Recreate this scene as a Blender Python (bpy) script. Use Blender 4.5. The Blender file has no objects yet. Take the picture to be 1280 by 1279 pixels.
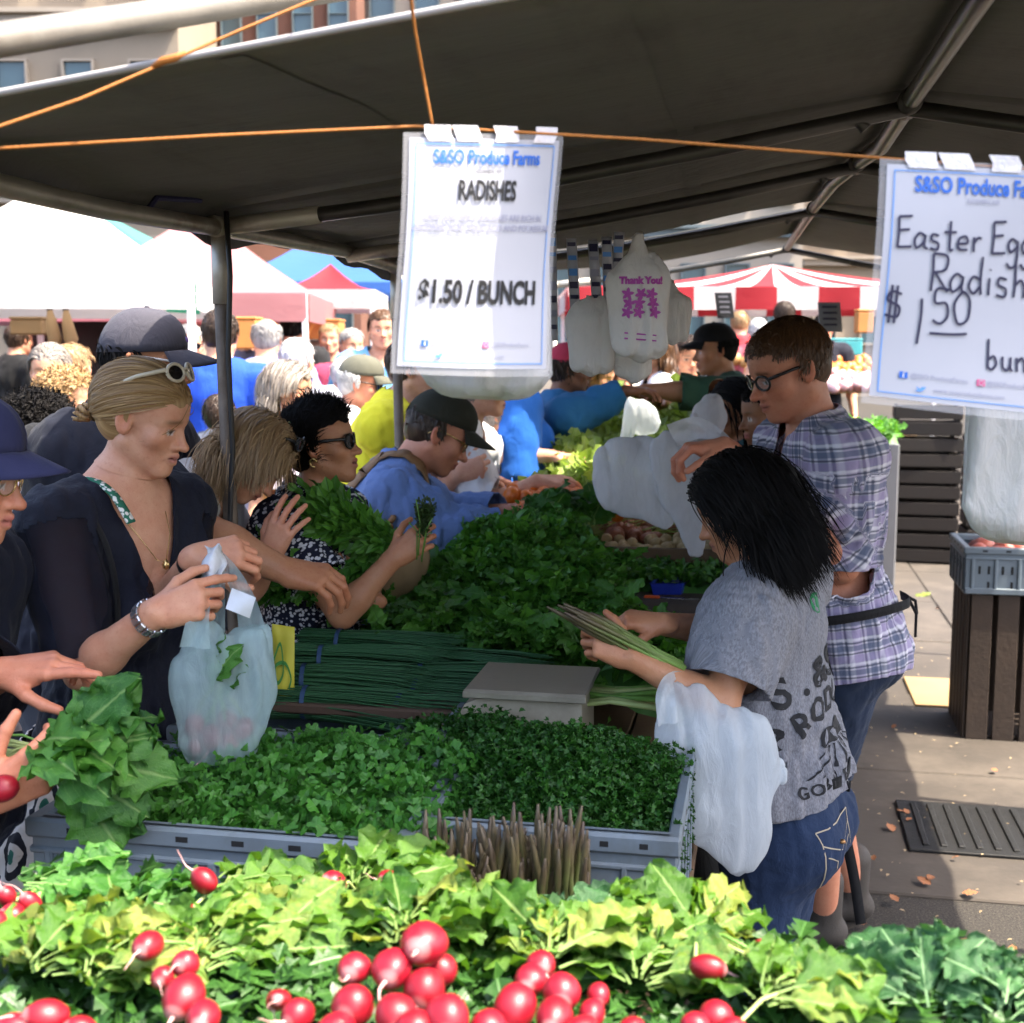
import bpy, math, random
import numpy as np
from mathutils import Vector, Matrix
from mathutils.bvhtree import BVHTree

random.seed(7); np.random.seed(7)
SC = bpy.context.scene
COL = SC.collection
R = math.radians
F32 = np.float32

# ------------------------------------------------------------------ camera
YAW, PITCH, FPX, CAMH = R(11.0), math.atan(203/1600.0), 1600.0, 1.74
cam_d = bpy.data.cameras.new('camera'); cam = bpy.data.objects.new('camera', cam_d)
COL.objects.link(cam); SC.camera = cam
cam.location = (0, 0, CAMH); cam.rotation_euler = (R(90)-PITCH, 0, YAW)
cam_d.sensor_width = 36; cam_d.sensor_fit = 'HORIZONTAL'; cam_d.lens = 45.0
cam_d.clip_start = 0.05; cam_d.clip_end = 500
cam_d.dof.use_dof = True; cam_d.dof.focus_distance = 2.55; cam_d.dof.aperture_fstop = 6.3
# ------------------------------------------------------------------ light
SUNV = Vector((0.56, -0.08, 1.0)).normalized()
w = bpy.data.worlds.new('World'); SC.world = w; w.use_nodes = True
nt = w.node_tree; nt.nodes.clear()
o_ = nt.nodes.new('ShaderNodeOutputWorld'); b_ = nt.nodes.new('ShaderNodeBackground'); s_ = nt.nodes.new('ShaderNodeTexSky')
s_.sky_type = 'NISHITA'; s_.sun_disc = False
s_.sun_elevation = math.asin(SUNV.z); s_.sun_rotation = math.atan2(SUNV.x, SUNV.y)
s_.air_density = 0.9; s_.dust_density = 5.0
b_.inputs['Strength'].default_value = 0.15
nt.links.new(s_.outputs[0], b_.inputs[0]); nt.links.new(b_.outputs[0], o_.inputs[0])
sun_d = bpy.data.lights.new('sun', 'SUN'); sun_d.energy = 2.9; sun_d.angle = R(0.5); sun_d.color = (1.0, 0.90, 0.74)
sun = bpy.data.objects.new('sun', sun_d); COL.objects.link(sun)
sun.rotation_euler = SUNV.to_track_quat('Z', 'Y').to_euler(); sun.location = (6, -3, 12)
vs = SC.view_settings; vs.view_transform = 'Standard'; vs.look = 'None'; vs.exposure = 2.4; vs.gamma = 1.0; vs.use_curve_mapping = False
cy = SC.cycles; cy.use_denoising = True; cy.max_bounces = 8; cy.diffuse_bounces = 6; cy.transparent_max_bounces = 12; cy.transmission_bounces = 6
cy.caustics_reflective = False; cy.caustics_refractive = False; cy.use_adaptive_sampling = True; cy.adaptive_threshold = 0.02

# ------------------------------------------------------------------ pixel <-> place
FWD = Vector((-math.sin(YAW), math.cos(YAW), 0)); RGT = Vector((math.cos(YAW), math.sin(YAW), 0)); UP = Vector((0, 0, 1))
CP = Vector((0, 0, CAMH))
def ray(px, py):
    x = (px-640)/FPX; y = -(py-639.5)/FPX
    return RGT*x + UP*(y*math.cos(PITCH)-math.sin(PITCH)) + FWD*(math.cos(PITCH)+y*math.sin(PITCH))
def at(px, py, d):
    r = ray(px, py); return CP + r*(d/r.dot(FWD))
def onz(px, py, z):
    r = ray(px, py); return CP + r*((z-CAMH)/r.z)
def hd(deg):                       # heading seen from the camera: 0 = to the right, 90 = away
    return R(deg)+YAW
# ------------------------------------------------------------------ object helpers
def tag(o, label=None, cat=None, group=None, kind=None):
    if label: o['label'] = label
    if cat: o['category'] = cat
    if group: o['group'] = group
    if kind: o['kind'] = kind
    return o
def empty(name, loc=(0, 0, 0), parent=None):
    o = bpy.data.objects.new(name, None); COL.objects.link(o); o.location = loc; o.empty_display_size = .05
    if parent is not None: o.parent = parent
    return o
def link(name, me, mat=None, parent=None, loc=None, rot=None, M=None, smooth=False):
    o = bpy.data.objects.new(name, me); COL.objects.link(o)
    if mat is not None and len(me.materials) == 0:
        for m in (mat if isinstance(mat, (list, tuple)) else [mat]): me.materials.append(m)
    if smooth and len(me.polygons): me.polygons.foreach_set('use_smooth', np.ones(len(me.polygons), bool))
    if parent is not None: o.parent = parent
    if M is not None: o.matrix_local = M
    if loc is not None: o.location = loc
    if rot is not None: o.rotation_euler = rot
    return o
def mesh_np(name, verts, faces, smooth=True):
    """faces: list of (n,k) int arrays"""
    me = bpy.data.meshes.new(name)
    v = np.asarray(verts, F32)
    faces = [np.asarray(f, np.int32) for f in faces if len(f)]
    me.vertices.add(len(v)); me.vertices.foreach_set('co', v.ravel())
    nl = sum(f.size for f in faces); npoly = sum(len(f) for f in faces)
    me.loops.add(nl); me.polygons.add(npoly)
    if npoly:
        me.loops.foreach_set('vertex_index', np.concatenate([f.ravel() for f in faces]))
        tot = np.concatenate([np.full(len(f), f.shape[1], np.int32) for f in faces])
        st = np.zeros(npoly, np.int32); st[1:] = np.cumsum(tot)[:-1]
        me.polygons.foreach_set('loop_start', st)
        me.polygons.foreach_set('loop_total', tot)
        if smooth: me.polygons.foreach_set('use_smooth', np.ones(npoly, bool))
    me.update(calc_edges=True)
    return me
def vcol(me, col, name='Col'):
    a = me.attributes.new(name, 'FLOAT_COLOR', 'POINT')
    c = np.ones((len(me.vertices), 4), F32); c[:, :3] = col
    a.data.foreach_set('color', c.ravel())
def vvec(me, vec, name='cuv'):
    a = me.attributes.new(name, 'FLOAT_VECTOR', 'POINT')
    a.data.foreach_set('vector', np.asarray(vec, F32).ravel())

class MB:
    """collects simple solids into one mesh"""
    def __init__(s): s.v = []; s.f = []; s.mi = []; s.cur = 0
    def add(s, vs, fs):
        b = len(s.v); s.v.extend([tuple(x) for x in vs]); s.f.extend([tuple(i+b for i in f) for f in fs]); s.mi.extend([s.cur]*len(fs)); return s
    def box(s, c, size, M=None, taper=1.0):
        x, y, z = size[0]/2, size[1]/2, size[2]/2; vs = []
        for sz in (-1, 1):
            t = taper if sz > 0 else 1
            for sx, sy in ((-1, -1), (1, -1), (1, 1), (-1, 1)):
                p = Vector((sx*x*t, sy*y*t, sz*z))
                if M is not None: p = M @ p
                vs.append(p+Vector(c))
        return s.add(vs, [(3, 2, 1, 0), (4, 5, 6, 7), (0, 1, 5, 4), (1, 2, 6, 5), (2, 3, 7, 6), (3, 0, 4, 7)])
    def bbox(s, c, size, b=.004, M=None):
        """box with bevelled edges"""
        x, y, z = [q/2 for q in size]; vs = []; idx = {}
        for sx in (-1, 1):
            for sy in (-1, 1):
                for sz in (-1, 1):
                    for ax in range(3):
                        p = [sx*(x-b), sy*(y-b), sz*(z-b)]; p[ax] += (sx, sy, sz)[ax]*b
                        idx[(sx, sy, sz, ax)] = len(vs); p = Vector(p)
                        if M is not None: p = M @ p
                        vs.append(p+Vector(c))
        fs = []
        for ax in range(3):
            u, v = [(1, 2), (2, 0), (0, 1)][ax]
            for sg in (-1, 1):
                q = []
                for a, b2 in ((-1, -1), (1, -1), (1, 1), (-1, 1)):
                    k = [0, 0, 0]; k[ax] = sg; k[u] = a; k[v] = b2; q.append(idx[(*k, ax)])
                fs.append(q if sg > 0 else q[::-1])
            for a in (-1, 1):
                for b2 in (-1, 1):
                    q = []
                    for t, ax2 in ((-1, u), (-1, v), (1, v), (1, u)):
                        k = [0, 0, 0]; k[ax] = t; k[u] = a; k[v] = b2; q.append(idx[(*k, ax2)])
                    fs.append(q if a*b2 < 0 else q[::-1])
        for sx in (-1, 1):
            for sy in (-1, 1):
                for sz in (-1, 1):
                    q = [idx[(sx, sy, sz, i)] for i in range(3)]
                    fs.append(q if sx*sy*sz > 0 else q[::-1])
        return s.add(vs, fs)
    def tube(s, pts, rad, n=10, cap=True, flat=None):
        pts = [Vector(p) for p in pts]; rs = rad if isinstance(rad, (list, tuple)) else [rad]*len(pts)
        vs = []; fs = []; ref = None
        for i, p in enumerate(pts):
            t = (pts[min(i+1, len(pts)-1)]-pts[max(i-1, 0)])
            if t.length < 1e-9: t = Vector((0, 0, 1))
            t.normalize()
            if ref is None: ref = Vector((0, 0, 1)) if abs(t.z) < .9 else Vector((1, 0, 0))
            a = t.cross(ref).normalized(); b = a.cross(t).normalized(); ref = b
            for k in range(n):
                an = 2*math.pi*k/n
                vs.append(p+a*(math.cos(an)*rs[i])+b*(math.sin(an)*rs[i]*(flat or 1)))
        for i in range(len(pts)-1):
            for k in range(n):
                fs.append((i*n+k, i*n+(k+1) % n, (i+1)*n+(k+1) % n, (i+1)*n+k))
        if cap:
            fs.append(tuple(range(n))[::-1]); fs.append(tuple((len(pts)-1)*n+k for k in range(n)))
        return s.add(vs, fs)
    def lathe(s, prof, n=16, M=None, cap=True):
        vs = []; fs = []
        for r, z in prof:
            for k in range(n):
                p = Vector((r*math.cos(2*math.pi*k/n), r*math.sin(2*math.pi*k/n), z))
                vs.append(M @ p if M is not None else p)
        for i in range(len(prof)-1):
            for k in range(n): fs.append((i*n+k, i*n+(k+1) % n, (i+1)*n+(k+1) % n, (i+1)*n+k))
        if cap: fs.append(tuple(range(n))[::-1]); fs.append(tuple((len(prof)-1)*n+k for k in range(n)))
        return s.add(vs, fs)
    def grid(s, P):
        """P: rows x cols of points"""
        nr, nc = len(P), len(P[0])
        return s.add([p for r in P for p in r], [(i*nc+j, i*nc+j+1, (i+1)*nc+j+1, (i+1)*nc+j) for i in range(nr-1) for j in range(nc-1)])
    def mesh(s, name, smooth=False):
        me = bpy.data.meshes.new(name); me.from_pydata(s.v, [], s.f); 
        if smooth: me.polygons.foreach_set('use_smooth', np.ones(len(me.polygons), bool))
        if any(s.mi): me.polygons.foreach_set('material_index', s.mi)
        me.update(); return me
    def build(s, name, mat, parent=None, smooth=False, **k):
        return link(name, s.mesh(name, smooth), mat, parent, **k)
def solid(o, t, off=0):
    m = o.modifiers.new('thick', 'SOLIDIFY'); m.thickness = t; m.offset = off; return o
def autosmooth(o, ang=40):
    me = o.data
    me.polygons.foreach_set('use_smooth', np.ones(len(me.polygons), bool))
    try: me.set_sharp_from_angle(angle=R(ang))
    except Exception: pass
    return o

# ------------------------------------------------------------------ materials
MATS = {}
def lin(r, g, b):
    f = lambda c: ((c/255+.055)/1.055)**2.4 if c/255 > .04045 else c/255/12.92
    return (f(r), f(g), f(b))
class NB:
    def __init__(s, name):
        s.m = bpy.data.materials.new(name); s.m.use_nodes = True; s.t = s.m.node_tree; s.n = s.t.nodes; s.l = s.t.links
        s.p = s.n['Principled BSDF']; s.out = s.n['Material Output']
    def new(s, ty, **k):
        n = s.n.new(ty)
        for a, b in k.items(): setattr(n, a, b)
        return n
    def inp(s, node, key, v):
        if hasattr(v, 'links') or isinstance(v, bpy.types.NodeSocket): s.l.new(v, node.inputs[key])
        elif isinstance(v, (tuple, list)) and len(v) == 3 and node.inputs[key].type == 'RGBA': node.inputs[key].default_value = (*v, 1)
        else: node.inputs[key].default_value = v
    def math(s, op, a, b=0.0, c=0.0, clamp=False):
        n = s.new('ShaderNodeMath', operation=op); n.use_clamp = clamp; s.inp(n, 0, a); s.inp(n, 1, b)
        if op in ('MULTIPLY_ADD', 'SMOOTH_MIN', 'WRAP', 'COMPARE'): s.inp(n, 2, c)
        return n.outputs[0]
    def coord(s, kind='Object'):
        if kind.startswith('attr:'):
            return s.new('ShaderNodeAttribute', attribute_name=kind[5:]).outputs['Vector']
        return s.new('ShaderNodeTexCoord').outputs[kind]
    def noise(s, vec, scale, detail=3, rough=.55, dist=0, out='Fac'):
        n = s.new('ShaderNodeTexNoise'); s.l.new(vec, n.inputs['Vector']); n.inputs['Scale'].default_value = scale
        n.inputs['Detail'].default_value = detail; n.inputs['Roughness'].default_value = rough; n.inputs['Distortion'].default_value = dist
        return n.outputs[out]
    def mix(s, f, a, b, mode='MIX'):
        n = s.new('ShaderNodeMix', data_type='RGBA', blend_type=mode); s.inp(n, 'Factor', f)
        for k, v in ((6, a), (7, b)):
            if isinstance(v, (tuple, list)): n.inputs[k].default_value = (*v[:3], 1)
            else: s.l.new(v, n.inputs[k])
        return n.outputs[2]
    def ramp(s, f, stops, interp='LINEAR'):
        n = s.new('ShaderNodeValToRGB'); n.color_ramp.interpolation = interp; e = n.color_ramp.elements
        while len(e) < len(stops): e.new(.5)
        for q, (p, c) in zip(e, stops): q.position = p; q.color = (*c, 1) if len(c) == 3 else c
        s.l.new(f, n.inputs[0]); return n.outputs[0]
    def scale(s, vec, sc, loc=(0, 0, 0), rot=(0, 0, 0)):
        n = s.new('ShaderNodeMapping'); s.l.new(vec, n.inputs[0]); n.inputs['Scale'].default_value = sc; n.inputs['Location'].default_value = loc; n.inputs['Rotation'].default_value = rot
        return n.outputs[0]
    def bump(s, h, strength=.3, dist=.01):
        n = s.new('ShaderNodeBump'); s.l.new(h, n.inputs['Height']); n.inputs['Strength'].default_value = strength; n.inputs['Distance'].default_value = dist
        s.l.new(n.outputs[0], s.p.inputs['Normal']); return n.outputs[0]
    def sep(s, vec):
        n = s.new('ShaderNodeSeparateXYZ'); s.l.new(vec, n.inputs[0]); return n.outputs
    def rnd(s): return s.new('ShaderNodeObjectInfo').outputs['Random']
    def set(s, **k):
        names = dict(col='Base Color', rough='Roughness', metal='Metallic', spec='Specular IOR Level', trans='Transmission Weight', alpha='Alpha', sheen='Sheen Weight', sss='Subsurface Weight', ior='IOR', coat='Coat Weight', em='Emission Color', ems='Emission Strength')
        for a, b in k.items(): s.inp(s.p, names[a], b)
        return s
def plain(name, col, rough=.6, var=.15, scale=8, bump=.1, metal=0, bdist=.003, spec=.5, bscale=None, dirt=None):
    if name in MATS: return MATS[name]
    b = NB(name); co = b.coord()
    n = b.noise(co, scale, 4)
    dark = tuple(c*(1-var*1.6) for c in col); lite = tuple(min(1, c*(1+var)) for c in col)
    c = b.mix(n, dark, lite)
    if dirt is not None:
        f = b.ramp(b.noise(co, scale*.35, 6, .7), [(.5, (0, 0, 0)), (.72, (1, 1, 1))]); c = b.mix(f, c, dirt)
    b.set(col=c, rough=b.math('MULTIPLY_ADD', n, .25, rough-.12, clamp=True), metal=metal, spec=spec)
    if bump: b.bump(b.noise(co, bscale or scale*12, 3), bump, bdist)
    MATS[name] = b.m; return b.m
def cloth(name, col, col2=None, weave=900, rough=.85, var=.12, sheen=.05, bump=.25, heather=0, alpha=None):
    if name in MATS: return MATS[name]
    b = NB(name); co = b.coord()
    n = b.noise(co, 7, 4, .6)
    c = b.mix(n, tuple(x*(1-var) for x in col), tuple(min(1, x*(1+var)) for x in col))
    if heather:
        hn = b.noise(b.scale(b.coord('attr:cuv'), (1, .3, 1)), 420, 2, .7)
        c = b.mix(b.ramp(hn, [(.38, (0, 0, 0)), (.62, (1, 1, 1))]), c, tuple(x*(1-heather) for x in col))
    b.set(col=c, rough=rough, sheen=sheen, spec=.25)
    h = b.noise(b.scale(co, (1, 1, .6)), 17, 3, .55, 1.2); h2 = b.noise(co, weave, 1)
    b.bump(b.math('MULTIPLY_ADD', h2, .08, h), bump*1.6, .012)
    if alpha is not None: b.set(alpha=alpha)
    MATS[name] = b.m; return b.m
def skin_mat():
    if 'skin' in MATS: return MATS['skin']
    b = NB('skin'); a = b.new('ShaderNodeAttribute', attribute_name='Col').outputs['Color']; co = b.coord()
    n = b.noise(co, 20, 5, .7)
    c = b.mix(b.math('MULTIPLY', b.ramp(n, [(.35, (0, 0, 0)), (.68, (1, 1, 1))]), .55), a, b.mix(1.0, a, (.80, .58, .52), 'MULTIPLY'))
    c = b.mix(b.ramp(b.noise(co, 160, 2), [(.60, (0, 0, 0)), (.75, (.3, .3, .3))]), c, b.mix(1.0, a, (.72, .5, .42), 'MULTIPLY'))
    b.set(col=c, rough=b.math('MULTIPLY_ADD', n, .2, .36), spec=.4, sss=.06)
    b.p.inputs['Subsurface Radius'].default_value = (1, .35, .2); b.p.inputs['Subsurface Scale'].default_value = .01
    b.bump(b.math('ADD', b.noise(co, 380, 2), b.math('MULTIPLY', b.noise(co, 70, 3), .8)), .28, .0022)
    MATS['skin'] = b.m; return b.m
def hair_mat(name, c1, c2, c3=None, rough=.42):
    if name in MATS: return MATS[name]
    b = NB(name); a = b.new('ShaderNodeAttribute', attribute_name='cuv').outputs['Vector']
    s = b.sep(a)
    stre = b.noise(b.scale(a, (1, .06, 1)), 90, 3, .7)
    f = b.ramp(stre, [(.32, (0, 0, 0)), (.68, (1, 1, 1))])
    c = b.mix(f, c1, c2)
    if c3 is not None: c = b.mix(b.math('MULTIPLY', b.math('SUBTRACT', s[1], .05, clamp=True), 2.2, clamp=True), c, c3)
    b.set(col=c, rough=rough, spec=.12 if c2[0] < .03 else .3); b.p.inputs['Anisotropic'].default_value = .5
    b.bump(stre, .25, .003)
    MATS[name] = b.m; return b.m
# ------------------------------------------------------------------ implicit surfaces -> mesh
def V3(x): return np.array(x, F32)
def sminf(a, b, k):
    if k <= 0: return np.minimum(a, b)
    h = np.clip(.5+.5*(b-a)/k, 0, 1); return b+(a-b)*h-k*h*(1-h)
class Sdf:
    def __init__(s): s.pr = []
    def cap(s, a, b, ra, rb, k=.02, flat=None, op='u'):
        """tapered capsule; flat = (axis, factor) squeezes it along an axis"""
        s.pr.append(('c', V3(a), V3(b), ra, rb, k, (V3(flat[0]), flat[1]) if flat else None, op)); return s
    def ell(s, c, r, k=.02, M=None, op='u'):
        s.pr.append(('e', V3(c), V3(r), None if M is None else np.array(M, F32), None, k, None, op)); return s
    def sph(s, c, r, k=.02, op='u'): return s.cap(c, c, r, r, k, None, op)
    def copy(s): q = Sdf(); q.pr = list(s.pr); return q
    def grow(s, g):
        q = Sdf()
        for p in s.pr:
            if p[0] == 'c': q.pr.append(('c', p[1], p[2], p[3]+g, p[4]+g, p[5], p[6], p[7]))
            else: q.pr.append(('e', p[1], p[2]+g, p[3], None, p[5], None, p[7]))
        return q
    def bounds(s, pad=.03):
        lo = []; hi = []
        for p in s.pr:
            if p[7] != 'u': continue
            if p[0] == 'c':
                r = max(p[3], p[4]); lo.append(np.minimum(p[1], p[2])-r); hi.append(np.maximum(p[1], p[2])+r)
            else: lo.append(p[1]-p[2].max()); hi.append(p[1]+p[2].max())
        return np.min(lo, 0)-pad, np.max(hi, 0)+pad
    def __call__(s, P):
        P = np.asarray(P, F32); d = None
        for t, a, b, ra, rb, k, fl, op in s.pr:
            if t == 'c':
                q = P-a
                ab = b-a; L = float(ab@ab)
                h = np.clip((q@ab)/L, 0, 1) if L > 1e-12 else np.zeros(len(P), F32)
                q = q-h[:, None]*ab
                if fl:
                    c = q@fl[0]; q = q+(c*(1/fl[1]-1))[:, None]*fl[0]
                    e = (np.sqrt((q*q).sum(1)+1e-12)-(ra+(rb-ra)*h))*(.5+.5*fl[1])
                else: e = np.sqrt((q*q).sum(1)+1e-12)-(ra+(rb-ra)*h)
            else:
                q = P-a
                if ra is not None: q = q@ra          # ra: columns = axes
                k0 = np.sqrt(((q/b)**2).sum(1)+1e-12); k1 = np.sqrt(((q/(b*b))**2).sum(1)+1e-12)
                e = k0*(k0-1)/k1
            if d is None: d = e
            elif op == 'u': d = sminf(d, e, k)
            else:
                h = np.clip(.5-.5*(d+e)/k, 0, 1); d = d*(1-h)+(-e)*h+k*h*(1-h)
        return d
EDG = [(0, 1), (2, 3), (4, 5), (6, 7), (0, 2), (1, 3), (4, 6), (5, 7), (0, 4), (1, 5), (2, 6), (3, 7)]
CRN = np.array([(i, j, k) for i in (0, 1) for j in (0, 1) for k in (0, 1)])
def mesh_sdf(f, lo, hi, h, keep=None, newton=True, slack=1.35):
    """sparse surface nets; keep(points)->bool limits the cells"""
    nb = 4; H = h*nb; lo = np.asarray(lo, float); hi = np.asarray(hi, float)
    n = np.maximum(1, np.ceil((hi-lo)/H).astype(int))
    gi = np.indices(n).reshape(3, -1).T
    c = lo+(gi+.5)*H
    if keep is not None:
        m = keep(c, H); gi = gi[m]; c = c[m]
    gi = gi[np.abs(f(c)) < H*.87*slack]
    if not len(gi): return np.zeros((0, 3), F32), np.zeros((0, 4), np.int32)
    offs = np.indices((nb+1,)*3).reshape(3, -1).T
    pts = lo+((gi*nb)[:, None, :]+offs[None])*h
    v = f(pts.reshape(-1, 3)).reshape(-1, nb+1, nb+1, nb+1)
    ins = v < 0
    cor = np.stack([ins[:, i:i+nb, j:j+nb, k:k+nb] for i, j, k in CRN], -1)
    cnt = cor.sum(-1); act = (cnt > 0) & (cnt < 8)
    bi, ci, cj, ck = np.nonzero(act)
    vals = np.stack([v[bi, ci+i, cj+j, ck+k] for i, j, k in CRN], -1)
    acc = np.zeros((len(bi), 3)); num = np.zeros(len(bi))
    for a, b in EDG:
        va, vb = vals[:, a], vals[:, b]; m = (va < 0) != (vb < 0)
        t = np.where(m, va/np.where(m, va-vb, 1), 0)
        acc += np.where(m[:, None], CRN[a]+t[:, None]*(CRN[b]-CRN[a]), 0); num += m
    g = gi[bi]*nb+np.stack([ci, cj, ck], 1)
    vert = lo+(g+acc/num[:, None])*h
    S = int((n.max()+2)*nb+8)
    key = ((g[:, 0]+1)*S+g[:, 1]+1)*S+g[:, 2]+1
    order = np.argsort(key); sk = key[order]
    quads = []
    for ax in range(3):
        sl0 = [slice(0, nb)]*3; sl1 = [slice(0, nb)]*3; sl1[ax] = slice(1, nb+1)
        i0 = ins[(slice(None), *sl0)]; i1 = ins[(slice(None), *sl1)]
        bb, x, y, z = np.nonzero(i0 != i1)
        s0 = i0[bb, x, y, z]
        e = gi[bb]*nb+np.stack([x, y, z], 1)
        u, w_ = [(1, 2), (2, 0), (0, 1)][ax]
        idx = []; ok = np.ones(len(bb), bool)
        for du, dw in ((-1, -1), (0, -1), (0, 0), (-1, 0)):
            q = e.copy(); q[:, u] += du; q[:, w_] += dw
            kk = ((q[:, 0]+1)*S+q[:, 1]+1)*S+q[:, 2]+1
            p = np.searchsorted(sk, kk); p[p >= len(sk)] = 0
            ok &= sk[p] == kk; idx.append(order[p])
        q = np.stack(idx, 1)
        q = np.where(s0[:, None], q, q[:, ::-1])
        quads.append(q[ok])
    quads = np.concatenate(quads)
    if newton:
        e = h*.25; f0 = f(vert); gr = np.stack([f(vert+np.eye(3)[i]*e)-f0 for i in range(3)], 1)/e
        st = f0[:, None]*gr/np.maximum((gr*gr).sum(1), .2)[:, None]
        l = np.sqrt((st*st).sum(1)); st *= np.minimum(1, h*.8/np.maximum(l, 1e-9))[:, None]
        vert = vert-st
    return vert.astype(F32), quads.astype(np.int32)
def clip_mesh(v, faces, c):
    """drop what has c > 0, cutting crossing faces cleanly"""
    q = faces; inside = (c[q] <= 0); n_in = inside.sum(1)
    full = q[n_in == 4]; cross = q[(n_in > 0) & (n_in < 4)]
    nv = [tuple(x) for x in v]; cache = {}; out = {3: [], 4: [], 5: []}
    for f in cross:
        poly = []
        for i in range(4):
            a, b = int(f[i]), int(f[(i+1) % 4])
            if c[a] <= 0: poly.append(a)
            if (c[a] <= 0) != (c[b] <= 0):
                k = (min(a, b), max(a, b))
                if k not in cache:
                    t = c[a]/(c[a]-c[b]); cache[k] = len(nv); nv.append(tuple(v[a]+t*(v[b]-v[a])))
                poly.append(cache[k])
        if len(poly) in out: out[len(poly)].append(poly)
        elif len(poly) > 5: out[4].append(poly[:4])
    fs = [np.concatenate([full, np.array(out[4], np.int32).reshape(-1, 4)]), np.array(out[3], np.int32).reshape(-1, 3), np.array(out[5], np.int32).reshape(-1, 5)]
    nv = np.array(nv, F32)
    used = np.zeros(len(nv), bool)
    for f in fs: used[f.ravel()] = True
    mp = np.cumsum(used)-1
    return nv[used], [mp[f].astype(np.int32) for f in fs]
_rw = np.random.RandomState(3)
_W1 = _rw.normal(size=(7, 3)); _W1 /= np.linalg.norm(_W1, axis=1)[:, None]
def wav(P, freq, seed=0):
    """cheap smooth noise, about -1..1"""
    P = np.asarray(P, float)*freq+seed*7.31
    s = 0
    for i in range(5):
        s = s+np.sin(P@_W1[i]*(1+.37*i)+1.7*np.sin(P@_W1[(i+3) % 7]*(.8+.21*i)+i*2.1+seed))
    return (s/3.2).astype(F32)
# ------------------------------------------------------------------ people
SKIN = dict(light=(.66, .345, .215), pale=(.70, .41, .285), tan=(.50, .245, .13), brown=(.30, .14, .072), dark=(.12, .058, .032), red=(.60, .27, .165))
def nrm(v): v = Vector(v); return v.normalized()
def head_sdf(M, s=1.0, fem=False, nose=1.0, jaw=1.0, mouth=0.0, ears=True, heavy=0.0, neck_to=None, neck_r=.054):
    """head in its own frame: x = right, y = face, z = up; M: 4x4 world"""
    A = np.array(M.to_3x3(), F32); o = np.array(M.translation, F32)
    def W(p): return o+A@(V3(p)*s)
    S = Sdf(); k = s
    def ell(c, r, kk, op='u', rot=None):
        B = A if rot is None else A@np.array(rot, F32)
        S.ell(W(c), V3(r)*k, kk*k, B, op)
    def cap(a, b, ra, rb, kk, op='u', flat=None):
        S.cap(W(a), W(b), ra*k, rb*k, kk*k, (A@V3(flat[0]), flat[1]) if flat else None, op)
    ell((0, -.014, .033), (.0755, .097, .081), .02)
    ell((0, .030, .040), (.062, .055, .055), .03)              # forehead
    ell((0, .030, -.038), ((.052 if fem else .058)*(1+heavy*.15), .060, .072), .03)  # face
    for sx in (-1, 1):
        cap((sx*(.047 if fem else .053)*jaw, -.005, -.050), (sx*(.014 if fem else .021)*jaw, .062, -.094), .020+heavy*.008, .016, .025)
        ell((sx*.043, .054, -.022), (.024+heavy*.006, .022, .022), .022)  # cheek
        cap((sx*.012, .078, .022), (sx*.046, .060, .019), .011, .010, .014)  # brow
    ell((0, .070, -.095), (.020, .018, .016), .02)
    cap((0, .060, -.055), (0, .076, -.062), .026, .018, .02)        # muzzle
    for sx in (-1, 1):
        S.ell(W((sx*.032, .0905, .002)), V3((.019, .014, .0125))*k, .012*k, A, 's')
        S.sph(W((sx*.031, .0672, .000)), .0125*k, .004*k)
        cap((sx*.019, .0785, .003), (sx*.043, .0715, .002), .0052, .0045, .006)    # upper lid
        cap((sx*.020, .0775, -.0085), (sx*.042, .0712, -.008), .0038, .0036, .006)
    n = nose
    cap((0, .080, .012), (0, .080+.023*n, -.028), .0075, .0090, .010)
    ell((0, .082+.024*n, -.031), (.0105, .011, .0095), .008)
    for sx in (-1, 1): ell((sx*.0125*n, .090, -.034), (.0085, .012, .0085), .007)
    for sx in (-1, 1): S.sph(W((sx*.0065, .094, -.0435)), .0038*k, .004*k, 's')
    g = .004+mouth*.004
    for sx in (-1, 1):
        cap((0, .0945, -.0555+g*.3), (sx*.021, .0835, -.0595), .0056, .0028, .005)
        cap((0, .0925, -.0665-g*.7), (sx*.019, .0830, -.0615-g*.4), .0062, .003, .005)
    cap((-.021, .090, -.0605-g*.2), (.021, .090, -.0605-g*.2), .0016+mouth*.003, .0016+mouth*.003, .003, 's')
    if ears:
        for sx in (-1, 1):
            a = .35*sx
            rot = Matrix.Rotation(a, 3, 'Z') @ Matrix.Rotation(.2, 3, 'X')
            ell((sx*.079, -.010, -.004), (.0075, .0185, .031), .008, 'u', rot)
            ell((sx*.0865, -.006, -.001), (.0065, .0105, .019), .006, 's', rot)
    if neck_to is not None:
        nb = np.array(M.inverted() @ Vector(neck_to))/s
        cap((0, -.022, -.055), nb, .053*neck_r/.054, neck_r/s*1.02, .03)
    return S
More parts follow.
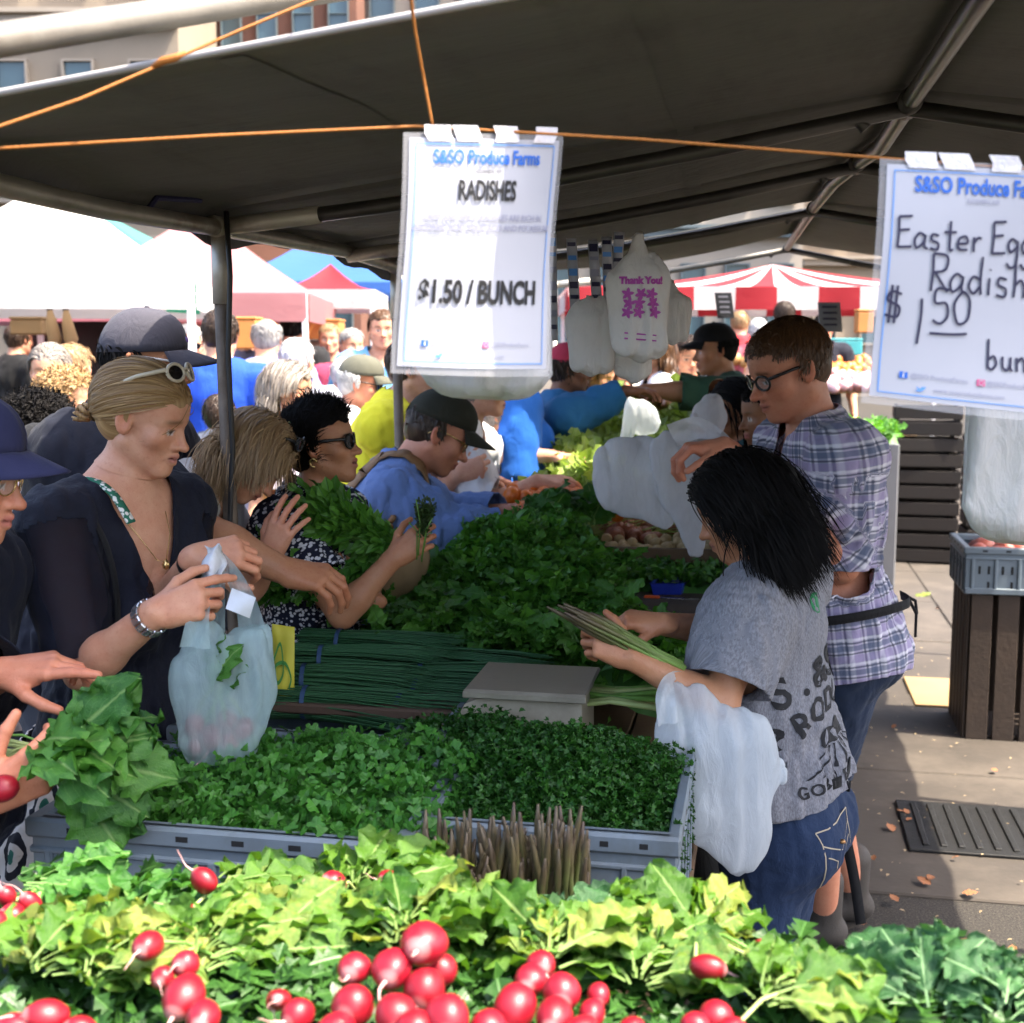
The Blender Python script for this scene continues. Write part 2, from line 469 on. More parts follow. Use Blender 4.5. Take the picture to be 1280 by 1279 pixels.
def head_col(P, M, s, skin, lips=(.5, .16, .14), brow=(.2, .12, .07), stubble=0.0, fem=False, iris=(.10, .08, .06)):
    L = (np.asarray(P)-np.array(M.translation))@np.array(M.to_3x3())/s
    x, y, z = L[:, 0], L[:, 1], L[:, 2]; ax = np.abs(x)
    C = np.tile(np.array(skin, F32), (len(L), 1))
    def blend(m, c, a=1.0):
        m = np.clip(m, 0, 1)[:, None]*a; C[:] = C*(1-m)+np.array(c, F32)*m
    sk = np.array(skin)
    ck = np.exp(-(((ax-.045)/.022)**2+((z+.026)/.022)**2))*(y > .02); blend(ck, sk*(1.04, .82, .77), .4)
    ns = np.exp(-((x/.016)**2+((z+.03)/.014)**2))*(y > .085); blend(ns, sk*(1.02, .76, .7), .5)
    er = (ax > .078)*(np.abs(z) < .04); blend(er, sk*(1.05, .72, .64), .5)
    so = np.exp(-(((ax-.032)/.017)**2+((z-.0)/.012)**2))*(y > .04); blend(so, sk*(.78, .66, .62), .5)
    if stubble: blend(np.clip((-.045-z)/.02, 0, 1)*np.clip((y+.0)/.03, 0, 1), sk*(.55, .5, .48), stubble)
    lp = (y > .079)*np.exp(-((ax/.020)**6+((z+.061)/.0098)**4)); blend(lp*1.2, lips, .8)
    ml = (y > .078)*np.exp(-((ax/.021)**6+((z+.0612)/.0018)**2)); blend(ml, np.array(lips)*.25, .9)
    br = (y > .045)*np.exp(-(((ax-.031)/.019)**4+((z-.0235+(ax-.03)*.12)/.0045)**2)); blend(br*1.2, brow, .85)
    dx = ax-.031; ey = np.sqrt(dx**2+(z+.0012)**2)
    eb = (y > .066)*(np.abs(z+.0022) < .0050)*(np.abs(dx) < .0115)
    blend(eb.astype(F32), (.62, .58, .54)); blend(eb*(ey < .0056), iris); blend(eb*(ey < .0028), (.01, .01, .01))
    la = (y > .062)*np.exp(-(((z-.0035)/.0016)**2+(dx/.013)**6)); blend(la, (.05, .03, .02), .85 if fem else .5)
    return C
def hand_sdf(S, w, M, side, curl=(.3, .4, .3), spread=.12, thumb=(.5, .4), s=1.0, curls=None):
    """adds a hand: M columns x = across, y = fingers, z = back of hand; side +1 thumb on +x"""
    A = np.array(M, F32); o = V3(w)
    def W(p): return o+A@(V3((p[0]*side, p[1], p[2]))*s)
    S.cap(W((0, -.012, 0)), W((0, .03, 0)), .025*s, .030*s, .012*s, (A[:, 2], .62))
    K = [(.030, .082, 0), (.010, .088, .003), (-.010, .084, .002), (-.028, .075, -.002)]
    B = [(.014, .015, -.001), (.005, .015, 0), (-.005, .015, 0), (-.014, .015, -.001)]
    for b, kk in zip(B, K): S.cap(W(b), W(kk), .0135*s, .0112*s, .014*s)
    S.cap(W((.018, .02, -.012)), W((.024, .055, -.010)), .014*s, .010*s, .012*s)   # thumb muscle
    S.cap(W((-.022, .02, -.010)), W((-.024, .055, -.008)), .012*s, .010*s, .012*s)
    Ls = [(.040, .025, .020), (.044, .028, .021), (.041, .026, .020), (.032, .020, .018)]
    for i in range(4):
        c = curls[i] if curls else curl
        p = V3(K[i]); ang = 0; sp = spread*(1.2, .35, -.4, -1.2)[i]
        for j, l in enumerate(Ls[i]):
            ang += c[j]*1.0
            dv = V3((math.sin(sp)*math.cos(ang), math.cos(sp)*math.cos(ang), -math.sin(ang)))
            q = p+dv*l
            r0 = (.0098, .0087, .0080)[j]*(1, 1, .97, .88)[i]; r1 = (.0088, .0080, .0070)[j]*(1, 1, .97, .88)[i]
            S.cap(W(p), W(q), r0*s, r1*s, .0035*s); p = q
    p = V3((.022, .018, -.006)); a0, cu = thumb
    d0 = V3((math.cos(a0)*.85, .75, -math.sin(a0)*.8)); d0 /= np.linalg.norm(d0)
    q = p+d0*.042; S.cap(W(p), W(q), .0135*s, .0110*s, .010*s)
    d1 = V3((d0[0]*(1-cu), d0[1]+cu*.35, d0[2]-cu*.35)); d1 /= np.linalg.norm(d1)
    p = q; q = p+d1*.033; S.cap(W(p), W(q), .0108*s, .0095*s, .004*s)
    d2 = V3((d1[0]-cu*.7, d1[1]+cu*.25, d1[2]-cu*.15)); d2 /= np.linalg.norm(d2)
    p = q; q = p+d2*.026; S.cap(W(p), W(q), .0097*s, .0078*s, .004*s)
def ik(S0, W0, l1, l2, pole):
    S0, W0 = Vector(S0), Vector(W0); dv = W0-S0; d = dv.length
    if d > (l1+l2)*.995: f = d/((l1+l2)*.995); l1 *= f; l2 *= f
    u = dv/d; a = (l1*l1-l2*l2+d*d)/(2*d); h = math.sqrt(max(0, l1*l1-a*a))
    p = Vector(pole); p = p-u*p.dot(u)
    p = p.normalized() if p.length > 1e-6 else Vector((0, 0, -1))
    return S0+u*a+p*h
def head_matrix(pos, heading, pitch=0, roll=0):
    return Matrix.Translation(pos) @ Matrix.Rotation(hd(heading)-math.pi/2, 4, 'Z') @ Matrix.Rotation(R(pitch), 4, 'X') @ Matrix.Rotation(R(roll), 4, 'Y')
def frame(y, z):
    y = nrm(y); z = Vector(z); z = nrm(z-y*z.dot(y)); x = y.cross(z)
    return Matrix((x, y, z)).transposed()
class Person: pass
def make_person(name, label, head, H=1.7, heading=0, hh=None, pitch=0, roll=0, lean=4, side=0, skin='light', fem=False, heavy=0.0,
                arms=None, face=None, q=1.0, ground=0.0, feet=None, group=None, sw=1.0, legs=True, body_h=None, hs=1.0, cat='person', neckup=.6, pelvis=None, nofeet=False, res=None):
    """head = centre of the head; arms = {'L': dict(wrist, pole, dir, back, curl...), 'R': ...}; None hangs"""
    k = H/1.75; P = Person(); P.k = k; hh = heading if hh is None else hh
    skin = SKIN[skin] if isinstance(skin, str) else skin
    face = dict(face or {})
    th = hd(heading); fw = Vector((math.cos(th), math.sin(th), 0)); rt = Vector((math.sin(th), -math.cos(th), 0))
    C = Vector(head); Mh = head_matrix(C, hh, pitch, roll); R3 = Mh.to_3x3()
    up = nrm(UP*math.cos(R(lean))+fw*math.sin(R(lean))+rt*math.sin(R(side)))
    N = C-(R3 @ Vector((0, 0, 1))*neckup+up*(1-neckup))*.170*k*hs-(R3 @ Vector((0, 1, 0)))*.022*k
    if pelvis is not None:
        up = nrm(N-Vector(pelvis))
    tr = nrm(rt-up*rt.dot(up)); tf = up.cross(tr)
    def T(x, y, z): return N+tr*(x*k)+tf*(y*k)+up*(z*k)
    P.N, P.up, P.tf, P.tr, P.T, P.C, P.Mh, P.s = N, up, tf, tr, T, C, Mh, k*hs
    pel = T(0, 0, -.53) if pelvis is None else Vector(pelvis)
    P.pel = pel
    B = Sdf(); hv = heavy
    wch = .140 if fem else .152
    F = (tf, .72+hv*.12)
    B.cap(T(0, -.01, -.13), T(0, .01, -.27), (wch-.005)*k, (wch-.012+hv*.02)*k, .05, F)
    wa = (.115 if fem else .132)+hv*.045
    hp = (.150 if fem else .140)+hv*.03
    B.cap(T(0, .0, -.33), T(0, 0, -.42), wa*k, (wa+.008)*k, .06, (tf, .78+hv*.14))
    B.cap(pel+up*.06*k, pel-up*.02*k, hp*k, (hp+.006)*k, .06, (tf, .80+hv*.1))
    for sx in (-1, 1):
        B.cap(T(sx*.02, -.015, -.005), T(sx*.15*sw, -.012, -.055), .050*k, .050*k, .05)
        B.sph(pel+tr*(sx*.07*k)-tf*.065*k-up*.04*k, .085*k, .05)
        if fem: B.ell(T(sx*.068, .088+hv*.02, -.245), V3((.056, .052, .056))*k*(1+hv*.2), .04*k, None)
        else: B.ell(T(sx*.07, .062, -.20), V3((.075, .045, .06))*k, .04*k, None)
    if hv > .3: B.ell(T(0, .07*hv, -.40), V3((.13, .11, .13))*k*(.7+.4*hv), .06*k)
    P.torso = B.copy()
    P.neck = Sdf().cap(C+R3 @ Vector((0, -.022, -.055))*P.s, T(0, -.012, -.02), .053*k*(.88 if fem else 1.04), .060*k*(.9 if fem else 1.05), .03)
    # arms
    P.arm = {}
    for sd, sx in (('L', -1), ('R', 1)):
        a = dict((arms or {}).get(sd) or {})
        sh = T(sx*(.172 if fem else .188)*sw, -.01+a.get('fwd', 0), -.06+a.get('lift', 0))
        l1, l2 = .292*k, .255*k
        wr = Vector(a['wrist']) if 'wrist' in a else sh+(-UP*.50+fw*.10+rt*(sx*.08))*k
        pole = a.get('pole', -fw*.8+rt*sx*.6-UP*.2)
        el = Vector(a['elbow']) if 'elbow' in a else ik(sh, wr, l1, l2, pole)
        fd = nrm(wr-el)
        hdv = nrm(a.get('dir', fd)); back = Vector(a.get('back', rt*sx if abs(fd.z) > .7 else UP))
        P.arm[sd] = dict(sh=sh, el=el, wr=wr, dir=hdv, back=back, a=a, sx=sx)
    ar = (.040 if fem else .050)+hv*.008; fr = (.036 if fem else .043)+hv*.004; wrr = .0255 if fem else .029
    P.rad = (ar, fr, wrr)
    def arm_prims(S, sd, forearm=True, upper=True):
        d = P.arm[sd]
        if upper:
            S.cap(d['sh'], d['sh'].lerp(d['el'], .45), (ar+.008)*k, ar*k, .035)
            S.cap(d['sh'].lerp(d['el'], .4), d['el'], ar*k, (fr*.98)*k, .025)
        if forearm:
            S.cap(d['el'], d['el'].lerp(d['wr'], .3), fr*.94*k, fr*k, .02)
            S.cap(d['el'].lerp(d['wr'], .25), d['wr'], fr*k, wrr*k, .02)
    P.arm_prims = arm_prims
    # legs
    P.leg = {}
    gz = ground
    for i, (sd, sx) in enumerate((('L', -1), ('R', 1))):
        hipj = pel+tr*(sx*.085*k)-up*.05*k
        ft = Vector(feet[i]) if feet else Vector((pel.x, pel.y, gz))+rt*(sx*.10*k)-fw*.02*k+fw*(.03*sx)
        ank = Vector((ft.x, ft.y, gz+.085*k))
        ll = (hipj-ank).length; kn = ik(hipj, ank, ll*.512, ll*.492, fw)
        P.leg[sd] = dict(hip=hipj, kn=kn, an=ank)
    def leg_prims(S, sd, low=True):
        d = P.leg[sd]
        S.cap(d['hip'], d['kn'], (.088+hv*.02)*k, .058*k, .04)
        if low:
            S.cap(d['kn'], d['kn'].lerp(d['an'], .35), .056*k, .055*k, .02); S.cap(d['kn'].lerp(d['an'], .3), d['an'], .055*k, .036*k, .02)
    P.leg_prims = leg_prims
    P.fw, P.rt, P.q, P.fem, P.heavy, P.res = fw, rt, q, fem, hv, res
    # ---- body mesh: torso + limbs, head, hands as one mesh
    body = P.torso.copy(); body.pr += P.neck.pr
    for sd in 'LR': arm_prims(body, sd)
    if legs:
        for sd in 'LR':
            leg_prims(body, sd)
            d = P.leg[sd]
            if not nofeet: body.cap(d['an']-UP*.045*k-fw*.02*k, d['an']-UP*.055*k+fw*.13*k, .036*k, .028*k, .02)
    hr = .19*P.s
    Cn = np.array(C+R3 @ Vector((0, .0, -.0))*P.s)
    lowz = np.array(R3 @ Vector((0, 0, 1))); zc = -.118*P.s
    hand_on = {sd: P.arm[sd]['a'].get('hand', True) for sd in 'LR'}
    wr = {sd: np.array(P.arm[sd]['wr']) for sd in 'LR'}; fdv = {sd: np.array(nrm(P.arm[sd]['wr']-P.arm[sd]['el'])) for sd in 'LR'}
    def keep_body(c, h):
        m = (((c-Cn)@lowz < zc+.012+h) | (np.linalg.norm(c-Cn, axis=1) > hr))
        return m
    lo, hi = body.bounds()
    v1, f1 = mesh_sdf(body, lo, hi, res or (.011 if q >= 1 else .016), keep_body)
    HS = head_sdf(Mh, P.s, fem, neck_to=T(0, -.012, -.02), neck_r=(.048 if fem else .057)*k, **{a: b for a, b in face.items() if a in ('nose', 'jaw', 'mouth', 'ears')}, heavy=hv)
    HS.pr += [p for p in body.pr[:8]]
    def keep_head(c, h): return ((c-Cn)@lowz > zc-.012-h)
    v2, f2 = mesh_sdf(HS, Cn-hr, Cn+hr, .0038/q if q >= .99 else .0062, keep_head)
    # hide the plain neck pieces that both hold: cut each at its side
    vs_, fs_ = [], []; cols = []
    c1 = np.where(np.linalg.norm(v1-Cn, axis=1) < hr, (v1-Cn)@lowz-(zc+.006), -1.0)
    v1, fl1 = clip_mesh(v1, f1, c1)
    c2 = -((v2-Cn)@lowz-(zc-.006)); v2, fl2 = clip_mesh(v2, f2, c2)
    base = 0; allf = []; allv = []; allc = []
    fcol = {a: b for a, b in face.items() if a in ('lips', 'brow', 'stubble', 'iris')}
    sk = np.array(skin, F32)
    allv.append(v1); allc.append(np.tile(sk, (len(v1), 1))); allf += [f for f in fl1]; base = len(v1)
    allv.append(v2); allc.append(head_col(v2, Mh, P.s, skin, fem=fem, **fcol)); allf += [f+base for f in fl2]; base += len(v2)
    P.handM = {}
    for sd in 'LR':
        d = P.arm[sd]
        if not hand_on[sd]: continue
        a = d['a']; hm = frame(d['dir'], d['back']); side = a.get('thumb_side')
        if side is None:
            # seen from the back with the fingers up, the right hand has its thumb on the left
            side = -1 if sd == 'R' else 1
        HSd = Sdf(); HSd.cap(d['wr']-nrm(d['wr']-d['el'])*.06*k, d['wr'], (wrr+.004)*k, wrr*k, .015)
        hsc = k*(.92 if fem else 1.04)*a.get('size', 1)
        hand_sdf(HSd, d['wr'], hm, side, a.get('curl', (.35, .45, .3)), a.get('spread', .10), a.get('thumb', (.5, .4)), hsc, a.get('curls'))
        P.handM[sd] = (hm, side, hsc)
        lo, hi = HSd.bounds(.01)
        wp, fv = wr[sd], fdv[sd]
        v3, f3 = mesh_sdf(HSd, lo, hi, .0034/q if q >= .99 else .006)
        v3, fl3 = clip_mesh(v3, f3, -((v3-wp)@fv+.035*k))
        allv.append(v3); cc = np.tile(sk*(1.0, .93, .9), (len(v3), 1)).astype(F32)
        # knuckles and tips a little redder
        tip = np.clip(((v3-wp)@np.array(d['dir'])/hsc-.06)/.1, 0, 1)[:, None]; cc = cc*(1-tip*.5)+(sk*(1.05, .8, .75))*tip*.5
        allc.append(cc); allf += [f+base for f in fl3]; base += len(v3)
    v = np.concatenate(allv); col = np.concatenate(allc)
    org = Vector((pel.x, pel.y, gz)); P.org = org
    me = mesh_np('person', v-np.array(org, F32), allf); vcol(me, col)
    o = link(name, me, skin_mat(), loc=org); tag(o, label, cat, group)
    P.o = o
    return P
def world_child(P, name, me, mat, solidify=0):
    """mesh given in world space -> child of the person"""
    o = link(name, me, mat, P.o); 
    if solidify: solid(o, solidify, 1)
    return o
def cuv_for(P, v):
    """cloth coordinates: around / along torso and arms"""
    N = np.array(P.N); up = np.array(P.up); tr = np.array(P.tr); tf = np.array(P.tf); k = P.k
    L = v-N; a = L@tr; b = L@tf; c = L@up
    out = np.stack([np.arctan2(a, -b)*.15*k, c, np.zeros(len(v))], 1)
    dt = np.maximum(np.abs(a)-.13*k, 0)+.012
    for i, sd in enumerate('LR'):
        d = P.arm[sd]; s0, e0, w0 = [np.array(d[x]) for x in ('sh', 'el', 'wr')]
        for j, (p, q_) in enumerate(((s0, e0), (e0, w0))):
            ax = q_-p; l = np.linalg.norm(ax); ax = ax/l
            t = (v-p)@ax; h = np.clip(t, 0.02, l); dist = np.linalg.norm(v-p-h[:, None]*ax, axis=1)
            m = (dist < .10*k) & (dist-.045*k < dt) & (t > .02)
            ref = np.cross(ax, (.3, .8, .2)); ref /= np.linalg.norm(ref); r2 = np.cross(ax, ref)
            rel = v-p; u = np.arctan2(rel@ref, rel@r2)*.055*k
            out[m] = np.stack([u+.5*(i+1), -(t+(0 if j == 0 else .29*k))-.05, np.ones(len(v))*(i+1)], 1)[m]
    return out
def limb_cut(v, p, n, seg, r):
    """>0 beyond the plane (p,n) and near the limb segment"""
    a, b = np.array(seg[0]), np.array(seg[1]); ab = b-a; h = np.clip((v-a)@ab/(ab@ab), 0, 1.6)
    d = np.linalg.norm(v-a-h[:, None]*ab, axis=1)
    return np.minimum((v-np.array(p))@np.array(n), r-d)
def make_top(P, name, mat, off=.012, sleeve='short', neck='crew', hem=-.62, fold=.0065, fine=None, sl=None, open_w=.08, open_d=.2, flare=.0, seed=0, loose_arm=.008, cutfn=None, collar=None, thick=.0035, sag=0.0):
    """shirt grown over the torso; sleeve: none/short/three/long"""
    k = P.k; S = Sdf()
    S.pr += P.torso.grow(off*1.0).pr
    T = P.T
    if sag: S.ell(T(0, .03, -.45), V3((.15, .12, .16))*k, .06)
    cuts = []
    tsl = dict(none=-1, cap=.35, short=.62, elbow=.92, three=1.45, long=1.93, rolled=1.15)[sleeve] if sl is None else sl
    ar, fr, wrr = P.rad
    for sd in 'LR':
        if tsl <= 0: continue
        d_ = P.arm[sd]; A = Sdf(); s0, e0, w0 = d_['sh'], d_['el'], d_['wr']; lo_ = loose_arm*(1.6 if tsl < 1 else 1)
        te = min(1, tsl+.08); A.cap(s0, s0.lerp(e0, te*.5), (ar+.008)*k, ar*k, .035); A.cap(s0.lerp(e0, te*.45), s0.lerp(e0, te), ar*k, (ar+(fr-ar)*te)*k, .025)
        if tsl > 1:
            tf_ = tsl-1+.06; A.cap(e0, e0.lerp(w0, min(tf_, .3)), fr*.96*k, fr*k, .02)
            if tf_ > .3: A.cap(e0.lerp(w0, .25), e0.lerp(w0, tf_), fr*k, (fr+(wrr-fr)*(tf_-.25)/.75)*k, .02)
        S.pr += A.grow(off*.8+lo_).pr
    # lower skirt of the shirt
    hp = (.152 if P.fem else .142)+P.heavy*.03
    S.cap(P.pel+P.up*.05*k, T(0, 0, hem-.05), (hp+off+flare*.3)*k, (hp+off+flare)*k, .05, (P.tf, .82))
    N, up, tf, tr = [np.array(x) for x in (P.N, P.up, P.tf, P.tr)]
    segs = [(np.array(P.arm[sd]['sh']), np.array(P.arm[sd]['el']), np.array(P.arm[sd]['wr'])) for sd in 'LR']
    def f(X):
        d = S(X)
        if fold:
            el = 0
            w1 = (1-2.2*np.abs(wav(X*np.array((1, 1, .55)), 42/k, seed)))*.5+wav(X*np.array((1, 1, .7)), 105/k, seed+3)*.30
            g = .55+.45*wav(X, 20/k, seed+9)
            for s0, e0, w0 in segs: el = el+np.exp(-(np.linalg.norm(X-e0, axis=1)/(.10*k))**2)*1.2+np.exp(-(np.linalg.norm(X-s0, axis=1)/(.12*k))**2)*.5
            z = (X-N)@up
            wst = np.exp(-((z+.42*k)/(.12*k))**2)*.9
            d = d+fold*w1*(.45+g*.5+el+wst)-fold*.8
        return d
    lo, hi = S.bounds(.02)
    h = fine or (P.res*.95 if P.res else (.0085 if P.q >= 1 else .014))
    hemp = np.array(T(0, 0, hem)); 
    def keep(c, H): return ((c-hemp)@up > -H*1.5)
    v, q = mesh_sdf(f, lo, hi, h, keep, slack=1.9)
    L = v-N; z = L@up; x = L@tr; y = L@tf
    c = -(z-hem*k)+.012*k*np.sin(np.arctan2(x, y)*2+seed)           # hem
    Cn = np.array(P.C)
    if neck == 'crew':
        nk = np.array(T(0, .01, .035)); dz = (z-.005*k+.35*y); c = np.maximum(c, np.minimum(.088*k-np.sqrt(x*x+(y-.012*k)**2*.8), z+.05*k))
    elif neck == 'v':
        wv = open_w*k*(1+(z+.02*k)/(open_d*k))
        c = np.maximum(c, np.where((y > -.02*k), wv-np.abs(x), -1)*1.0)
        c = np.maximum(c, np.minimum(.095*k-np.sqrt(x*x+y*y), z+.045*k))
    elif neck == 'collar':
        wv = .030*k*(1+(z+.02*k)/(.14*k))
        c = np.maximum(c, np.where((y > 0), wv-np.abs(x), -1)*1.0)
        c = np.maximum(c, np.minimum(.080*k-np.sqrt(x*x+(y-.005*k)**2), z+.03*k))
    if tsl > 0:
        for s0, e0, w0 in segs:
            if tsl <= 1: p = s0+(e0-s0)*tsl; n = (e0-s0); seg = (s0, e0)
            else: p = e0+(w0-e0)*(tsl-1); n = (w0-e0); seg = (e0, w0)
            n = n/np.linalg.norm(n)
            du, df = Sdf().cap(s0, e0, .045*k, .04*k)(v), Sdf().cap(e0, w0, .04*k, .03*k)(v); dl = df if tsl > 1 else du
            lim = np.minimum((.105*k+off)-np.linalg.norm(v-p-n*.02, axis=1), P.torso(v)-dl+.006)
            if tsl > 1: lim = np.minimum(lim, du-df+.004)
            c = np.maximum(c, np.minimum((v-p)@n, lim))
    else:
        for s0, e0, w0 in segs:
            c = np.maximum(c, limb_cut(v, s0+np.array(tr)*0, (e0-s0)/np.linalg.norm(e0-s0)*.5+(s0-np.array(P.N))/np.linalg.norm(s0-np.array(P.N))*.8, (s0, e0), .12*k))
    if cutfn is not None: c = np.maximum(c, cutfn(v, x/k, y/k, z/k))
    v, fl = clip_mesh(v, q, c)
    me = mesh_np(name, v-np.array(P.org, F32), fl); vvec(me, cuv_for(P, v))
    o = link(name, me, mat, P.o); solid(o, thick, 0)
    P.top = o; P.topdata = (v, fl)
    if neck == 'collar': make_collar(P, collar or mat, off)
    return o
def make_collar(P, mat, off=.012):
    k = P.k; T = P.T; rows = []
    nn = 26
    def ring(rr, z, drop, gap):
        row = []
        for i in range(nn):
            t = -1+2*i/(nn-1); a = t*(math.pi-gap)
            x = math.sin(a)*rr; y = -math.cos(a)*rr*.95
            fr = (1-math.cos(a))/2
            row.append(T(x, y+.008+fr*.012, z-drop*fr))
        return row
    rows = [ring(.071+off*.3, -.012, .050, .30), ring(.068, .030, .055, .34), ring(.072, .036, .055, .34), ring(.090+off*.5, .004, .085, .42), ring(.098+off*.8, -.014, .105, .50)]
    m = MB(); m.grid([[p-P.org for p in r] for r in rows]); me = m.mesh('collar', True)
    vvec(me, [((i % nn)*.012, (i//nn)*.02, 0) for i in range(len(me.vertices))])
    o = link('collar', me, mat, P.top); solid(o, .003, 0); return o
def make_pants(P, name, mat, off=.010, length=1.95, top=-.50, fold=.006, seed=0, fine=None, skirt=None):
    k = P.k; S = Sdf(); hp = (.150 if P.fem else .140)+P.heavy*.03
    S.cap(P.pel+P.up*.06*k, P.pel-P.up*.02*k, (hp+off)*k, (hp+.006+off)*k, .06, (P.tf, .80+P.heavy*.1))
    for sx in (-1, 1): S.sph(P.pel+P.tr*(sx*.072*k)-P.tf*.068*k-P.up*.045*k, (.088+off)*k, .05)
    if skirt:
        S.cap(P.pel, Vector((P.pel.x, P.pel.y, P.pel.z-skirt*.6)), .17*k, .26*k, .08); S.cap(P.pel-UP*skirt*.5, P.pel-UP*(skirt+.05), .24*k, .28*k, .05)
    else:
        for sd in 'LR':
            L = Sdf(); P.leg_prims(L, sd, length > 1); S.pr += L.grow(off).pr
    def f(X):
        d = S(X); z = (X[:, 2] if hasattr(X, 'shape') else X)
        return d+fold*(wav(X*np.array((1, 1, .6)), 55/k, seed)*.6+wav(X, 110/k, seed+2)*.3)
    lo, hi = S.bounds(.02); v, q = mesh_sdf(f, lo, hi, fine or (P.res or (.010 if P.q >= 1 else .016)))
    up = np.array(P.up); c = (v-np.array(P.T(0, 0, top)))@up
    if skirt: c = np.maximum(c, (P.pel.z-skirt)-v[:, 2])
    else:
        for sd in 'LR':
            d = P.leg[sd]; a, b = (d['hip'], d['kn']) if length <= 1 else (d['kn'], d['an']); t = length if length <= 1 else length-1
            n = np.array(nrm(b-a)); c = np.maximum(c, limb_cut(v, np.array(a.lerp(b, t)), n, (np.array(a), np.array(b)), .13*k))
    v, fl = clip_mesh(v, q, c)
    me = mesh_np(name, v-np.array(P.org, F32), fl)
    L = v-np.array(P.N); vvec(me, np.stack([np.arctan2(L@np.array(P.tr), -(L@np.array(P.tf)))*.16*k, L@up, np.zeros(len(v))], 1))
    o = link(name, me, mat, P.o); solid(o, .003, 0); P.pants = o; P.pantsdata = (v, fl); return o
def make_shoes(P, mat):
    for sd in 'LR':
        d = P.leg[sd]; S = Sdf(); k = P.k; a = d['an']; fw = P.fw
        S.cap(a+UP*.10*k, a-UP*.03*k, .050*k, .046*k, .02); S.cap(a-UP*.045*k-fw*.025*k, a-UP*.05*k+fw*.15*k, .042*k, .036*k, .02)
        lo, hi = S.bounds(.02); v, q = mesh_sdf(S, lo, hi, .010); v, fl = clip_mesh(v, q, (P.org.z+.004)-v[:, 2])
        me = mesh_np('shoe', v-np.array(P.org, F32), fl); link('shoe', me, mat, P.o)
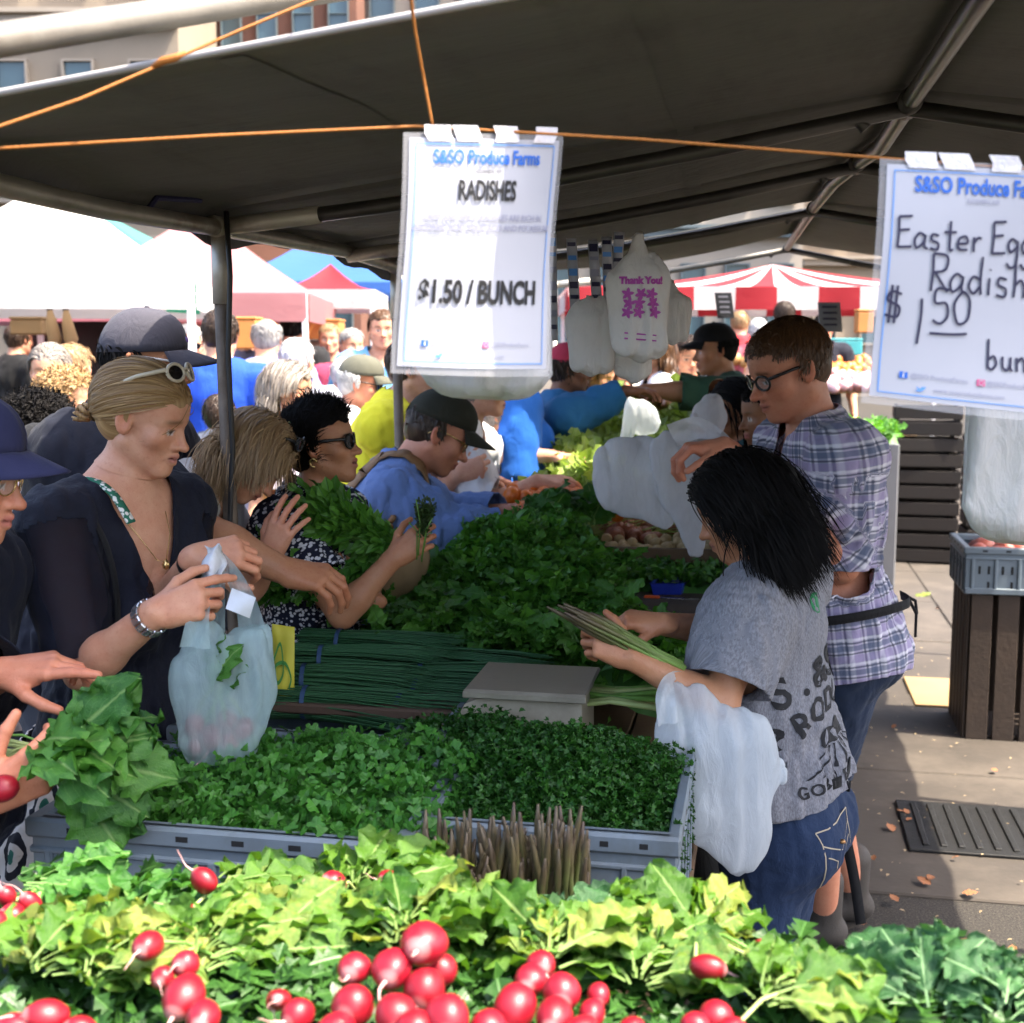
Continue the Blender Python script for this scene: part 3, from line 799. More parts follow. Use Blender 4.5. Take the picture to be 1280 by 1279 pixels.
# ---- hair
def scalp_ell(s): return V3((0, -.014, .033)), V3((.0755, .097, .081))
def make_hair(P, mat, style='short', n=1500, length=.05, vol=.010, seed=1, hairline=None, grav=.5, part=None, width=.0028, tie=None, wave=.0, bald=None, minz=None, fringe=0.0, name='hair', mass=None, clump=0.0, capline=None, tuck=.0):
    rs = np.random.RandomState(seed); s = P.s; A = np.array(P.Mh.to_3x3(), float); O = np.array(P.Mh.translation, float)
    c, r = scalp_ell(s); c = c.astype(float); r = r.astype(float)+.002
    def hl(q):      # >0 where hair grows (head frame)
        x, y, z = q[:, 0], q[:, 1], q[:, 2]
        front = np.where(y > .0, z-(.064-.10*np.clip(.062-y, 0, .1)+np.abs(x)*-.10), 1)
        sideb = np.where(y > -.0, z-(.020-.9*np.clip(.035-y, 0, .07)), 1)
        back = z+.072+.3*np.clip(-y-.05, 0, .1)
        g = np.minimum(np.minimum(front, back), np.where(np.abs(x) > .045, z-(-.034+.066*np.clip((y+.022)/.05, 0, 1)**1.0+np.clip(y-.028, 0, 1)*.9-np.clip(-y-.02, 0, .03)*2.0), 1))+wav(q, 130, 5)*.004
        if bald is not None: g = np.minimum(g, bald(x, y, z))
        if capline is not None: g = np.minimum(g, capline-z)
        return g
    # cap of hair volume under the strands
    E = Sdf(); E.ell(c, r+vol*.72, .01)
    E.ell((0, -.045, -.02), V3((.058, .055, .05))+vol*.6, .03)
    for a_, b_, r0_, r1_ in (mass or []): E.cap(a_, b_, r0_, r1_, .035)
    lo, hi = E.bounds(.01)
    v, q = mesh_sdf(lambda X: E(X)+wav(X*np.array((1, .4, .4)), 90, seed)*.0018, lo, hi, .0055)
    g = -hl(v)
    if mass:
        Ms = Sdf()
        for a_, b_, r0_, r1_ in mass: Ms.cap(a_, b_, r0_, r1_, .03)
        g = np.where(Ms(v) < .006, -1.0, g)
    capv, capf = clip_mesh(v, q, g)
    faces = [f for f in capf]; verts = [capv@(A.T*s)+O]; cu = [np.stack([capv[:, 0]*1.0, capv[:, 1]*.2, np.zeros(len(capv))], 1)]
    nb = len(capv)
    # strands
    root = []
    while sum(len(x) for x in root) < n:
        d = rs.normal(size=(n*3, 3)); d /= np.linalg.norm(d, axis=1)[:, None]; p = c+d*r; root.append(p[hl(p) > .002])
    p = np.concatenate(root)[:n]
    nseg = 9; step = (length*(.7+.5*rs.rand(n)))/nseg
    g_loc = A.T@np.array((0, 0, -1.0))       # gravity in the head frame
    def outn(p): w_ = (p-c)/(r*r); return w_/np.linalg.norm(w_, axis=1)[:, None]
    nrm0 = outn(p)
    flow = np.zeros_like(p)
    x, y, z = p[:, 0], p[:, 1], p[:, 2]
    if style == 'short':      # forward and down, a little up at the front
        fr_ = np.clip((y-.02)/.04, 0, 1)*np.clip((z-.03)/.03, 0, 1); flow = np.stack([x*1.5+rs.normal(0, .25, n)+fr_*.5, .25-fr_*.35+rs.normal(0, .3, n), -.5+fr_*1.0+rs.normal(0, .3, n)], 1)
    elif style == 'back':     # combed back
        flow = np.stack([x*2*np.clip(-y*10, 0, 1)*-1+rs.normal(0, .10, n), -np.ones(n), -.35+rs.normal(0, .10, n)-np.clip(-y, 0, 1)*4], 1)
    elif style == 'fall':     # from a parting, down
        px_ = 0.0 if part is None else part
        sgn = np.where(x+rs.normal(0, .006, n) > px_, 1, -1)
        flow = np.stack([sgn*(1.1-np.abs(x)*6), -.45-np.clip(y, -.02, 1)*9+rs.normal(0, .15, n)+fringe*np.clip(y*8, 0, 1), -.4+rs.normal(0, .1, n)], 1)
    elif style == 'curly':
        flow = rs.normal(0, 1, (n, 3))+nrm0*.8
    elif style == 'up':
        flow = np.stack([rs.normal(0, .25, n), .3+rs.normal(0, .3, n), 1.0+rs.normal(0, .3, n)], 1)
    dirv = flow-(flow*nrm0).sum(1)[:, None]*nrm0*.7; dirv /= np.linalg.norm(dirv, axis=1)[:, None]
    lift = vol*(.55+.75*rs.rand(n))
    path = [p+nrm0*lift[:, None]*.4]; cur = path[0].copy()
    tie_p = None if tie is None else np.array(tie, float)
    ph = rs.rand(n)*6.28; fr = rs.uniform(50, 90, n)
    dist = np.zeros(n)
    for j in range(nseg):
        cur = cur+dirv*step[:, None]; dist += step
        q_ = (cur-c)/(r+lift[:, None]); l = np.linalg.norm(q_, axis=1)
        m = l < 1; cur[m] = c+(cur[m]-c)/l[m][:, None]
        # keep off the neck and face
        gr = grav*(.25+.75*min(1, j/4))
        if tie_p is not None:
            tv = tie_p-cur; tl = np.linalg.norm(tv, axis=1)[:, None]; dirv = dirv*.45+tv/np.maximum(tl, 1e-4)*.75
        elif style == 'curly': dirv = dirv+rs.normal(0, .7, (n, 3))
        else: dirv = dirv*(1-gr*.5)+(g_loc+np.array((0, -tuck, 0)))*gr*.75+rs.normal(0, .05, (n, 3))
        on = outn(cur); ins = (dirv*on).sum(1)
        near = np.linalg.norm((cur-c)/(r+lift[:, None]), axis=1) < 1.12
        dirv = np.where((near & (ins < 0))[:, None], dirv-ins[:, None]*on, dirv)
        if wave: dirv = dirv+np.stack([np.sin(dist*fr+ph), np.cos(dist*fr*.8+ph), 0*ph], 1)*wave
        dirv /= np.linalg.norm(dirv, axis=1)[:, None]
        path.append(cur.copy())
    path = np.stack(path, 1)             # n, nseg+1, 3
    if clump:
        ng = max(8, n//22); ci = rs.choice(n, ng, False); own = np.argmin(((p[:, None, :]-p[None, ci])**2).sum(2), 1)
        wgt = (np.linspace(0, 1, nseg+1)**1.2*clump)[None, :, None]
        path = path*(1-wgt)+(path[ci][own]+rs.normal(0, .0035, (n, 1, 3)))*wgt
    tan = np.gradient(path, axis=1); tan /= np.linalg.norm(tan, axis=2)[..., None]+1e-9
    on = (path-c)/(r*r); on /= np.linalg.norm(on, axis=2)[..., None]
    sidev = np.cross(tan, on); sidev /= np.linalg.norm(sidev, axis=2)[..., None]+1e-9
    sidev = sidev+on*rs.normal(0, .35, (n, 1, 1))
    wd = width*(.6+.8*rs.rand(n))[:, None, None]*np.array([.7, 1, 1, 1, 1, .95, .85, .7, .45, .12])[None, :, None]
    a = path+sidev*wd; b = path-sidev*wd
    pts = np.stack([a, b], 2).reshape(-1, 3)
    verts.append(pts@(A.T*s)+O)
    cid = rs.rand(n)*3
    cu.append(np.stack([np.repeat(cid, (nseg+1)*2), np.tile(np.repeat(np.arange(nseg+1)*length/nseg, 2), n), np.zeros(n*(nseg+1)*2)], 1))
    i0 = (np.arange(n)*(nseg+1)*2)[:, None]+np.arange(nseg)[None]*2
    i0 = i0.reshape(-1)+nb
    faces.append(np.stack([i0, i0+1, i0+3, i0+2], 1))
    V = np.concatenate(verts)
    me = mesh_np(name, V-np.array(P.org), faces); vvec(me, np.concatenate(cu))
    return link(name, me, mat, P.o)
def loc_child(P, name, mb, mat, smooth=False, parent=None):
    """mesh in head units -> child of the person"""
    me = mb.mesh(name, smooth); M = Matrix.Translation(-P.org) @ P.Mh @ Matrix.Scale(P.s, 4); me.transform(M)
    return link(name, me, mat, parent or P.o)
def make_cap(P, mat, brim_mat=None, brim=.075, tilt=0, back=False, patch=None, high=.0, z0=.045):
    m = MB(); rows = []; n = 28
    for i in range(9):
        t = i/8; ph = t*math.pi/2
        rr = math.cos(ph)**.75; zz = z0+(.090+high)*math.sin(ph)
        row = []
        for j in range(n+1):
            a = 2*math.pi*j/n
            w_ = 1+.012*math.sin(a*6+1)*(1-t)+.008*math.sin(a*11)
            row.append(Vector((math.sin(a)*.086*rr*w_, -.012+math.cos(a)*.108*rr*w_, zz+.010*(math.cos(a) if not back else 0)*(1-t)-.012*(1-math.cos(a))*.5*(1-t))))
        rows.append(row)
    m.grid(rows); cap = loc_child(P, 'cap', m, mat, True); solid(cap, .003, 0)
    b = MB(); rows = []
    for i in range(7):
        t = i/6; row = []
        for j in range(17):
            u = -1+2*j/16; a = u*.86
            ex = brim*t*math.sqrt(max(0, 1-(u*.96)**2))
            x = math.sin(a)*.086; y = -.012+math.cos(a)*.108+ex
            row.append(Vector((x, y, z0+.008-.024*u*u*(.3+.9*t)-t*.016+.006*math.cos(a))))
        rows.append(row)
    b.grid(rows); br = loc_child(P, 'cap_brim', b, brim_mat or mat, True, None); solid(br, .003, 0)
    bt = MB(); bt.lathe([(.0001, z0+.096+high), (.006, z0+.094+high), (.007, z0+.089+high)], 8, Matrix.Translation((0, -.012, 0))); loc_child(P, 'cap_button', bt, mat, True)
    return cap
def make_glasses(P, fmat, lmat, z=.004, y=.098, big=1.0, up=False, temple=True, r=.0024):
    """spectacles; up = pushed up on the hair"""
    m = MB(); l = MB(); zt = z
    Mx = Matrix.Identity(4)
    if up: Mx = Matrix.Translation((0, -.022, .074)) @ Matrix.Rotation(R(34), 4, 'X') @ Matrix.Translation((0, .004, 0))
    for sx in (-1, 1):
        ring = []
        for j in range(15):
            a = 2*math.pi*j/14; x = sx*.034+math.cos(a)*.0245*big; zz = z+math.sin(a)*.0175*big*(1.08 if math.sin(a) < 0 else 1)
            ring.append(Mx @ Vector((x, y-abs(x)*.16-(x*x)*1.2, zz)))
        m.tube(ring, r, 6, False)
        cx = sum((p for p in ring[:-1]), Vector())/14
        l.add([cx]+ring[:-1], [(0, i+1, (i+1) % 14+1) for i in range(14)])
        if temple:
            p0 = Mx @ Vector((sx*.0585*big**.3, y-.014, z+.008)); p1 = Mx @ Vector((sx*.079, .02, z+.010)); p2 = Mx @ Vector((sx*.081, -.022, z+.006)); p3 = Mx @ Vector((sx*.079, -.036, z-.018))
            m.tube([p0, p1, p2, p3], [r*1.3, r*1.2, r*1.1, r*.8], 6)
    m.tube([Mx @ Vector((-.010, y-.002, z+.003)), Mx @ Vector((0, y, z+.006)), Mx @ Vector((.010, y-.002, z+.003))], r, 6)
    g = loc_child(P, 'glasses', m, fmat, True)
    loc_child(P, 'lenses', l, lmat, False, g)
    return g
# ------------------------------------------------------------------ shared materials
def make_mats():
    b = NB('asphalt'); co = b.coord(); n1 = b.noise(co, 1.3, 5, .65); n2 = b.noise(co, 140, 3, .7)
    c = b.mix(n1, (.017, .016, .0155), (.036, .033, .030)); c = b.mix(b.ramp(n2, [(.45, (0, 0, 0)), (.68, (1, 1, 1))]), c, (.08, .07, .058))
    v = b.new('ShaderNodeTexVoronoi', feature='DISTANCE_TO_EDGE'); b.l.new(b.scale(co, (.9, .55, 1)), v.inputs['Vector']); v.inputs['Scale'].default_value = 1.1
    cr = b.ramp(v.outputs['Distance'], [(.0, (1, 1, 1)), (.012, (0, 0, 0))]); c = b.mix(b.math('MULTIPLY', cr, .6), c, (.02, .02, .02))
    st = b.ramp(b.noise(co, 4.5, 4, .6), [(.58, (0, 0, 0)), (.7, (1, 1, 1))]); c = b.mix(b.math('MULTIPLY', st, .55), c, (.04, .037, .033))
    b.set(col=c, rough=.9, spec=.25); b.bump(b.math('ADD', n2, b.math('MULTIPLY', cr, -1.2)), .5, .006); MATS['asphalt'] = b.m
    b = NB('tarp'); co = b.coord(); n1 = b.noise(b.scale(co, (1, 4, 1)), 2.2, 5, .6); n2 = b.noise(b.scale(co, (30, 300, 30)), 1, 2)
    c = b.mix(n1, (.112, .110, .099), (.185, .182, .164)); c = b.mix(b.math('MULTIPLY', n2, .35), c, (.09, .09, .08)); c = b.mix(b.ramp(b.noise(b.scale(co, (3, .8, 1)), 3, 5, .7), [(.5, (0, 0, 0)), (.75, (.6, .6, .6))]), c, (.07, .066, .056))
    b.set(col=c, rough=.75, spec=.3); b.bump(b.math('ADD', b.noise(b.scale(co, (3, 9, 3)), 2.5, 4, .6), b.math('MULTIPLY', n2, .15)), .5, .02)
    tl = b.new('ShaderNodeBsdfTranslucent'); tl.inputs[0].default_value = (.13, .122, .105, 1); mx = b.new('ShaderNodeMixShader'); mx.inputs[0].default_value = .15
    b.l.new(b.p.outputs[0], mx.inputs[1]); b.l.new(tl.outputs[0], mx.inputs[2]); b.l.new(mx.outputs[0], b.out.inputs[0]); MATS['tarp'] = b.m
    plain('galv', (.42, .39, .33), .42, .25, 14, .12, .55, .002, dirt=(.20, .15, .10)); plain('galv_light', (.58, .54, .46), .45, .2, 14, .12, .35, .002, dirt=(.30, .24, .17))
    plain('rusty_post', (.20, .155, .115), .65, .3, 18, .3, .25, .002, dirt=(.10, .065, .04))
    plain('dark_pipe', (.10, .095, .085), .45, .3, 14, .1, .6, .002)
    plain('orange_cord', (.36, .125, .016), .7, .2, 60, .5, 0, .002, bscale=400)
    plain('crate_grey', (.150, .190, .225), .5, .14, 9, .10, 0, .002, dirt=(.10, .115, .12)); plain('slot', (.008, .009, .010), .8, .1)
    plain('wood_dark', (.055, .036, .024), .8, .35, 5, .35, 0, .004, dirt=(.025, .017, .012)); plain('wood_table', (.16, .095, .05), .7, .3, 6, .3, 0, .004)
    plain('wood_board', (.36, .24, .12), .7, .2, 6, .2)
    plain('paper', (.44, .45, .51), .35, .04, 6, .12, 0, .004, bscale=9); plain('ink_blue', (.02, .13, .55), .5, .05); plain('ink_black', (.012, .012, .014), .5, .05)
    plain('ink_navy', (.02, .02, .06), .5, .1); plain('ink_pale', (.30, .31, .42), .5, .05); plain('line_blue', (.10, .30, .75), .5, .05); plain('ink_pink', (.70, .08, .25), .5, .1); plain('ink_magenta', (.42, .05, .38), .5, .1)
    b = NB('plastic_sleeve'); b.set(col=(.9, .9, .95), rough=.12, trans=.0, alpha=.22, spec=.6); MATS['plastic_sleeve'] = b.m
    def bag(name, col, alpha, tr=.4, rough=.20):
        b = NB(name); co = b.coord(); n = b.noise(b.scale(co, (1, 1, .35)), 34, 5, .65, 1.6)
        b.set(col=col, rough=rough, spec=.55, alpha=b.math('MULTIPLY_ADD', n, .25, alpha-.10, clamp=True)); vo = b.new('ShaderNodeTexVoronoi', feature='F1'); b.l.new(b.scale(b.noise(co, 9, 2, .5, 0, 'Color'), (.12, .12, .12)), vo.inputs['Vector']) if False else b.l.new(b.scale(co, (1, 1, .55)), vo.inputs['Vector']); vo.inputs['Scale'].default_value = 26; b.bump(b.math('MULTIPLY_ADD', vo.outputs['Distance'], .8, n), .5, .014)
        t = b.new('ShaderNodeBsdfTranslucent'); t.inputs[0].default_value = (*col, 1); m = b.new('ShaderNodeMixShader'); m.inputs[0].default_value = tr
        b.l.new(b.p.outputs[0], m.inputs[1]); tt = b.new('ShaderNodeBsdfTransparent'); m2 = b.new('ShaderNodeMixShader'); b.l.new(b.math('MULTIPLY_ADD', n, .25, alpha-.10, clamp=True), m2.inputs[0])
        b.l.new(tt.outputs[0], m2.inputs[1]); b.l.new(t.outputs[0], m2.inputs[2]); b.l.new(m2.outputs[0], m.inputs[2]); b.l.new(m.outputs[0], b.out.inputs[0]); MATS[name] = b.m
    bag('bag_clear', (.80, .85, .89), .66); bag('bag_white', (.80, .80, .82), .84, .45); bag('bag_paperwhite', (.80, .78, .76), .97, .25, .45)
    bag('bag_teal', (.56, .74, .76), .46)
make_mats()
# ------------------------------------------------------------------ ground
m = MB(); m.grid([[Vector((x, y, 0)) for x in (-90, -20, -6, -2, 0, 1, 2, 4, 12, 60)] for y in (-30, -5, 0, 2, 3, 4, 5, 7, 10, 20, 60, 120)])
tag(m.build('ground', MATS['asphalt']), kind='structure')
def ground_pt(px, py): return onz(px, py, 0)
# concrete slab strip + drain plate on the walkway
plain('concrete', (.055, .045, .036), .85, .2, 3, .3, 0, .004, dirt=(.10, .082, .065)); plain('tan_plate', (.34, .22, .10), .75, .15, 6, .2); plain('drain', (.012, .012, .012), .6, .3, 30, .5, .3)
pv = empty('pavement'); tag(pv, kind='structure')
rs = random.Random(5)
for i in range(9):
    for j in range(3):
        y0 = 4.1+i*1.25; m = MB(); m.bbox((.78+j*.85, y0+.6, -.006+rs.uniform(-.003, .003)), (.84, 1.24, .03), .006); m.build('paving_slab', MATS['concrete'], pv)
m = MB(); pl = ground_pt(1190, 870); m.bbox((pl.x, pl.y, .014), (.42, .55, .016), .004); tag(m.build('cover_plate', MATS['tan_plate']), 'tan square cover plate lying in the paving beside the wooden crate', 'cover plate')
dr = ground_pt(1235, 1043); e = empty('drain_grate', (dr.x, dr.y, 0)); tag(e, 'dark metal drain grate in the sunlit pavement', 'drain grate')
m = MB(); m.bbox((0, 0, .016), (.60, .50, .012), .003); m.build('rim', MATS['drain'], e)
for i in range(9): m = MB(); m.bbox((-.24+i*.06, 0, .023), (.022, .42, .012), .003); m.build('bar', MATS['drain'], e)
# ------------------------------------------------------------------ canopy tent
XE, ZE, XR, ZR, XE2, Y0 = -1.19, 2.02, .27, 2.23, 1.73, 1.47
tent = empty('market_tent', (0, Y0, 0)); tag(tent, 'long grey tarpaulin canopy tent over the produce tables', 'tent')
def TL(p): return Vector(p)-Vector((0, Y0, 0))
RY = [Y0, 2.72, 3.62, 4.85, 7.4]                     # frames
def ridge(y):
    pts = [(Y0-.2, .30, 2.235), (2.72, .272, 2.226), (3.2, .262, 2.215), (3.62, .235, 2.235), (3.9, .19, 2.222), (4.85, .165, 2.245), (7.4, .12, 2.30)]
    for a, b in zip(pts, pts[1:]):
        if a[0] <= y <= b[0]: t = (y-a[0])/(b[0]-a[0]); return a[1]+t*(b[1]-a[1]), a[2]+t*(b[2]-a[2])
    return pts[-1][1:]
def roof_pt(u, y, lift=.028):
    """u: -1 left eave, 0 ridge, 1 right eave"""
    xr, zr = ridge(y); xe, ze = (XE, ZE) if u < 0 else (XE2, ZE+.02)
    if u < 0 and y > 4.2: ze += .10*min(1, (y-4.2)/2)
    t = abs(u)
    k = next((i for i in range(len(RY)-1) if RY[i] <= y <= RY[i+1]), len(RY)-2); f = (y-RY[k])/(RY[k+1]-RY[k])
    sag = -.045*math.sin(math.pi*f)*math.sin(math.pi*min(1, t*1.0))*1.2*(1 if k else .35)
    rip = .008*math.sin(y*9+t*4)*t*math.sin(math.pi*f)+.012*max(0, t-.75)*4*math.sin(y*7.5)*math.sin(math.pi*f)
    zz = zr+(ze-zr)*t+lift+sag+rip; dr_ = max(0, 1-(y-Y0)/.55)**1.5*.115
    return Vector((xr+(xe-xr)*t, y, zz-dr_*(zz-1.74)))
for sgn, nm in ((-1, 'roof_panel'), (1, 'roof_panel')):
    for k in range(len(RY)-1):
        ya, yb = (RY[k]+.30, 6.6) if (k == 3 and sgn < 0) else (RY[k], RY[k+1]); ys = [ya+(yb-ya)*i/16 for i in range(17)]     # the far tarps do not quite meet
        m = MB()
        P_ = []
        for y in ys:
            row = [TL(roof_pt(sgn*t/18, y)) for t in range(19)]
            e = Vector(roof_pt(sgn, y))
            w_ = .05+.012*math.sin(y*14)+.02*math.sin(y*5.1)
            row += [TL(e+Vector((sgn*.028, 0, -.02))), TL(e+Vector((sgn*.034, 0, -w_)))]
            P_.append(row if sgn > 0 else row[::-1])
        m.grid(P_); o = m.build(nm, MATS['tarp'], tent, smooth=True); solid(o, .004, 0)
for sgn in (-1, 1):          # sewn seams
    for u in (.3, .62):
        m = MB(); ys = [RY[0]+(4.8-RY[0])*i/80 for i in range(81)]; m.grid([[TL(roof_pt(sgn*(u+du), y)+Vector((0, 0, -.0045))) for du in (-.012, 0, .012)] for y in ys]); m.build('seam', MATS['tarp'], tent, smooth=True)
# white hem along the front edge
plain('hem_white', (.36, .34, .33), .6, .1)
m = MB(); m.tube([TL(roof_pt(-1+2*i/40, Y0)+Vector((0, -.004, .004))) for i in range(41)], .005, 7); m.build('front_hem', MATS['hem_white'], tent, smooth=True)
# frame: ridge pipe, rafters, eave pipes, posts
m = MB(); m.tube([TL((ridge(y)[0], y, ridge(y)[1]-.004)) for y in (Y0-.1, 2.0, 2.72, 3.2, 3.62, 3.9, 4.85, 6, 7.4)], .0185, 12); m.build('ridge_pipe', plain('ridge_metal', (.20, .185, .16), .35, .25, 14, .1, .7, .002), tent, smooth=True)
for k, y in enumerate(RY):
    if k == 0: continue
    xr, zr = ridge(y)
    for sgn in (-1, 1):
        ze = ZE+(.10*min(1, (y-4.2)/2) if sgn < 0 and y > 4.2 else 0)
        xe = XE if sgn < 0 else XE2
        m = MB(); m.tube([TL((xr+(xe-xr)*t, y, zr+(ze-zr)*t-.012-.02*math.sin(math.pi*t))) for t in [0, .25, .5, .75, .86]], .0165, 10); m.build('rafter', MATS['dark_pipe'], tent, smooth=True)
        m = MB(); m.tube([TL((xr+(xe-xr)*t, y, zr+(ze-zr)*t-.012-.02*math.sin(math.pi*t))) for t in [.84, .93, 1.0]], .0195, 12); m.build('rafter_sleeve', MATS['galv_light'], tent, smooth=True)
        yp = 4.12 if (k == 2 and sgn < 0) else y
        m = MB(); m.tube([TL((xe, yp, ze-.03)), TL((xe, yp, ze-.18))], .0195, 12); m.build('post_sleeve', MATS['galv_light'], tent, smooth=True)
        pm = MATS['rusty_post'] if k != 4 else MATS['galv']
        m = MB(); m.tube([TL((xe, yp, ze-.17)), TL((xe+.012, yp, 1.0)), TL((xe+.02, yp, .0))], .0165, 12); m.build('post', pm, tent, smooth=True)
        m = MB(); m.tube([TL((xe, yp-.03, ze-.012)), TL((xe, yp+.03, ze-.012))], .024, 12); m.build('joint', MATS['galv_light'], tent, smooth=True)
for xe in (XE, XE2):
    ys = [Y0-.05, 1.8, 2.2, 2.72, 3.62, 4.2, 4.85, 6, 7.4]
    m = MB(); m.tube([TL((xe, y, ZE-.012+(.10*min(1, (y-4.2)/2) if xe < 0 and y > 4.2 else 0)-.014*math.sin((y-Y0)*2.4))) for y in ys], .019, 12); m.build('eave_pipe', MATS['galv'], tent, smooth=True)
for sgn in (-1, 1):           # ridge couplers
    pass
for y in RY[1:]:
    xr, zr = ridge(y); m = MB(); m.tube([TL((xr, y-.05, zr-.004)), TL((xr, y+.05, zr-.004))], .024, 12); m.tube([TL((xr-.10, y, zr-.028)), TL((xr-.08, y, zr-.05))], .012, 8); m.build('ridge_joint', MATS['dark_pipe'], tent, smooth=True)
# cable ties and cord on the near post
plain('navy_strap', (.03, .03, .09), .6, .1); plain('black_cable', (.018, .017, .017), .5, .1)
m = MB(); p = Vector((XE, 2.72, ZE)); m.tube([TL(p+Vector((.03, -.03, .02))), TL(p+Vector((.035, -.03, -.12))), TL(p+Vector((.025, -.03, -.3))), TL(p+Vector((.032, -.035, -.5))), TL(p+Vector((.012, -.03, -.75))), TL(p+Vector((.06, -.03, -1.02)))], .006, 6); m.build('post_cable', MATS['black_cable'], tent, smooth=True)
m = MB(); m.tube([TL(p+Vector((-.01, -.36, -.035))), TL(p+Vector((.0, -.30, .018))), TL(p+Vector((.02, -.14, .03)))], .006, 6); m.build('strap', MATS['navy_strap'], tent)
# near frame pipe, upper left
m = MB(); m.tube([at(-260, 88, 1.18), at(0, 50, 1.38), at(345, -4, 1.72), at(640, -46, 2.1)], .0180, 14); tag(m.build('frame_pipe', plain('pipe_weathered', (.20, .18, .15), .5, .25, 14, .15, .2, .002, dirt=(.12, .10, .075)), smooth=True), 'thick pale metal pipe crossing the upper left above the tarpaulin', 'pipe')
# ------------------------------------------------------------------ cords
def cord(pts, label, r=.0018):
    m = MB(); P = [at(*p) for p in pts]; Q = []
    for i in range(len(P)-1):
        for t in range(6): Q.append(P[i].lerp(P[i+1], t/6))
    Q.append(P[-1]); m.tube(Q, r, 7); return tag(m.build('cord', MATS['orange_cord'], smooth=True), label, 'cord', 'orange cords of the tent')
cord([(-60, 189, 1.42), (260, 170, 1.46), (520, 158, 1.5), (800, 174, 1.52), (1120, 199, 1.5), (1400, 221, 1.5)], 'orange cord stretched across the stall carrying the two price signs')
cord([(-60, 178, 1.36), (100, 124, 1.42), (215, 75, 1.47), (300, 38, 1.5), (420, -12, 1.55)], 'orange cord running diagonally up the left edge of the tarpaulin')
cord([(511, -20, 1.42), (519, 40, 1.46), (530, 100, 1.49), (541, 160, 1.5)], 'short orange cord hanging straight down above the radishes sign')
m = MB(); q_ = at(212, 75, 1.46); m.tube([q_-RGT*.02-UP*.008, q_-RGT*.008-UP*.001, q_+RGT*.006+UP*.002, q_+RGT*.018+UP*.008], [.0025, .0045, .0045, .0025], 8); tag(m.build('cord_knot', MATS['orange_cord'], smooth=True), 'orange knot tied in the diagonal cord at the tarpaulin edge', 'knot')
# ------------------------------------------------------------------ text helper
def text_mesh(txt, size=1.0, bold=0.0, sx=1.0, align='CENTER', shear=0.0, res=3):
    cu = bpy.data.curves.new('t', 'FONT'); cu.body = txt; cu.size = size; cu.align_x = align; cu.align_y = 'CENTER'; cu.offset = bold; cu.shear = shear; cu.resolution_u = res; cu.fill_mode = 'FRONT'
    o = bpy.data.objects.new('t', cu); COL.objects.link(o); dg = bpy.context.evaluated_depsgraph_get()
    me = bpy.data.meshes.new_from_object(o.evaluated_get(dg)); bpy.data.objects.remove(o); bpy.data.curves.remove(cu)
    if sx != 1: me.transform(Matrix.Diagonal((sx, 1, 1, 1)))
    return me
def ribbon(pts, wd):
    """flat pen stroke in the sheet plane"""
    vs, fs = [], []; n = len(pts)
    for i, p in enumerate(pts):
        a = Vector(pts[max(0, i-1)]); b = Vector(pts[min(n-1, i+1)]); d = (b-a); d = d.normalized() if d.length > 0 else Vector((1, 0)); nn = Vector((-d.y, d.x))*wd*.5
        vs += [(p[0]+nn.x, p[1]+nn.y, 0), (p[0]-nn.x, p[1]-nn.y, 0)]
    for i in range(n-1): fs.append((2*i, 2*i+1, 2*i+3, 2*i+2))
    return vs, fs
def spline(pts, n=8):
    P = [Vector(p) for p in pts]; 
    if len(P) < 3: return P
    out = []
    for i in range(len(P)-1):
        p0, p1, p2, p3 = P[max(0, i-1)], P[i], P[i+1], P[min(len(P)-1, i+2)]
        for k in range(n):
            t = k/n; out.append(.5*((2*p1)+(p2-p0)*t+(2*p0-5*p1+4*p2-p3)*t*t+(3*p1-p0-3*p2+p3)*t**3))
    return out+[P[-1]]
# ------------------------------------------------------------------ price signs
class Sheet:
    """a slightly bowed sheet between four corners; (u right, v down) 0..1 -> point"""
    def __init__(s, tl, tr, br, bl, bow=.012): s.c = [Vector(x) for x in (tl, tr, br, bl)]; s.n = (s.c[1]-s.c[0]).cross(s.c[3]-s.c[0]).normalized()*1.0; s.bow = bow
    def __call__(s, u, v, h=0):
        a = s.c[0].lerp(s.c[1], u); b = s.c[3].lerp(s.c[2], u); p = a.lerp(b, v)
        return p-s.n*(s.bow*math.sin(math.pi*u)*(.5+.5*v)+.004*math.sin(v*5+u*2))-s.n*h*-1*(1 if s.n.dot(FWD) < 0 else -1)
    def mesh(s, u0, u1, v0, v1, h, org, n=10):
        m = MB(); m.grid([[s(u0+(u1-u0)*i/n, v0+(v1-v0)*j/n, h)-org for i in range(n+1)] for j in range(n+1)]); return m
    def put(s, me, uc, vc, w, hgt, h, org, aspect):
        """flat mesh (x,y) in sheet-width units -> on the sheet"""
        for v in me.vertices: v.co = s(uc+v.co.x, vc-v.co.y*aspect, h)-org
        return me
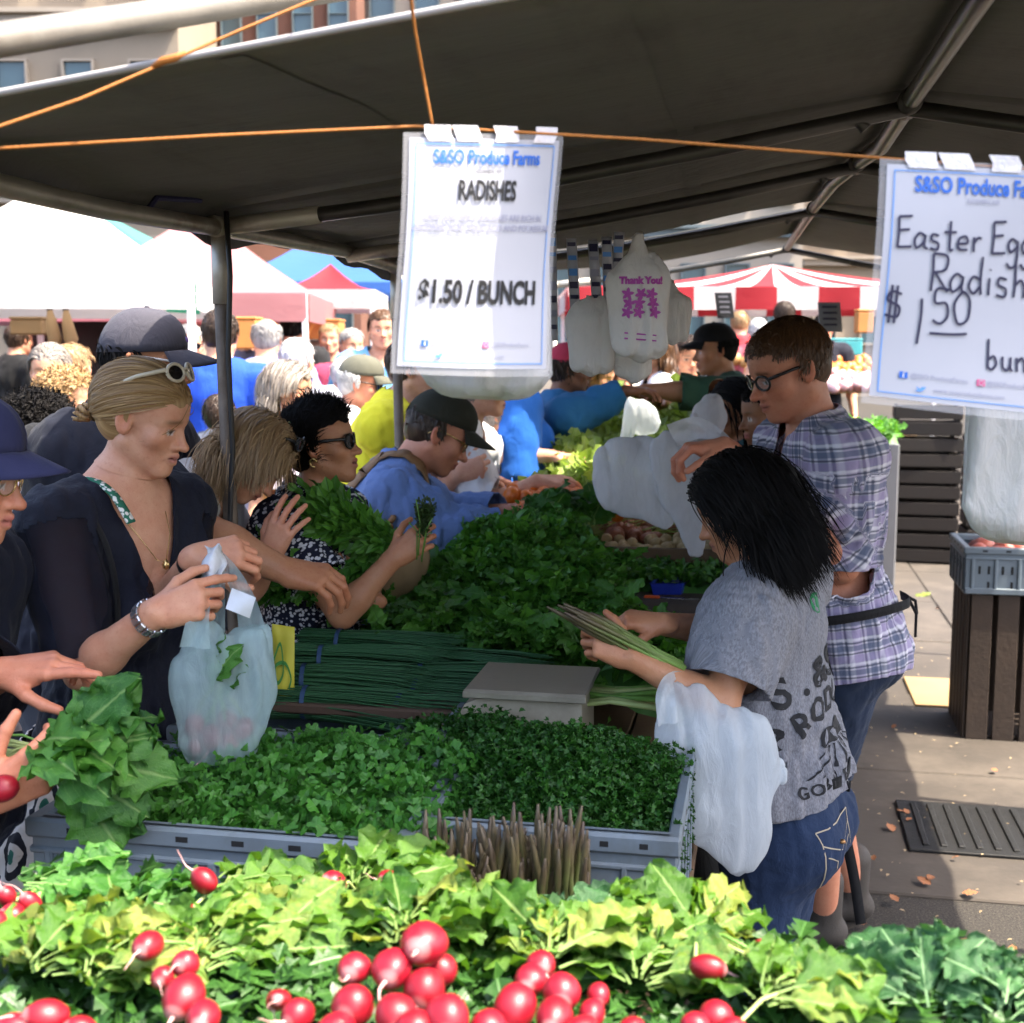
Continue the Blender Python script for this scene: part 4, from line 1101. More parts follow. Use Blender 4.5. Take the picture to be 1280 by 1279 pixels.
def price_sign(name, label, sh, org, handwritten):
    e = empty(name, org); tag(e, label, 'price sign'); O = Vector(org)
    sh.mesh(-.035, 1.035, -.022, 1.035, -.0012, O).build('plastic_sleeve', MATS['plastic_sleeve'], e, smooth=True)
    sh.mesh(0, 1, 0, 1, 0, O).build('sheet', MATS['paper'], e, smooth=True)
    asp = (sh.c[1]-sh.c[0]).length/(sh.c[3]-sh.c[0]).length
    for (u0, u1, v0, v1) in ((.035, .965, .022, .0265), (.035, .965, .9735, .978), (.035, .041, .0265, .9735), (.959, .965, .0265, .9735)):
        sh.mesh(u0, u1, v0, v1, .0012, O).build('border', MATS['line_blue'], e)
    def txt(t, u, v, size, mat, bold=0, sx=1, name='lettering'):
        me = text_mesh(t, size, bold*size, sx); sh.put(me, u, v, 0, 0, .0016, O, asp); link(name, me, MATS[mat], e)
    txt('S&SO Produce Farms', .5, .080, .108, 'ink_blue', .030, .76)
    txt('GOSHEN, NY', .5, .138, .030, 'ink_black' if not handwritten else 'ink_pale', .01)
    if not handwritten:
        txt('RADISHES', .5, .222, .155, 'ink_black', .030, .58)
        txt('CRISP AND SPICY, RADISHES ARE RICH IN', .5, .336, .052, 'ink_pale', .02, .84)
        txt('ASCORBIC ACID, FOLIC ACID AND POTASSIUM', .5, .380, .052, 'ink_pale', .02, .84)
        txt('$1.50 / BUNCH', .5, .665, .185, 'ink_black', .036, .66)
    else:
        def pen(strokes, u, v, sc, wd=.013):
            V, Fc = [], []
            for st in strokes:
                a, b = ribbon(spline([(x*sc, y*sc) for x, y in st]), wd); k = len(V); V += a; Fc += [tuple(i+k for i in f) for f in b]
            me = bpy.data.meshes.new('pen'); me.from_pydata(V, [], Fc); sh.put(me, u, v, 0, 0, .0018, O, asp); link('handwriting', me, MATS['ink_navy'], e)
        GL = dict(E=[[(0, 1), (.02, .5), (0, 0)], [(0, 1), (.45, 1.04)], [(0, .55), (.38, .6)], [(0, 0), (.48, .04)]],
                  a=[[(.38, .42), (.2, .5), (.05, .28), (.12, .02), (.34, .2), (.4, .45)], [(.4, .45), (.38, .1), (.5, 0)]],
                  s=[[(.34, .45), (.12, .48), (.1, .3), (.32, .2), (.3, 0), (.05, .03)]],
                  t=[[(.2, .95), (.2, .4), (.22, .02), (.34, .04)], [(.0, .58), (.42, .6)]],
                  e=[[(.06, .24), (.38, .28), (.3, .48), (.08, .38), (.08, .08), (.4, .06)]],
                  r=[[(.08, .48), (.1, 0)], [(.1, .3), (.22, .46), (.36, .44)]],
                  g=[[(.38, .42), (.18, .5), (.06, .3), (.16, .08), (.36, .24)], [(.4, .46), (.4, -.25), (.2, -.42), (.04, -.28)]],
                  R=[[(.04, 1), (.06, .5), (.04, 0)], [(.04, 1), (.42, .95), (.4, .6), (.06, .5)], [(.12, .5), (.5, 0)]],
                  d=[[(.36, .4), (.16, .46), (.06, .2), (.2, .02), (.36, .2)], [(.4, 1), (.38, .4), (.42, 0)]],
                  i=[[(.12, .46), (.12, 0)], [(.12, .66), (.14, .69)]],
                  h=[[(.06, 1), (.08, .4), (.06, 0)], [(.08, .3), (.24, .46), (.36, .3), (.36, 0)]],
                  b=[[(.06, 1), (.06, .4), (.06, .02)], [(.06, .3), (.26, .44), (.36, .2), (.2, 0), (.06, .06)]],
                  u=[[(.06, .46), (.08, .1), (.24, .02), (.34, .2)], [(.36, .46), (.36, .1), (.44, 0)]],
                  n=[[(.06, .46), (.08, 0)], [(.08, .28), (.24, .46), (.36, .28), (.36, 0)]],
                  c=[[(.36, .4), (.16, .46), (.06, .2), (.18, .02), (.38, .08)]])
        GL['$'] = [[(.5, .8), (.2, .86), (.1, .6), (.45, .42), (.4, .12), (.05, .16)], [(.2, 1.05), (.18, -.08)], [(.36, 1.05), (.34, -.08)]]
        GL['1'] = [[(.1, 1), (.12, .5), (.06, -.35)]]
        GL['5'] = [[(.5, 1), (.12, 1), (.1, .6), (.42, .6), (.5, .25), (.3, 0), (.05, .08)]]
        GL['0'] = [[(.3, 1), (.06, .6), (.2, .05), (.5, .2), (.52, .75), (.3, 1)]]
        def write(t, u, v, sc, tr=.52):
            x = 0
            for ch in t:
                if ch != ' ': pen([[(px+x, py) for px, py in st] for st in GL[ch]], u, v, sc)
                x += {'i': .30, 'r': .42, ' ': .35, 't': .44}.get(ch, tr)
        write('Easter Egg', .07, .345, .150); write('Radish', .25, .520, .185); write('$', .03, .660, .17); write('1', .20, .70, .17); write('50', .27, .655, .17, .62)
        pen([[(0, 0), (.7, .02), (1.2, .08)]], .27, .70, .16); write('bunch', .57, .83, .150)
    # small icons with addresses
    for u, mt in ((.155, 'ink_blue'), (.545, 'ink_pink')):
        v = .892; sh.mesh(u-.02, u+.022, v-.014, v+.014, .0014, O, 2).build('icon', MATS[mt], e)
    txt('f', .156, .893, .045, 'paper', .01, 1, 'icon_letter')
    r_ = [(.012*math.cos(a), .012*math.sin(a)) for a in [i*math.pi/6 for i in range(13)]]; a_, b_ = ribbon([Vector(p) for p in r_], .004)
    me = bpy.data.meshes.new('ring'); me.from_pydata(a_, [], b_); sh.put(me, .546, .892, 0, 0, .002, O, asp); link('icon_ring', me, MATS['paper'], e)
    txt('@SSO ProduceFarms', .335, .892, .036, 'ink_pale', 0, .9); txt('@SSOProduceFarms', .715, .892, .036, 'ink_pale', 0, .9)
    me = bpy.data.meshes.new('bird'); me.from_pydata([(-.025, -.012, 0), (.005, -.014, 0), (.022, .0, 0), (.03, .012, 0), (.012, .012, 0), (.0, .0, 0), (-.02, .012, 0), (-.01, -.004, 0)], [], [(0, 1, 2, 5, 7), (2, 3, 4, 5), (5, 6, 7)]); sh.put(me, .24, .945, 0, 0, .0016, O, asp); link('icon_bird', me, MATS['line_blue'], e)
    txt('www.ssoproducefarms.com', .49, .945, .036, 'ink_pale', 0, .9)
    # tape at the top
    for k, u in enumerate((.10, .27, .52, .80)):
        P_ = MB(); P_.grid([[sh(u+du+.02*math.sin(dv*40+k), dv, .002)-O for du in (0, .05, .11, .16)] for dv in (-.055, -.02, .012)]); P_.build('tape', plain('tape', (.72, .70, .74), .25, .1, 20, .6, 0, .01, bscale=40), e, smooth=True)
    return e
sh1 = Sheet(at(512, 172, 1.455), at(697, 176, 1.55), at(681, 461, 1.575), at(498, 458, 1.48)); price_sign('price_sign', 'laminated printed sign reading RADISHES $1.50 / BUNCH hung from the orange cord', sh1, at(600, 172, 1.5), False)
sh2 = Sheet(at(1109, 205, 1.47), at(1340, 217, 1.50), at(1326, 520, 1.52), at(1088, 495, 1.49)); price_sign('price_sign', 'handwritten Easter Egg Radish price sign at the right edge', sh2, at(1220, 205, 1.5), True)
# stacks of carrier bags hung behind the signs
def bag_pad(name, label, tl, w_, h_, d, n=7, mat='bag_white', lean=(0, 0), group=None, cat='bag pack'):
    O = at(tl[0]+w_/2, tl[1], d); e = empty(name, O); tag(e, label, cat, group); rs = random.Random(int(tl[0]))
    for i in range(n):
        m = MB(); P_ = []; jx, jy = rs.uniform(-3, 3), rs.uniform(-4, 4)
        for r_ in range(13):
            v = r_/12; row = []
            for c in range(13):
                u = c/12; ed = (1-abs(2*u-1)**6)
                bul = (.02+.01*i/n)*math.sin(math.pi*v)*ed+.004*math.sin(u*23+v*9+i)*v
                wv = .006*math.sin(u*14+v*5+i)*v
                round_ = (abs(2*u-1)**5)*6*(v > .85)*(v-.85)*20
                row.append(at(tl[0]+jx+w_*(.04*(1-v)*(1-2*u)+u)+lean[0]*v, tl[1]+jy+h_*v-round_*2+lean[1]*u, d+i*.006-bul*(1 if i == 0 else .4)+wv)-O)
            P_.append(row)
        m.grid(P_); solid(m.build('bag', MATS[mat], e, smooth=True), .002, 0)
    return e
bag_pad('bag_pack', 'thick pack of white carrier bags hanging behind the radishes sign', (524, 300), 166, 196, 1.66, lean=(-2, 6))
bag_pad('bag_pack', 'white carrier bags hanging below the handwritten sign at right', (1212, 330), 130, 340, 1.78, mat='bag_paperwhite', lean=(-8, 16))
# ------------------------------------------------------------------ plastic crates, wooden crates
def crate_mesh(L=.60, W=.40, H=.22, t=.012, slots=True):
    m = MB()
    for sy in (-1, 1):
        m.bbox((0, sy*(W/2-t/2), H/2), (L-.002, t, H), .003)
        m.bbox((0, sy*(W/2-.008), H-.016), (L+.016, .030, .032), .005); m.bbox((0, sy*(W/2-.006), H-.052), (L+.004, .022, .010), .003)
        for i in range(7): m.bbox((-L/2+.03+i*(L-.06)/6, sy*(W/2+.001), H*.42), (.014, .010, H*.72), .003)
        m.bbox((0, sy*(W/2+.001), .016), (L, .012, .03), .004)
    for sx in (-1, 1):
        m.bbox((sx*(L/2-t/2), 0, H/2), (t, W-.004, H), .003)
        m.bbox((sx*(L/2-.008), 0, H-.016), (.030, W+.012, .0325), .005); m.bbox((sx*(L/2-.006), 0, H-.052), (.022, W, .010), .003)
        for i in range(5): m.bbox((sx*(L/2+.001), -W/2+.03+i*(W-.06)/4, H*.42), (.010, .014, H*.72), .003)
    m.box((0, 0, .008), (L-.02, W-.02, .010))
    return m.mesh('crate_shell')
def slot_mesh(L=.60, W=.40, H=.22):
    m = MB()
    for sy in (-1, 1):
        for i in range(6):
            x = -L/2+.03+(i+.5)*(L-.06)/6
            for dx in (-.018, .018): m.bbox((x+dx, sy*(W/2-.0005), H*.52), (.010, .003, .038), .001)
            m.bbox((x+.018, sy*(W/2-.0005), H*.20), (.010, .003, .034), .001); m.bbox((x, sy*(W/2+.0068), H-.016), (.020, .0012, .009), .0004)
    for sx in (-1, 1):
        for i in range(4):
            y = -W/2+.03+(i+.5)*(W-.06)/4
            for dy in (-.018, .018): m.bbox((sx*(L/2-.0005), y+dy, H*.52), (.003, .010, .038), .001)
            m.bbox((sx*(L/2+.0068), y, H-.016), (.0012, .020, .009), .0004)
    return m.mesh('crate_slots')
CR_SH, CR_SL = crate_mesh(), slot_mesh(); CR_SH.materials.append(MATS['crate_grey']); CR_SL.materials.append(MATS['slot'])
def crate(x, y, z, label, rot=0, sc=(1, 1, 1)):
    e = empty('plastic_crate', (x, y, z)); e.rotation_euler.z = R(rot); e.scale = sc; tag(e, label, 'crate', 'grey plastic crates')
    autosmooth(link('shell', CR_SH, None, e)); link('slots', CR_SL, None, e)['kind'] = 'stuff'; return e
# ------------------------------------------------------------------ the long table
tb = empty('display_table', (-.6, 1.6, 0)); tag(tb, 'long wooden display table under the herbs and crates', 'table')
for i in range(5):
    m = MB(); m.bbox((-.40+i*.20, 2.6, .785), (.196, 6.6, .03), .004); m.build('table_plank', MATS['wood_table'], tb)
for y in (-.5, 1.2, 3.0, 5.6):
    for x in (-.44, .44): m = MB(); m.bbox((x, y, .385), (.06, .06, .77), .004); m.build('leg', MATS['wood_dark'], tb)
ft = empty('display_table', (0, 1.0, 0)); tag(ft, 'low front table carrying the sunlit radish bunches', 'table')
for i in range(4): m = MB(); m.bbox((-.1, -.22+i*.15, .80), (2.3, .146, .03), .004); m.build('table_plank', MATS['wood_table'], ft)
for x in (-1.1, .9):
    for y in (-.2, .2): m = MB(); m.bbox((x, y, .392), (.06, .06, .784), .004); m.build('leg', MATS['wood_dark'], ft)
crate(-.80, 1.935, .80, 'grey plastic crate of cilantro beside the navy patterned skirt'); crate(-.305, 2.04, .80, 'grey plastic crate of curly parsley behind the asparagus', 0, (.66, 1, 1))
crate(-.86, 2.43, .80, 'grey plastic crate under the hanging carrier bag', 0, (.95, 1, 1)); crate(-.62, 2.46, .78, 'grey plastic crate beside the kitchen scale', 0, (.3, .9, .9))
for i, x in enumerate((-.86, -.23, .41)): crate(x, 1.13, .82, ('grey plastic crate under the leftmost radishes', 'grey plastic crate under the middle radish pile', 'grey plastic crate under the green leaves at lower right')[i], 0, (1.02, 1, .85))
# ------------------------------------------------------------------ leaf materials
def leaf_mat(name, dark, lite, vein=(.45, .5, .25), trans=.35, rough=.42, yellow=None, bump=.4):
    b = NB(name); cu = b.coord('attr:cuv'); s = b.sep(cu); r = b.rnd(); co = b.coord()
    f = b.math('ADD', b.math('MULTIPLY', r, .6), b.math('MULTIPLY', s[2], .6)); n = b.noise(co, 30, 3)
    c = b.mix(b.math('ADD', f, b.math('MULTIPLY_ADD', n, .5, -.25), clamp=True), dark, lite)
    if yellow is not None:
        yy = b.ramp(b.math('ADD', b.math('MULTIPLY', b.math('FRACT', b.math('MULTIPLY', r, 7.13)), .8), b.math('MULTIPLY', b.noise(co, 14, 2), .35)), [(.72, (0, 0, 0)), (1.0, (1, 1, 1))]); c = b.mix(yy, c, yellow)
    ax = b.math('ABSOLUTE', s[0])
    mid = b.ramp(ax, [(.0, (1, 1, 1)), (.05, (.6, .6, .6)), (.09, (0, 0, 0))])
    side = b.math('ABSOLUTE', b.math('SINE', b.math('MULTIPLY', b.math('SUBTRACT', s[1], b.math('MULTIPLY', ax, .55)), 24)))
    sv = b.ramp(side, [(0, (.5, .5, .5)), (.14, (0, 0, 0))])
    c = b.mix(b.math('MAXIMUM', mid, sv), c, vein); b.set(col=c, rough=rough, spec=.45)
    h = b.math('ADD', b.noise(co, 60, 3), b.math('MULTIPLY', b.math('MAXIMUM', mid, sv), -.6)); b.bump(h, bump, .006)
    t = b.new('ShaderNodeBsdfTranslucent'); b.l.new(b.mix(1.0, c, (1.0, 1.0, .45), 'MULTIPLY'), t.inputs[0]); mx = b.new('ShaderNodeMixShader'); mx.inputs[0].default_value = trans
    b.l.new(b.p.outputs[0], mx.inputs[1]); b.l.new(t.outputs[0], mx.inputs[2]); b.l.new(mx.outputs[0], b.out.inputs[0]); MATS[name] = b.m; return b.m
leaf_mat('radish_leaf', (.030, .115, .011), (.135, .28, .030), (.26, .38, .12), .40, yellow=(.31, .35, .07))
leaf_mat('radish_leaf_dark', (.022, .11, .014), (.085, .25, .030), (.20, .34, .10), .30)
leaf_mat('shaded_bed_leaf', (.009, .045, .008), (.032, .10, .015), (.06, .16, .03), .25)  # bed leaves darkened in colour to paint the shadow gaps beneath the bunches
leaf_mat('bluish_leaf', (.032, .11, .036), (.07, .19, .062), (.25, .42, .2), .3)
leaf_mat('cilantro', (.014, .095, .010), (.075, .26, .030), (.10, .26, .06), .3); leaf_mat('parsley', (.010, .060, .006), (.042, .165, .016), (.05, .15, .03), .28)
leaf_mat('herb', (.018, .11, .010), (.12, .32, .034), (.07, .2, .04), .3); leaf_mat('chive', (.014, .10, .024), (.060, .23, .05), (.03, .11, .04), .15)
leaf_mat('lettuce', (.13, .28, .03), (.34, .46, .10), (.4, .5, .2), .35); leaf_mat('thyme', (.02, .05, .012), (.05, .085, .022), (.05, .09, .03), .2)
def stem_mat(name, c1, c2): return plain(name, c1, .5, .3, 20, .2)
stem_mat('pale_stem', (.38, .46, .16), 0); stem_mat('green_stem', (.14, .30, .05), 0)
def red_mat():
    b = NB('radish_red'); co = b.coord(); s = b.sep(co); r = b.rnd(); n = b.noise(co, 60, 4, .6)
    c = b.mix(r, (.19, .0026, .009), (.26, .005, .016)); c = b.mix(b.ramp(n, [(.55, (0, 0, 0)), (.8, (.3, .3, .3))]), c, (.42, .06, .08))
    wt = b.ramp(b.math('ADD', s[2], b.math('MULTIPLY_ADD', n, .5, -.25)), [(.0, (.85, .85, .85)), (.10, (0, 0, 0))]); wt2 = b.math('SUBTRACT', b.math('MULTIPLY_ADD', s[2], -2.6, -2.1), b.math('MULTIPLY', n, .5), clamp=True); c = b.mix(wt2, c, (.50, .26, .25)); b.set(col=c, rough=.40, spec=.45); b.p.inputs['Coat Weight'].default_value = .06; b.p.inputs['Coat Roughness'].default_value = .12; b.bump(b.noise(co, 120, 3), .08, .002); MATS['radish_red'] = b.m
red_mat(); plain('radish_root', (.66, .36, .34), .55, .2, 40, .2)
# ------------------------------------------------------------------ leaf meshes
def leaf_mesh(seed, kind='radish', nr=19, nc=9):
    rs = random.Random(seed); V = []; Fc = []; cu = []
    bend = rs.uniform(.15, .75); twist = rs.uniform(-.6, .6); cup = rs.uniform(-.25, .35); lobes = rs.uniform(2.2, 3.4); ph = rs.uniform(0, 6)
    rt = rs.random()
    for i in range(nr):
        t = i/(nr-1)
        if kind == 'radish':
            wd = .016+(.0 if t < .22 else .285*math.sin(math.pi*min(1, (t-.20)/.82)**.80)**.75*(.62+.38*(t)))*(1+.16*math.sin(t*lobes*6.28+ph)*(t < .8))
        elif kind == 'oval': wd = .02+.30*math.sin(math.pi*min(1, max(0, t-.12)/.90))**.8
        else: wd = .02+.40*math.sin(math.pi*min(1, max(0, t-.08)/.95)**.9)**.6
        if i == nr-1: wd *= .45
        an = bend*t*1.3
        for j in range(nc):
            u = -1+2*j/(nc-1)
            cr = (.045*math.sin(u*5+t*13+ph)*abs(u)+.055*math.sin(t*27+u*3+seed+(u > 0))*abs(u)**1.6+.020*math.sin(t*47+u*9+seed)*abs(u)**.5+rs.uniform(-.012, .012))*(t > .2)
            ed = 1+(.10*math.sin(t*52+seed*3+(u > 0)*2)+rs.uniform(-.07, .07))*(abs(u) > .9)*(t > .22)
            x = u*wd*ed; z0 = cup*wd*u*u+cr-.012*(1-abs(u))*(t > .25)
            y = math.sin(an)/max(bend*1.3, .01) if bend > .02 else t; zz = -(1-math.cos(an))/max(bend*1.3, .01)
            tw = twist*t; xx = x*math.cos(tw)-z0*math.sin(tw); z1 = x*math.sin(tw)+z0*math.cos(tw)
            V.append((xx, y-z1*math.sin(an)*-1*0, zz+z1)); cu.append((u*(wd/.25 if t < .25 else 1), t, rt*.5))
    for i in range(nr-1):
        for j in range(nc-1): a = i*nc+j; Fc.append((a, a+1, a+nc+1, a+nc))
    me = bpy.data.meshes.new('leaf'); me.from_pydata(V, [], Fc); me.polygons.foreach_set('use_smooth', np.ones(len(Fc), bool)); vvec(me, cu); me.update(); return me
LEAVES = {k: [leaf_mesh(i+n*50, k) for i in range(9)] for n, k in enumerate(('radish', 'oval', 'round'))}
def leaf_set(kind, mat):
    out = []
    for me in LEAVES[kind]: c = me.copy(); c.materials.append(MATS[mat]); out.append(c)
    return out
RL, RLD, BL_ = leaf_set('radish', 'radish_leaf'), leaf_set('radish', 'radish_leaf_dark'), leaf_set('radish', 'bluish_leaf')
def radish_mesh(seed):
    rs = random.Random(seed); m = MB(); pr = []
    for i in range(13):
        a = math.pi*i/12; r_ = math.sin(a)**.92; z = -math.cos(a)*(1.04+.08*rs.random())
        if i < 3: z -= (3-i)*.02
        pr.append((max(r_, .012), z))
    m.lathe(pr, 18); me = m.mesh('radish', True)
    for v in me.vertices: v.co *= 1+.03*math.sin(v.co.x*3+seed)+.025*math.sin(v.co.y*4+seed*2)
    me.materials.append(MATS['radish_red']); return me
RAD = [radish_mesh(i) for i in range(4)]
def root_mesh(seed):
    rs = random.Random(seed+9); m = MB(); p = Vector((0, 0, -1.0)); d = Vector((rs.uniform(-.3, .3), rs.uniform(-.3, .3), -1)); pts = [Vector((0, 0, -.9))]; 
    for i in range(7): d = (d+Vector((rs.uniform(-.4, .4), rs.uniform(-.4, .4), rs.uniform(-.1, .3)))).normalized(); pts.append(p.copy()); p = p+d*rs.uniform(.28, .45)
    m.tube(pts, [.20, .13, .085, .06, .045, .035, .028, .015], 7); me = m.mesh('root', True); me.materials.append(MATS['radish_root']); return me
ROOT = [root_mesh(i) for i in range(6)]
def basis(y, z): return frame(y, z).to_4x4()
def place_leaf(meshes, parent, p, d, up, sc, rs, name='leaf', wide=1.0):
    o = bpy.data.objects.new(name, rs.choice(meshes)); COL.objects.link(o); o.parent = parent
    o.matrix_local = Matrix.Translation(p) @ basis(d, up) @ Matrix.Diagonal((sc*wide*rs.choice((-1, 1)), sc, sc, 1)); return o
LS = .66
def radish_bunch(name, label, tie, axis, rads, nleaf=12, lsc=(.13, .21), spread=.75, lift=.25, meshes=None, seed=0, group='radish bunches on the front table', stems=True, rootdir=None, cat='radish bunch', floor=None):
    """tie: where stems meet; axis: towards the leaves; rads: list of (offset vector, radius)"""
    rs = random.Random(seed); e = empty(name, tie); tag(e, label, cat, group); ax = nrm(axis); sd = nrm(ax.cross(UP)); up = sd.cross(ax); meshes = meshes or RL
    for off, r_ in rads:
        o = Vector(off); b = bpy.data.objects.new('radish', rs.choice(RAD)); COL.objects.link(b); b.parent = e
        zd = nrm(ax*1.0+Vector((rs.uniform(-.5, .5), rs.uniform(-.5, .5), rs.uniform(-.3, .5)))) if rootdir is None else nrm(Vector(rootdir)*-1+Vector((rs.uniform(-.4, .4), rs.uniform(-.4, .4), rs.uniform(-.4, .4))))
        rot = zd.to_track_quat('Z', 'X').to_matrix().to_4x4(); b.matrix_local = Matrix.Translation(o) @ rot @ Matrix.Diagonal((r_*rs.uniform(.94, 1.06), r_*rs.uniform(.94, 1.06), r_*rs.uniform(.92, 1.2), 1))
        t = bpy.data.objects.new('root', rs.choice(ROOT)); COL.objects.link(t); t.parent = b; t.rotation_euler.z = rs.uniform(0, 6)
        if stems:
            for q in range(1 if o.length < .14 else 0):
                m = MB(); p1 = o+zd*r_*.9; p2 = Vector((rs.uniform(-.01, .01), rs.uniform(-.01, .01), rs.uniform(-.008, .012)))+ax*.02; md = (p1+p2)/2+Vector((0, 0, .008)); m.tube([p1, md, p2, p2+ax*.05+sd*rs.uniform(-.03, .03)], [.0024, .0022, .0022, .0018], 5); m.build('stem', MATS['pale_stem'] if rs.random() < .6 else MATS['green_stem'], e, smooth=True)
    nleaf = int(nleaf*2.1)
    for i in range(nleaf):
        a = (i+.5)/nleaf*2-1; ang = a*spread+rs.uniform(-.15, .15); el = lift*.55-.12+rs.uniform(-.22, .22)
        d = ax*math.cos(ang)+sd*math.sin(ang)+up*el; p = ax*rs.uniform(-.01, .035)+sd*math.sin(ang)*.015+up*rs.uniform(-.005, .02)
        place_leaf(meshes, e, p, d, up+sd*rs.uniform(-.6, .6)-ax*rs.uniform(0, .5), rs.uniform(*lsc)*LS, rs)
    return e
# ------------------------------------------------------------------ leaf clouds (herbs nobody could count)
def tpl(kind):
    if kind == 'frill':     # curly parsley leaflet
        pts = [(0, 0, 0)]; fs = []
        for i in range(8):
            a = math.pi*(-.1+1.2*i/7); r_ = 1 if i % 2 == 0 else .55; pts.append((math.cos(a)*r_*.62, math.sin(a)*r_*.8+.1, .30*(1 if i % 2 else -.5)))
        fs = [(0, i, i+1) for i in range(1, 8)]
    elif kind == 'fan':     # cilantro
        pts = [(0, 0, 0)]
        for i in range(9):
            a = math.pi*(-.05+1.1*i/8); r_ = (1, .95, .62, .95, 1, .95, .62, .95, 1)[i]; pts.append((math.cos(a)*r_*.7, math.sin(a)*r_*.75+.15, .10*math.sin(i*2.1)))
        fs = [(0, i, i+1) for i in range(1, 9)]
    elif kind == 'oval':
        pts = [(0, 0, 0), (.26, .3, .06), (-.26, .3, .06), (0, .34, -.03), (.28, .62, .02), (-.28, .62, .02), (0, .66, -.08), (0, 1.0, -.22)]
        fs = [(0, 1, 3), (0, 3, 2), (1, 4, 6), (1, 6, 3), (3, 6, 5), (3, 5, 2), (4, 7, 6), (6, 7, 5)]
    elif kind == 'lobed':   # arugula-like
        pts = [(0, 0, 0), (.10, .2, .02), (-.10, .2, .02), (.34, .38, .1), (-.34, .40, .08), (.16, .5, 0), (-.16, .5, 0), (.36, .72, .06), (-.36, .74, .02), (0, 1.0, -.15), (0, .5, -.05)]
        fs = [(0, 1, 10), (0, 10, 2), (1, 3, 5), (1, 5, 10), (2, 10, 6), (2, 6, 4), (5, 7, 9), (5, 9, 10), (10, 9, 6), (6, 9, 8)]
    elif kind == 'blade': pts = [(-.012, 0, 0), (.012, 0, 0), (-.014, .5, .02), (.014, .5, .02), (-.004, 1, -.01), (.004, 1, -.01)]; fs = [(0, 1, 3), (0, 3, 2), (2, 3, 5), (2, 5, 4)]
    elif kind == 'needle': pts = [(-.05, 0, 0), (.05, 0, 0), (0, 1, .1), (0, .5, .15)]; fs = [(0, 1, 3), (0, 3, 2), (1, 2, 3)]
    return np.array(pts, float), np.array(fs)
def cloud(name, pos, dirs, ups, size, kind, mat, parent=None, wide=None, seed=0, hue=None):
    rs = np.random.RandomState(seed); P, T = tpl(kind); n = len(pos)
    y = dirs/np.linalg.norm(dirs, axis=1)[:, None]; z = ups-(ups*y).sum(1)[:, None]*y; z /= np.linalg.norm(z, axis=1)[:, None]+1e-9; x = np.cross(y, z)
    wd = rs.uniform(.8, 1.25, n) if wide is None else wide
    V = pos[:, None]+(x[:, None]*P[None, :, 0:1]*wd[:, None, None]+y[:, None]*P[None, :, 1:2]+z[:, None]*P[None, :, 2:3]*rs.uniform(.4, 1.6, n)[:, None, None])*size[:, None, None]
    F_ = (T[None]+(np.arange(n)*len(P))[:, None, None]).reshape(-1, 3)
    me = mesh_np(name, V.reshape(-1, 3), [F_], smooth=False)
    r = rs.rand(n) if hue is None else hue*.65+rs.rand(n)*.35; cu = np.stack([np.broadcast_to(P[None, :, 0]*1.6, (n, len(P))), np.broadcast_to(P[None, :, 1], (n, len(P))), np.repeat(r[:, None], len(P), 1)*1.3], 2).reshape(-1, 3); vvec(me, cu)
    return link(name, me, MATS[mat] if isinstance(mat, str) else mat, parent)
def heap(name, label, cat, x0, x1, y0, y1, zf, n, kind, mat, size=(.015, .03), seed=0, depth=.05, up=.6, axis=None, clumps=0, stems=0, core=True, edge=.5):
    """mound of small leaves over a rectangle; zf(x,y)->height"""
    rs = np.random.RandomState(seed); 
    if clumps:
        cx = rs.uniform(x0, x1, clumps); cy_ = rs.uniform(y0, y1, clumps); k = rs.randint(0, clumps, n)
        sdv = .055; x = cx[k]+rs.normal(0, sdv, n); y = cy_[k]+rs.normal(0, sdv, n); bz = (rs.uniform(-.02, .025, clumps))[k]-((x-cx[k])**2+(y-cy_[k])**2)*6
    else: x = rs.uniform(x0, x1, n); y = rs.uniform(y0, y1, n); bz = rs.normal(0, .010, n)
    if clumps:
        u_ = rs.rand(n) < .4; x = np.where(u_, rs.uniform(x0, x1, n), x); y = np.where(u_, rs.uniform(y0, y1, n), y); bz = np.where(u_, rs.normal(-.006, .008, n), bz)
    x = np.clip(x, x0-.012, x1+.012); y = np.clip(y, y0-.012, y1+.012)
    z = np.array([zf(a, b) for a, b in zip(x, y)])+bz-rs.rand(n)**2*depth
    pos = np.stack([x, y, z], 1); nv = np.stack([rs.normal(0, .8, n), rs.normal(0, .8, n)-.25, np.full(n, up)+rs.normal(0, .4, n)], 1)
    if axis is not None: nv = nv*.6+np.array(axis)
    ups = rs.normal(0, .6, (n, 3))+np.array((0, -.3, 1.0))
    o = cloud(name, pos, nv, ups, rs.uniform(size[0], size[1], n), kind, mat, seed=seed+1, hue=(rs.rand(clumps)[k] if clumps else None)); tag(o, label, cat, kind='stuff')
    if core:
        gx = np.linspace(x0+.005, x1-.005, 16); gy = np.linspace(y0+.005, y1-.005, 16); m = MB()
        m.grid([[Vector((a, b, zf(a, b)-.035-(.10 if (i in (0, 15) or j in (0, 15)) else 0)+.008*math.sin(a*60+b*43))) for i, a in enumerate(gx)] for j, b in enumerate(gy)]); m.build('leaf_bed', MATS[mat], o, smooth=True)
    return o
def bump2(cx, cy, sx, sy, h): return lambda x, y: h*math.exp(-((x-cx)/sx)**2-((y-cy)/sy)**2)
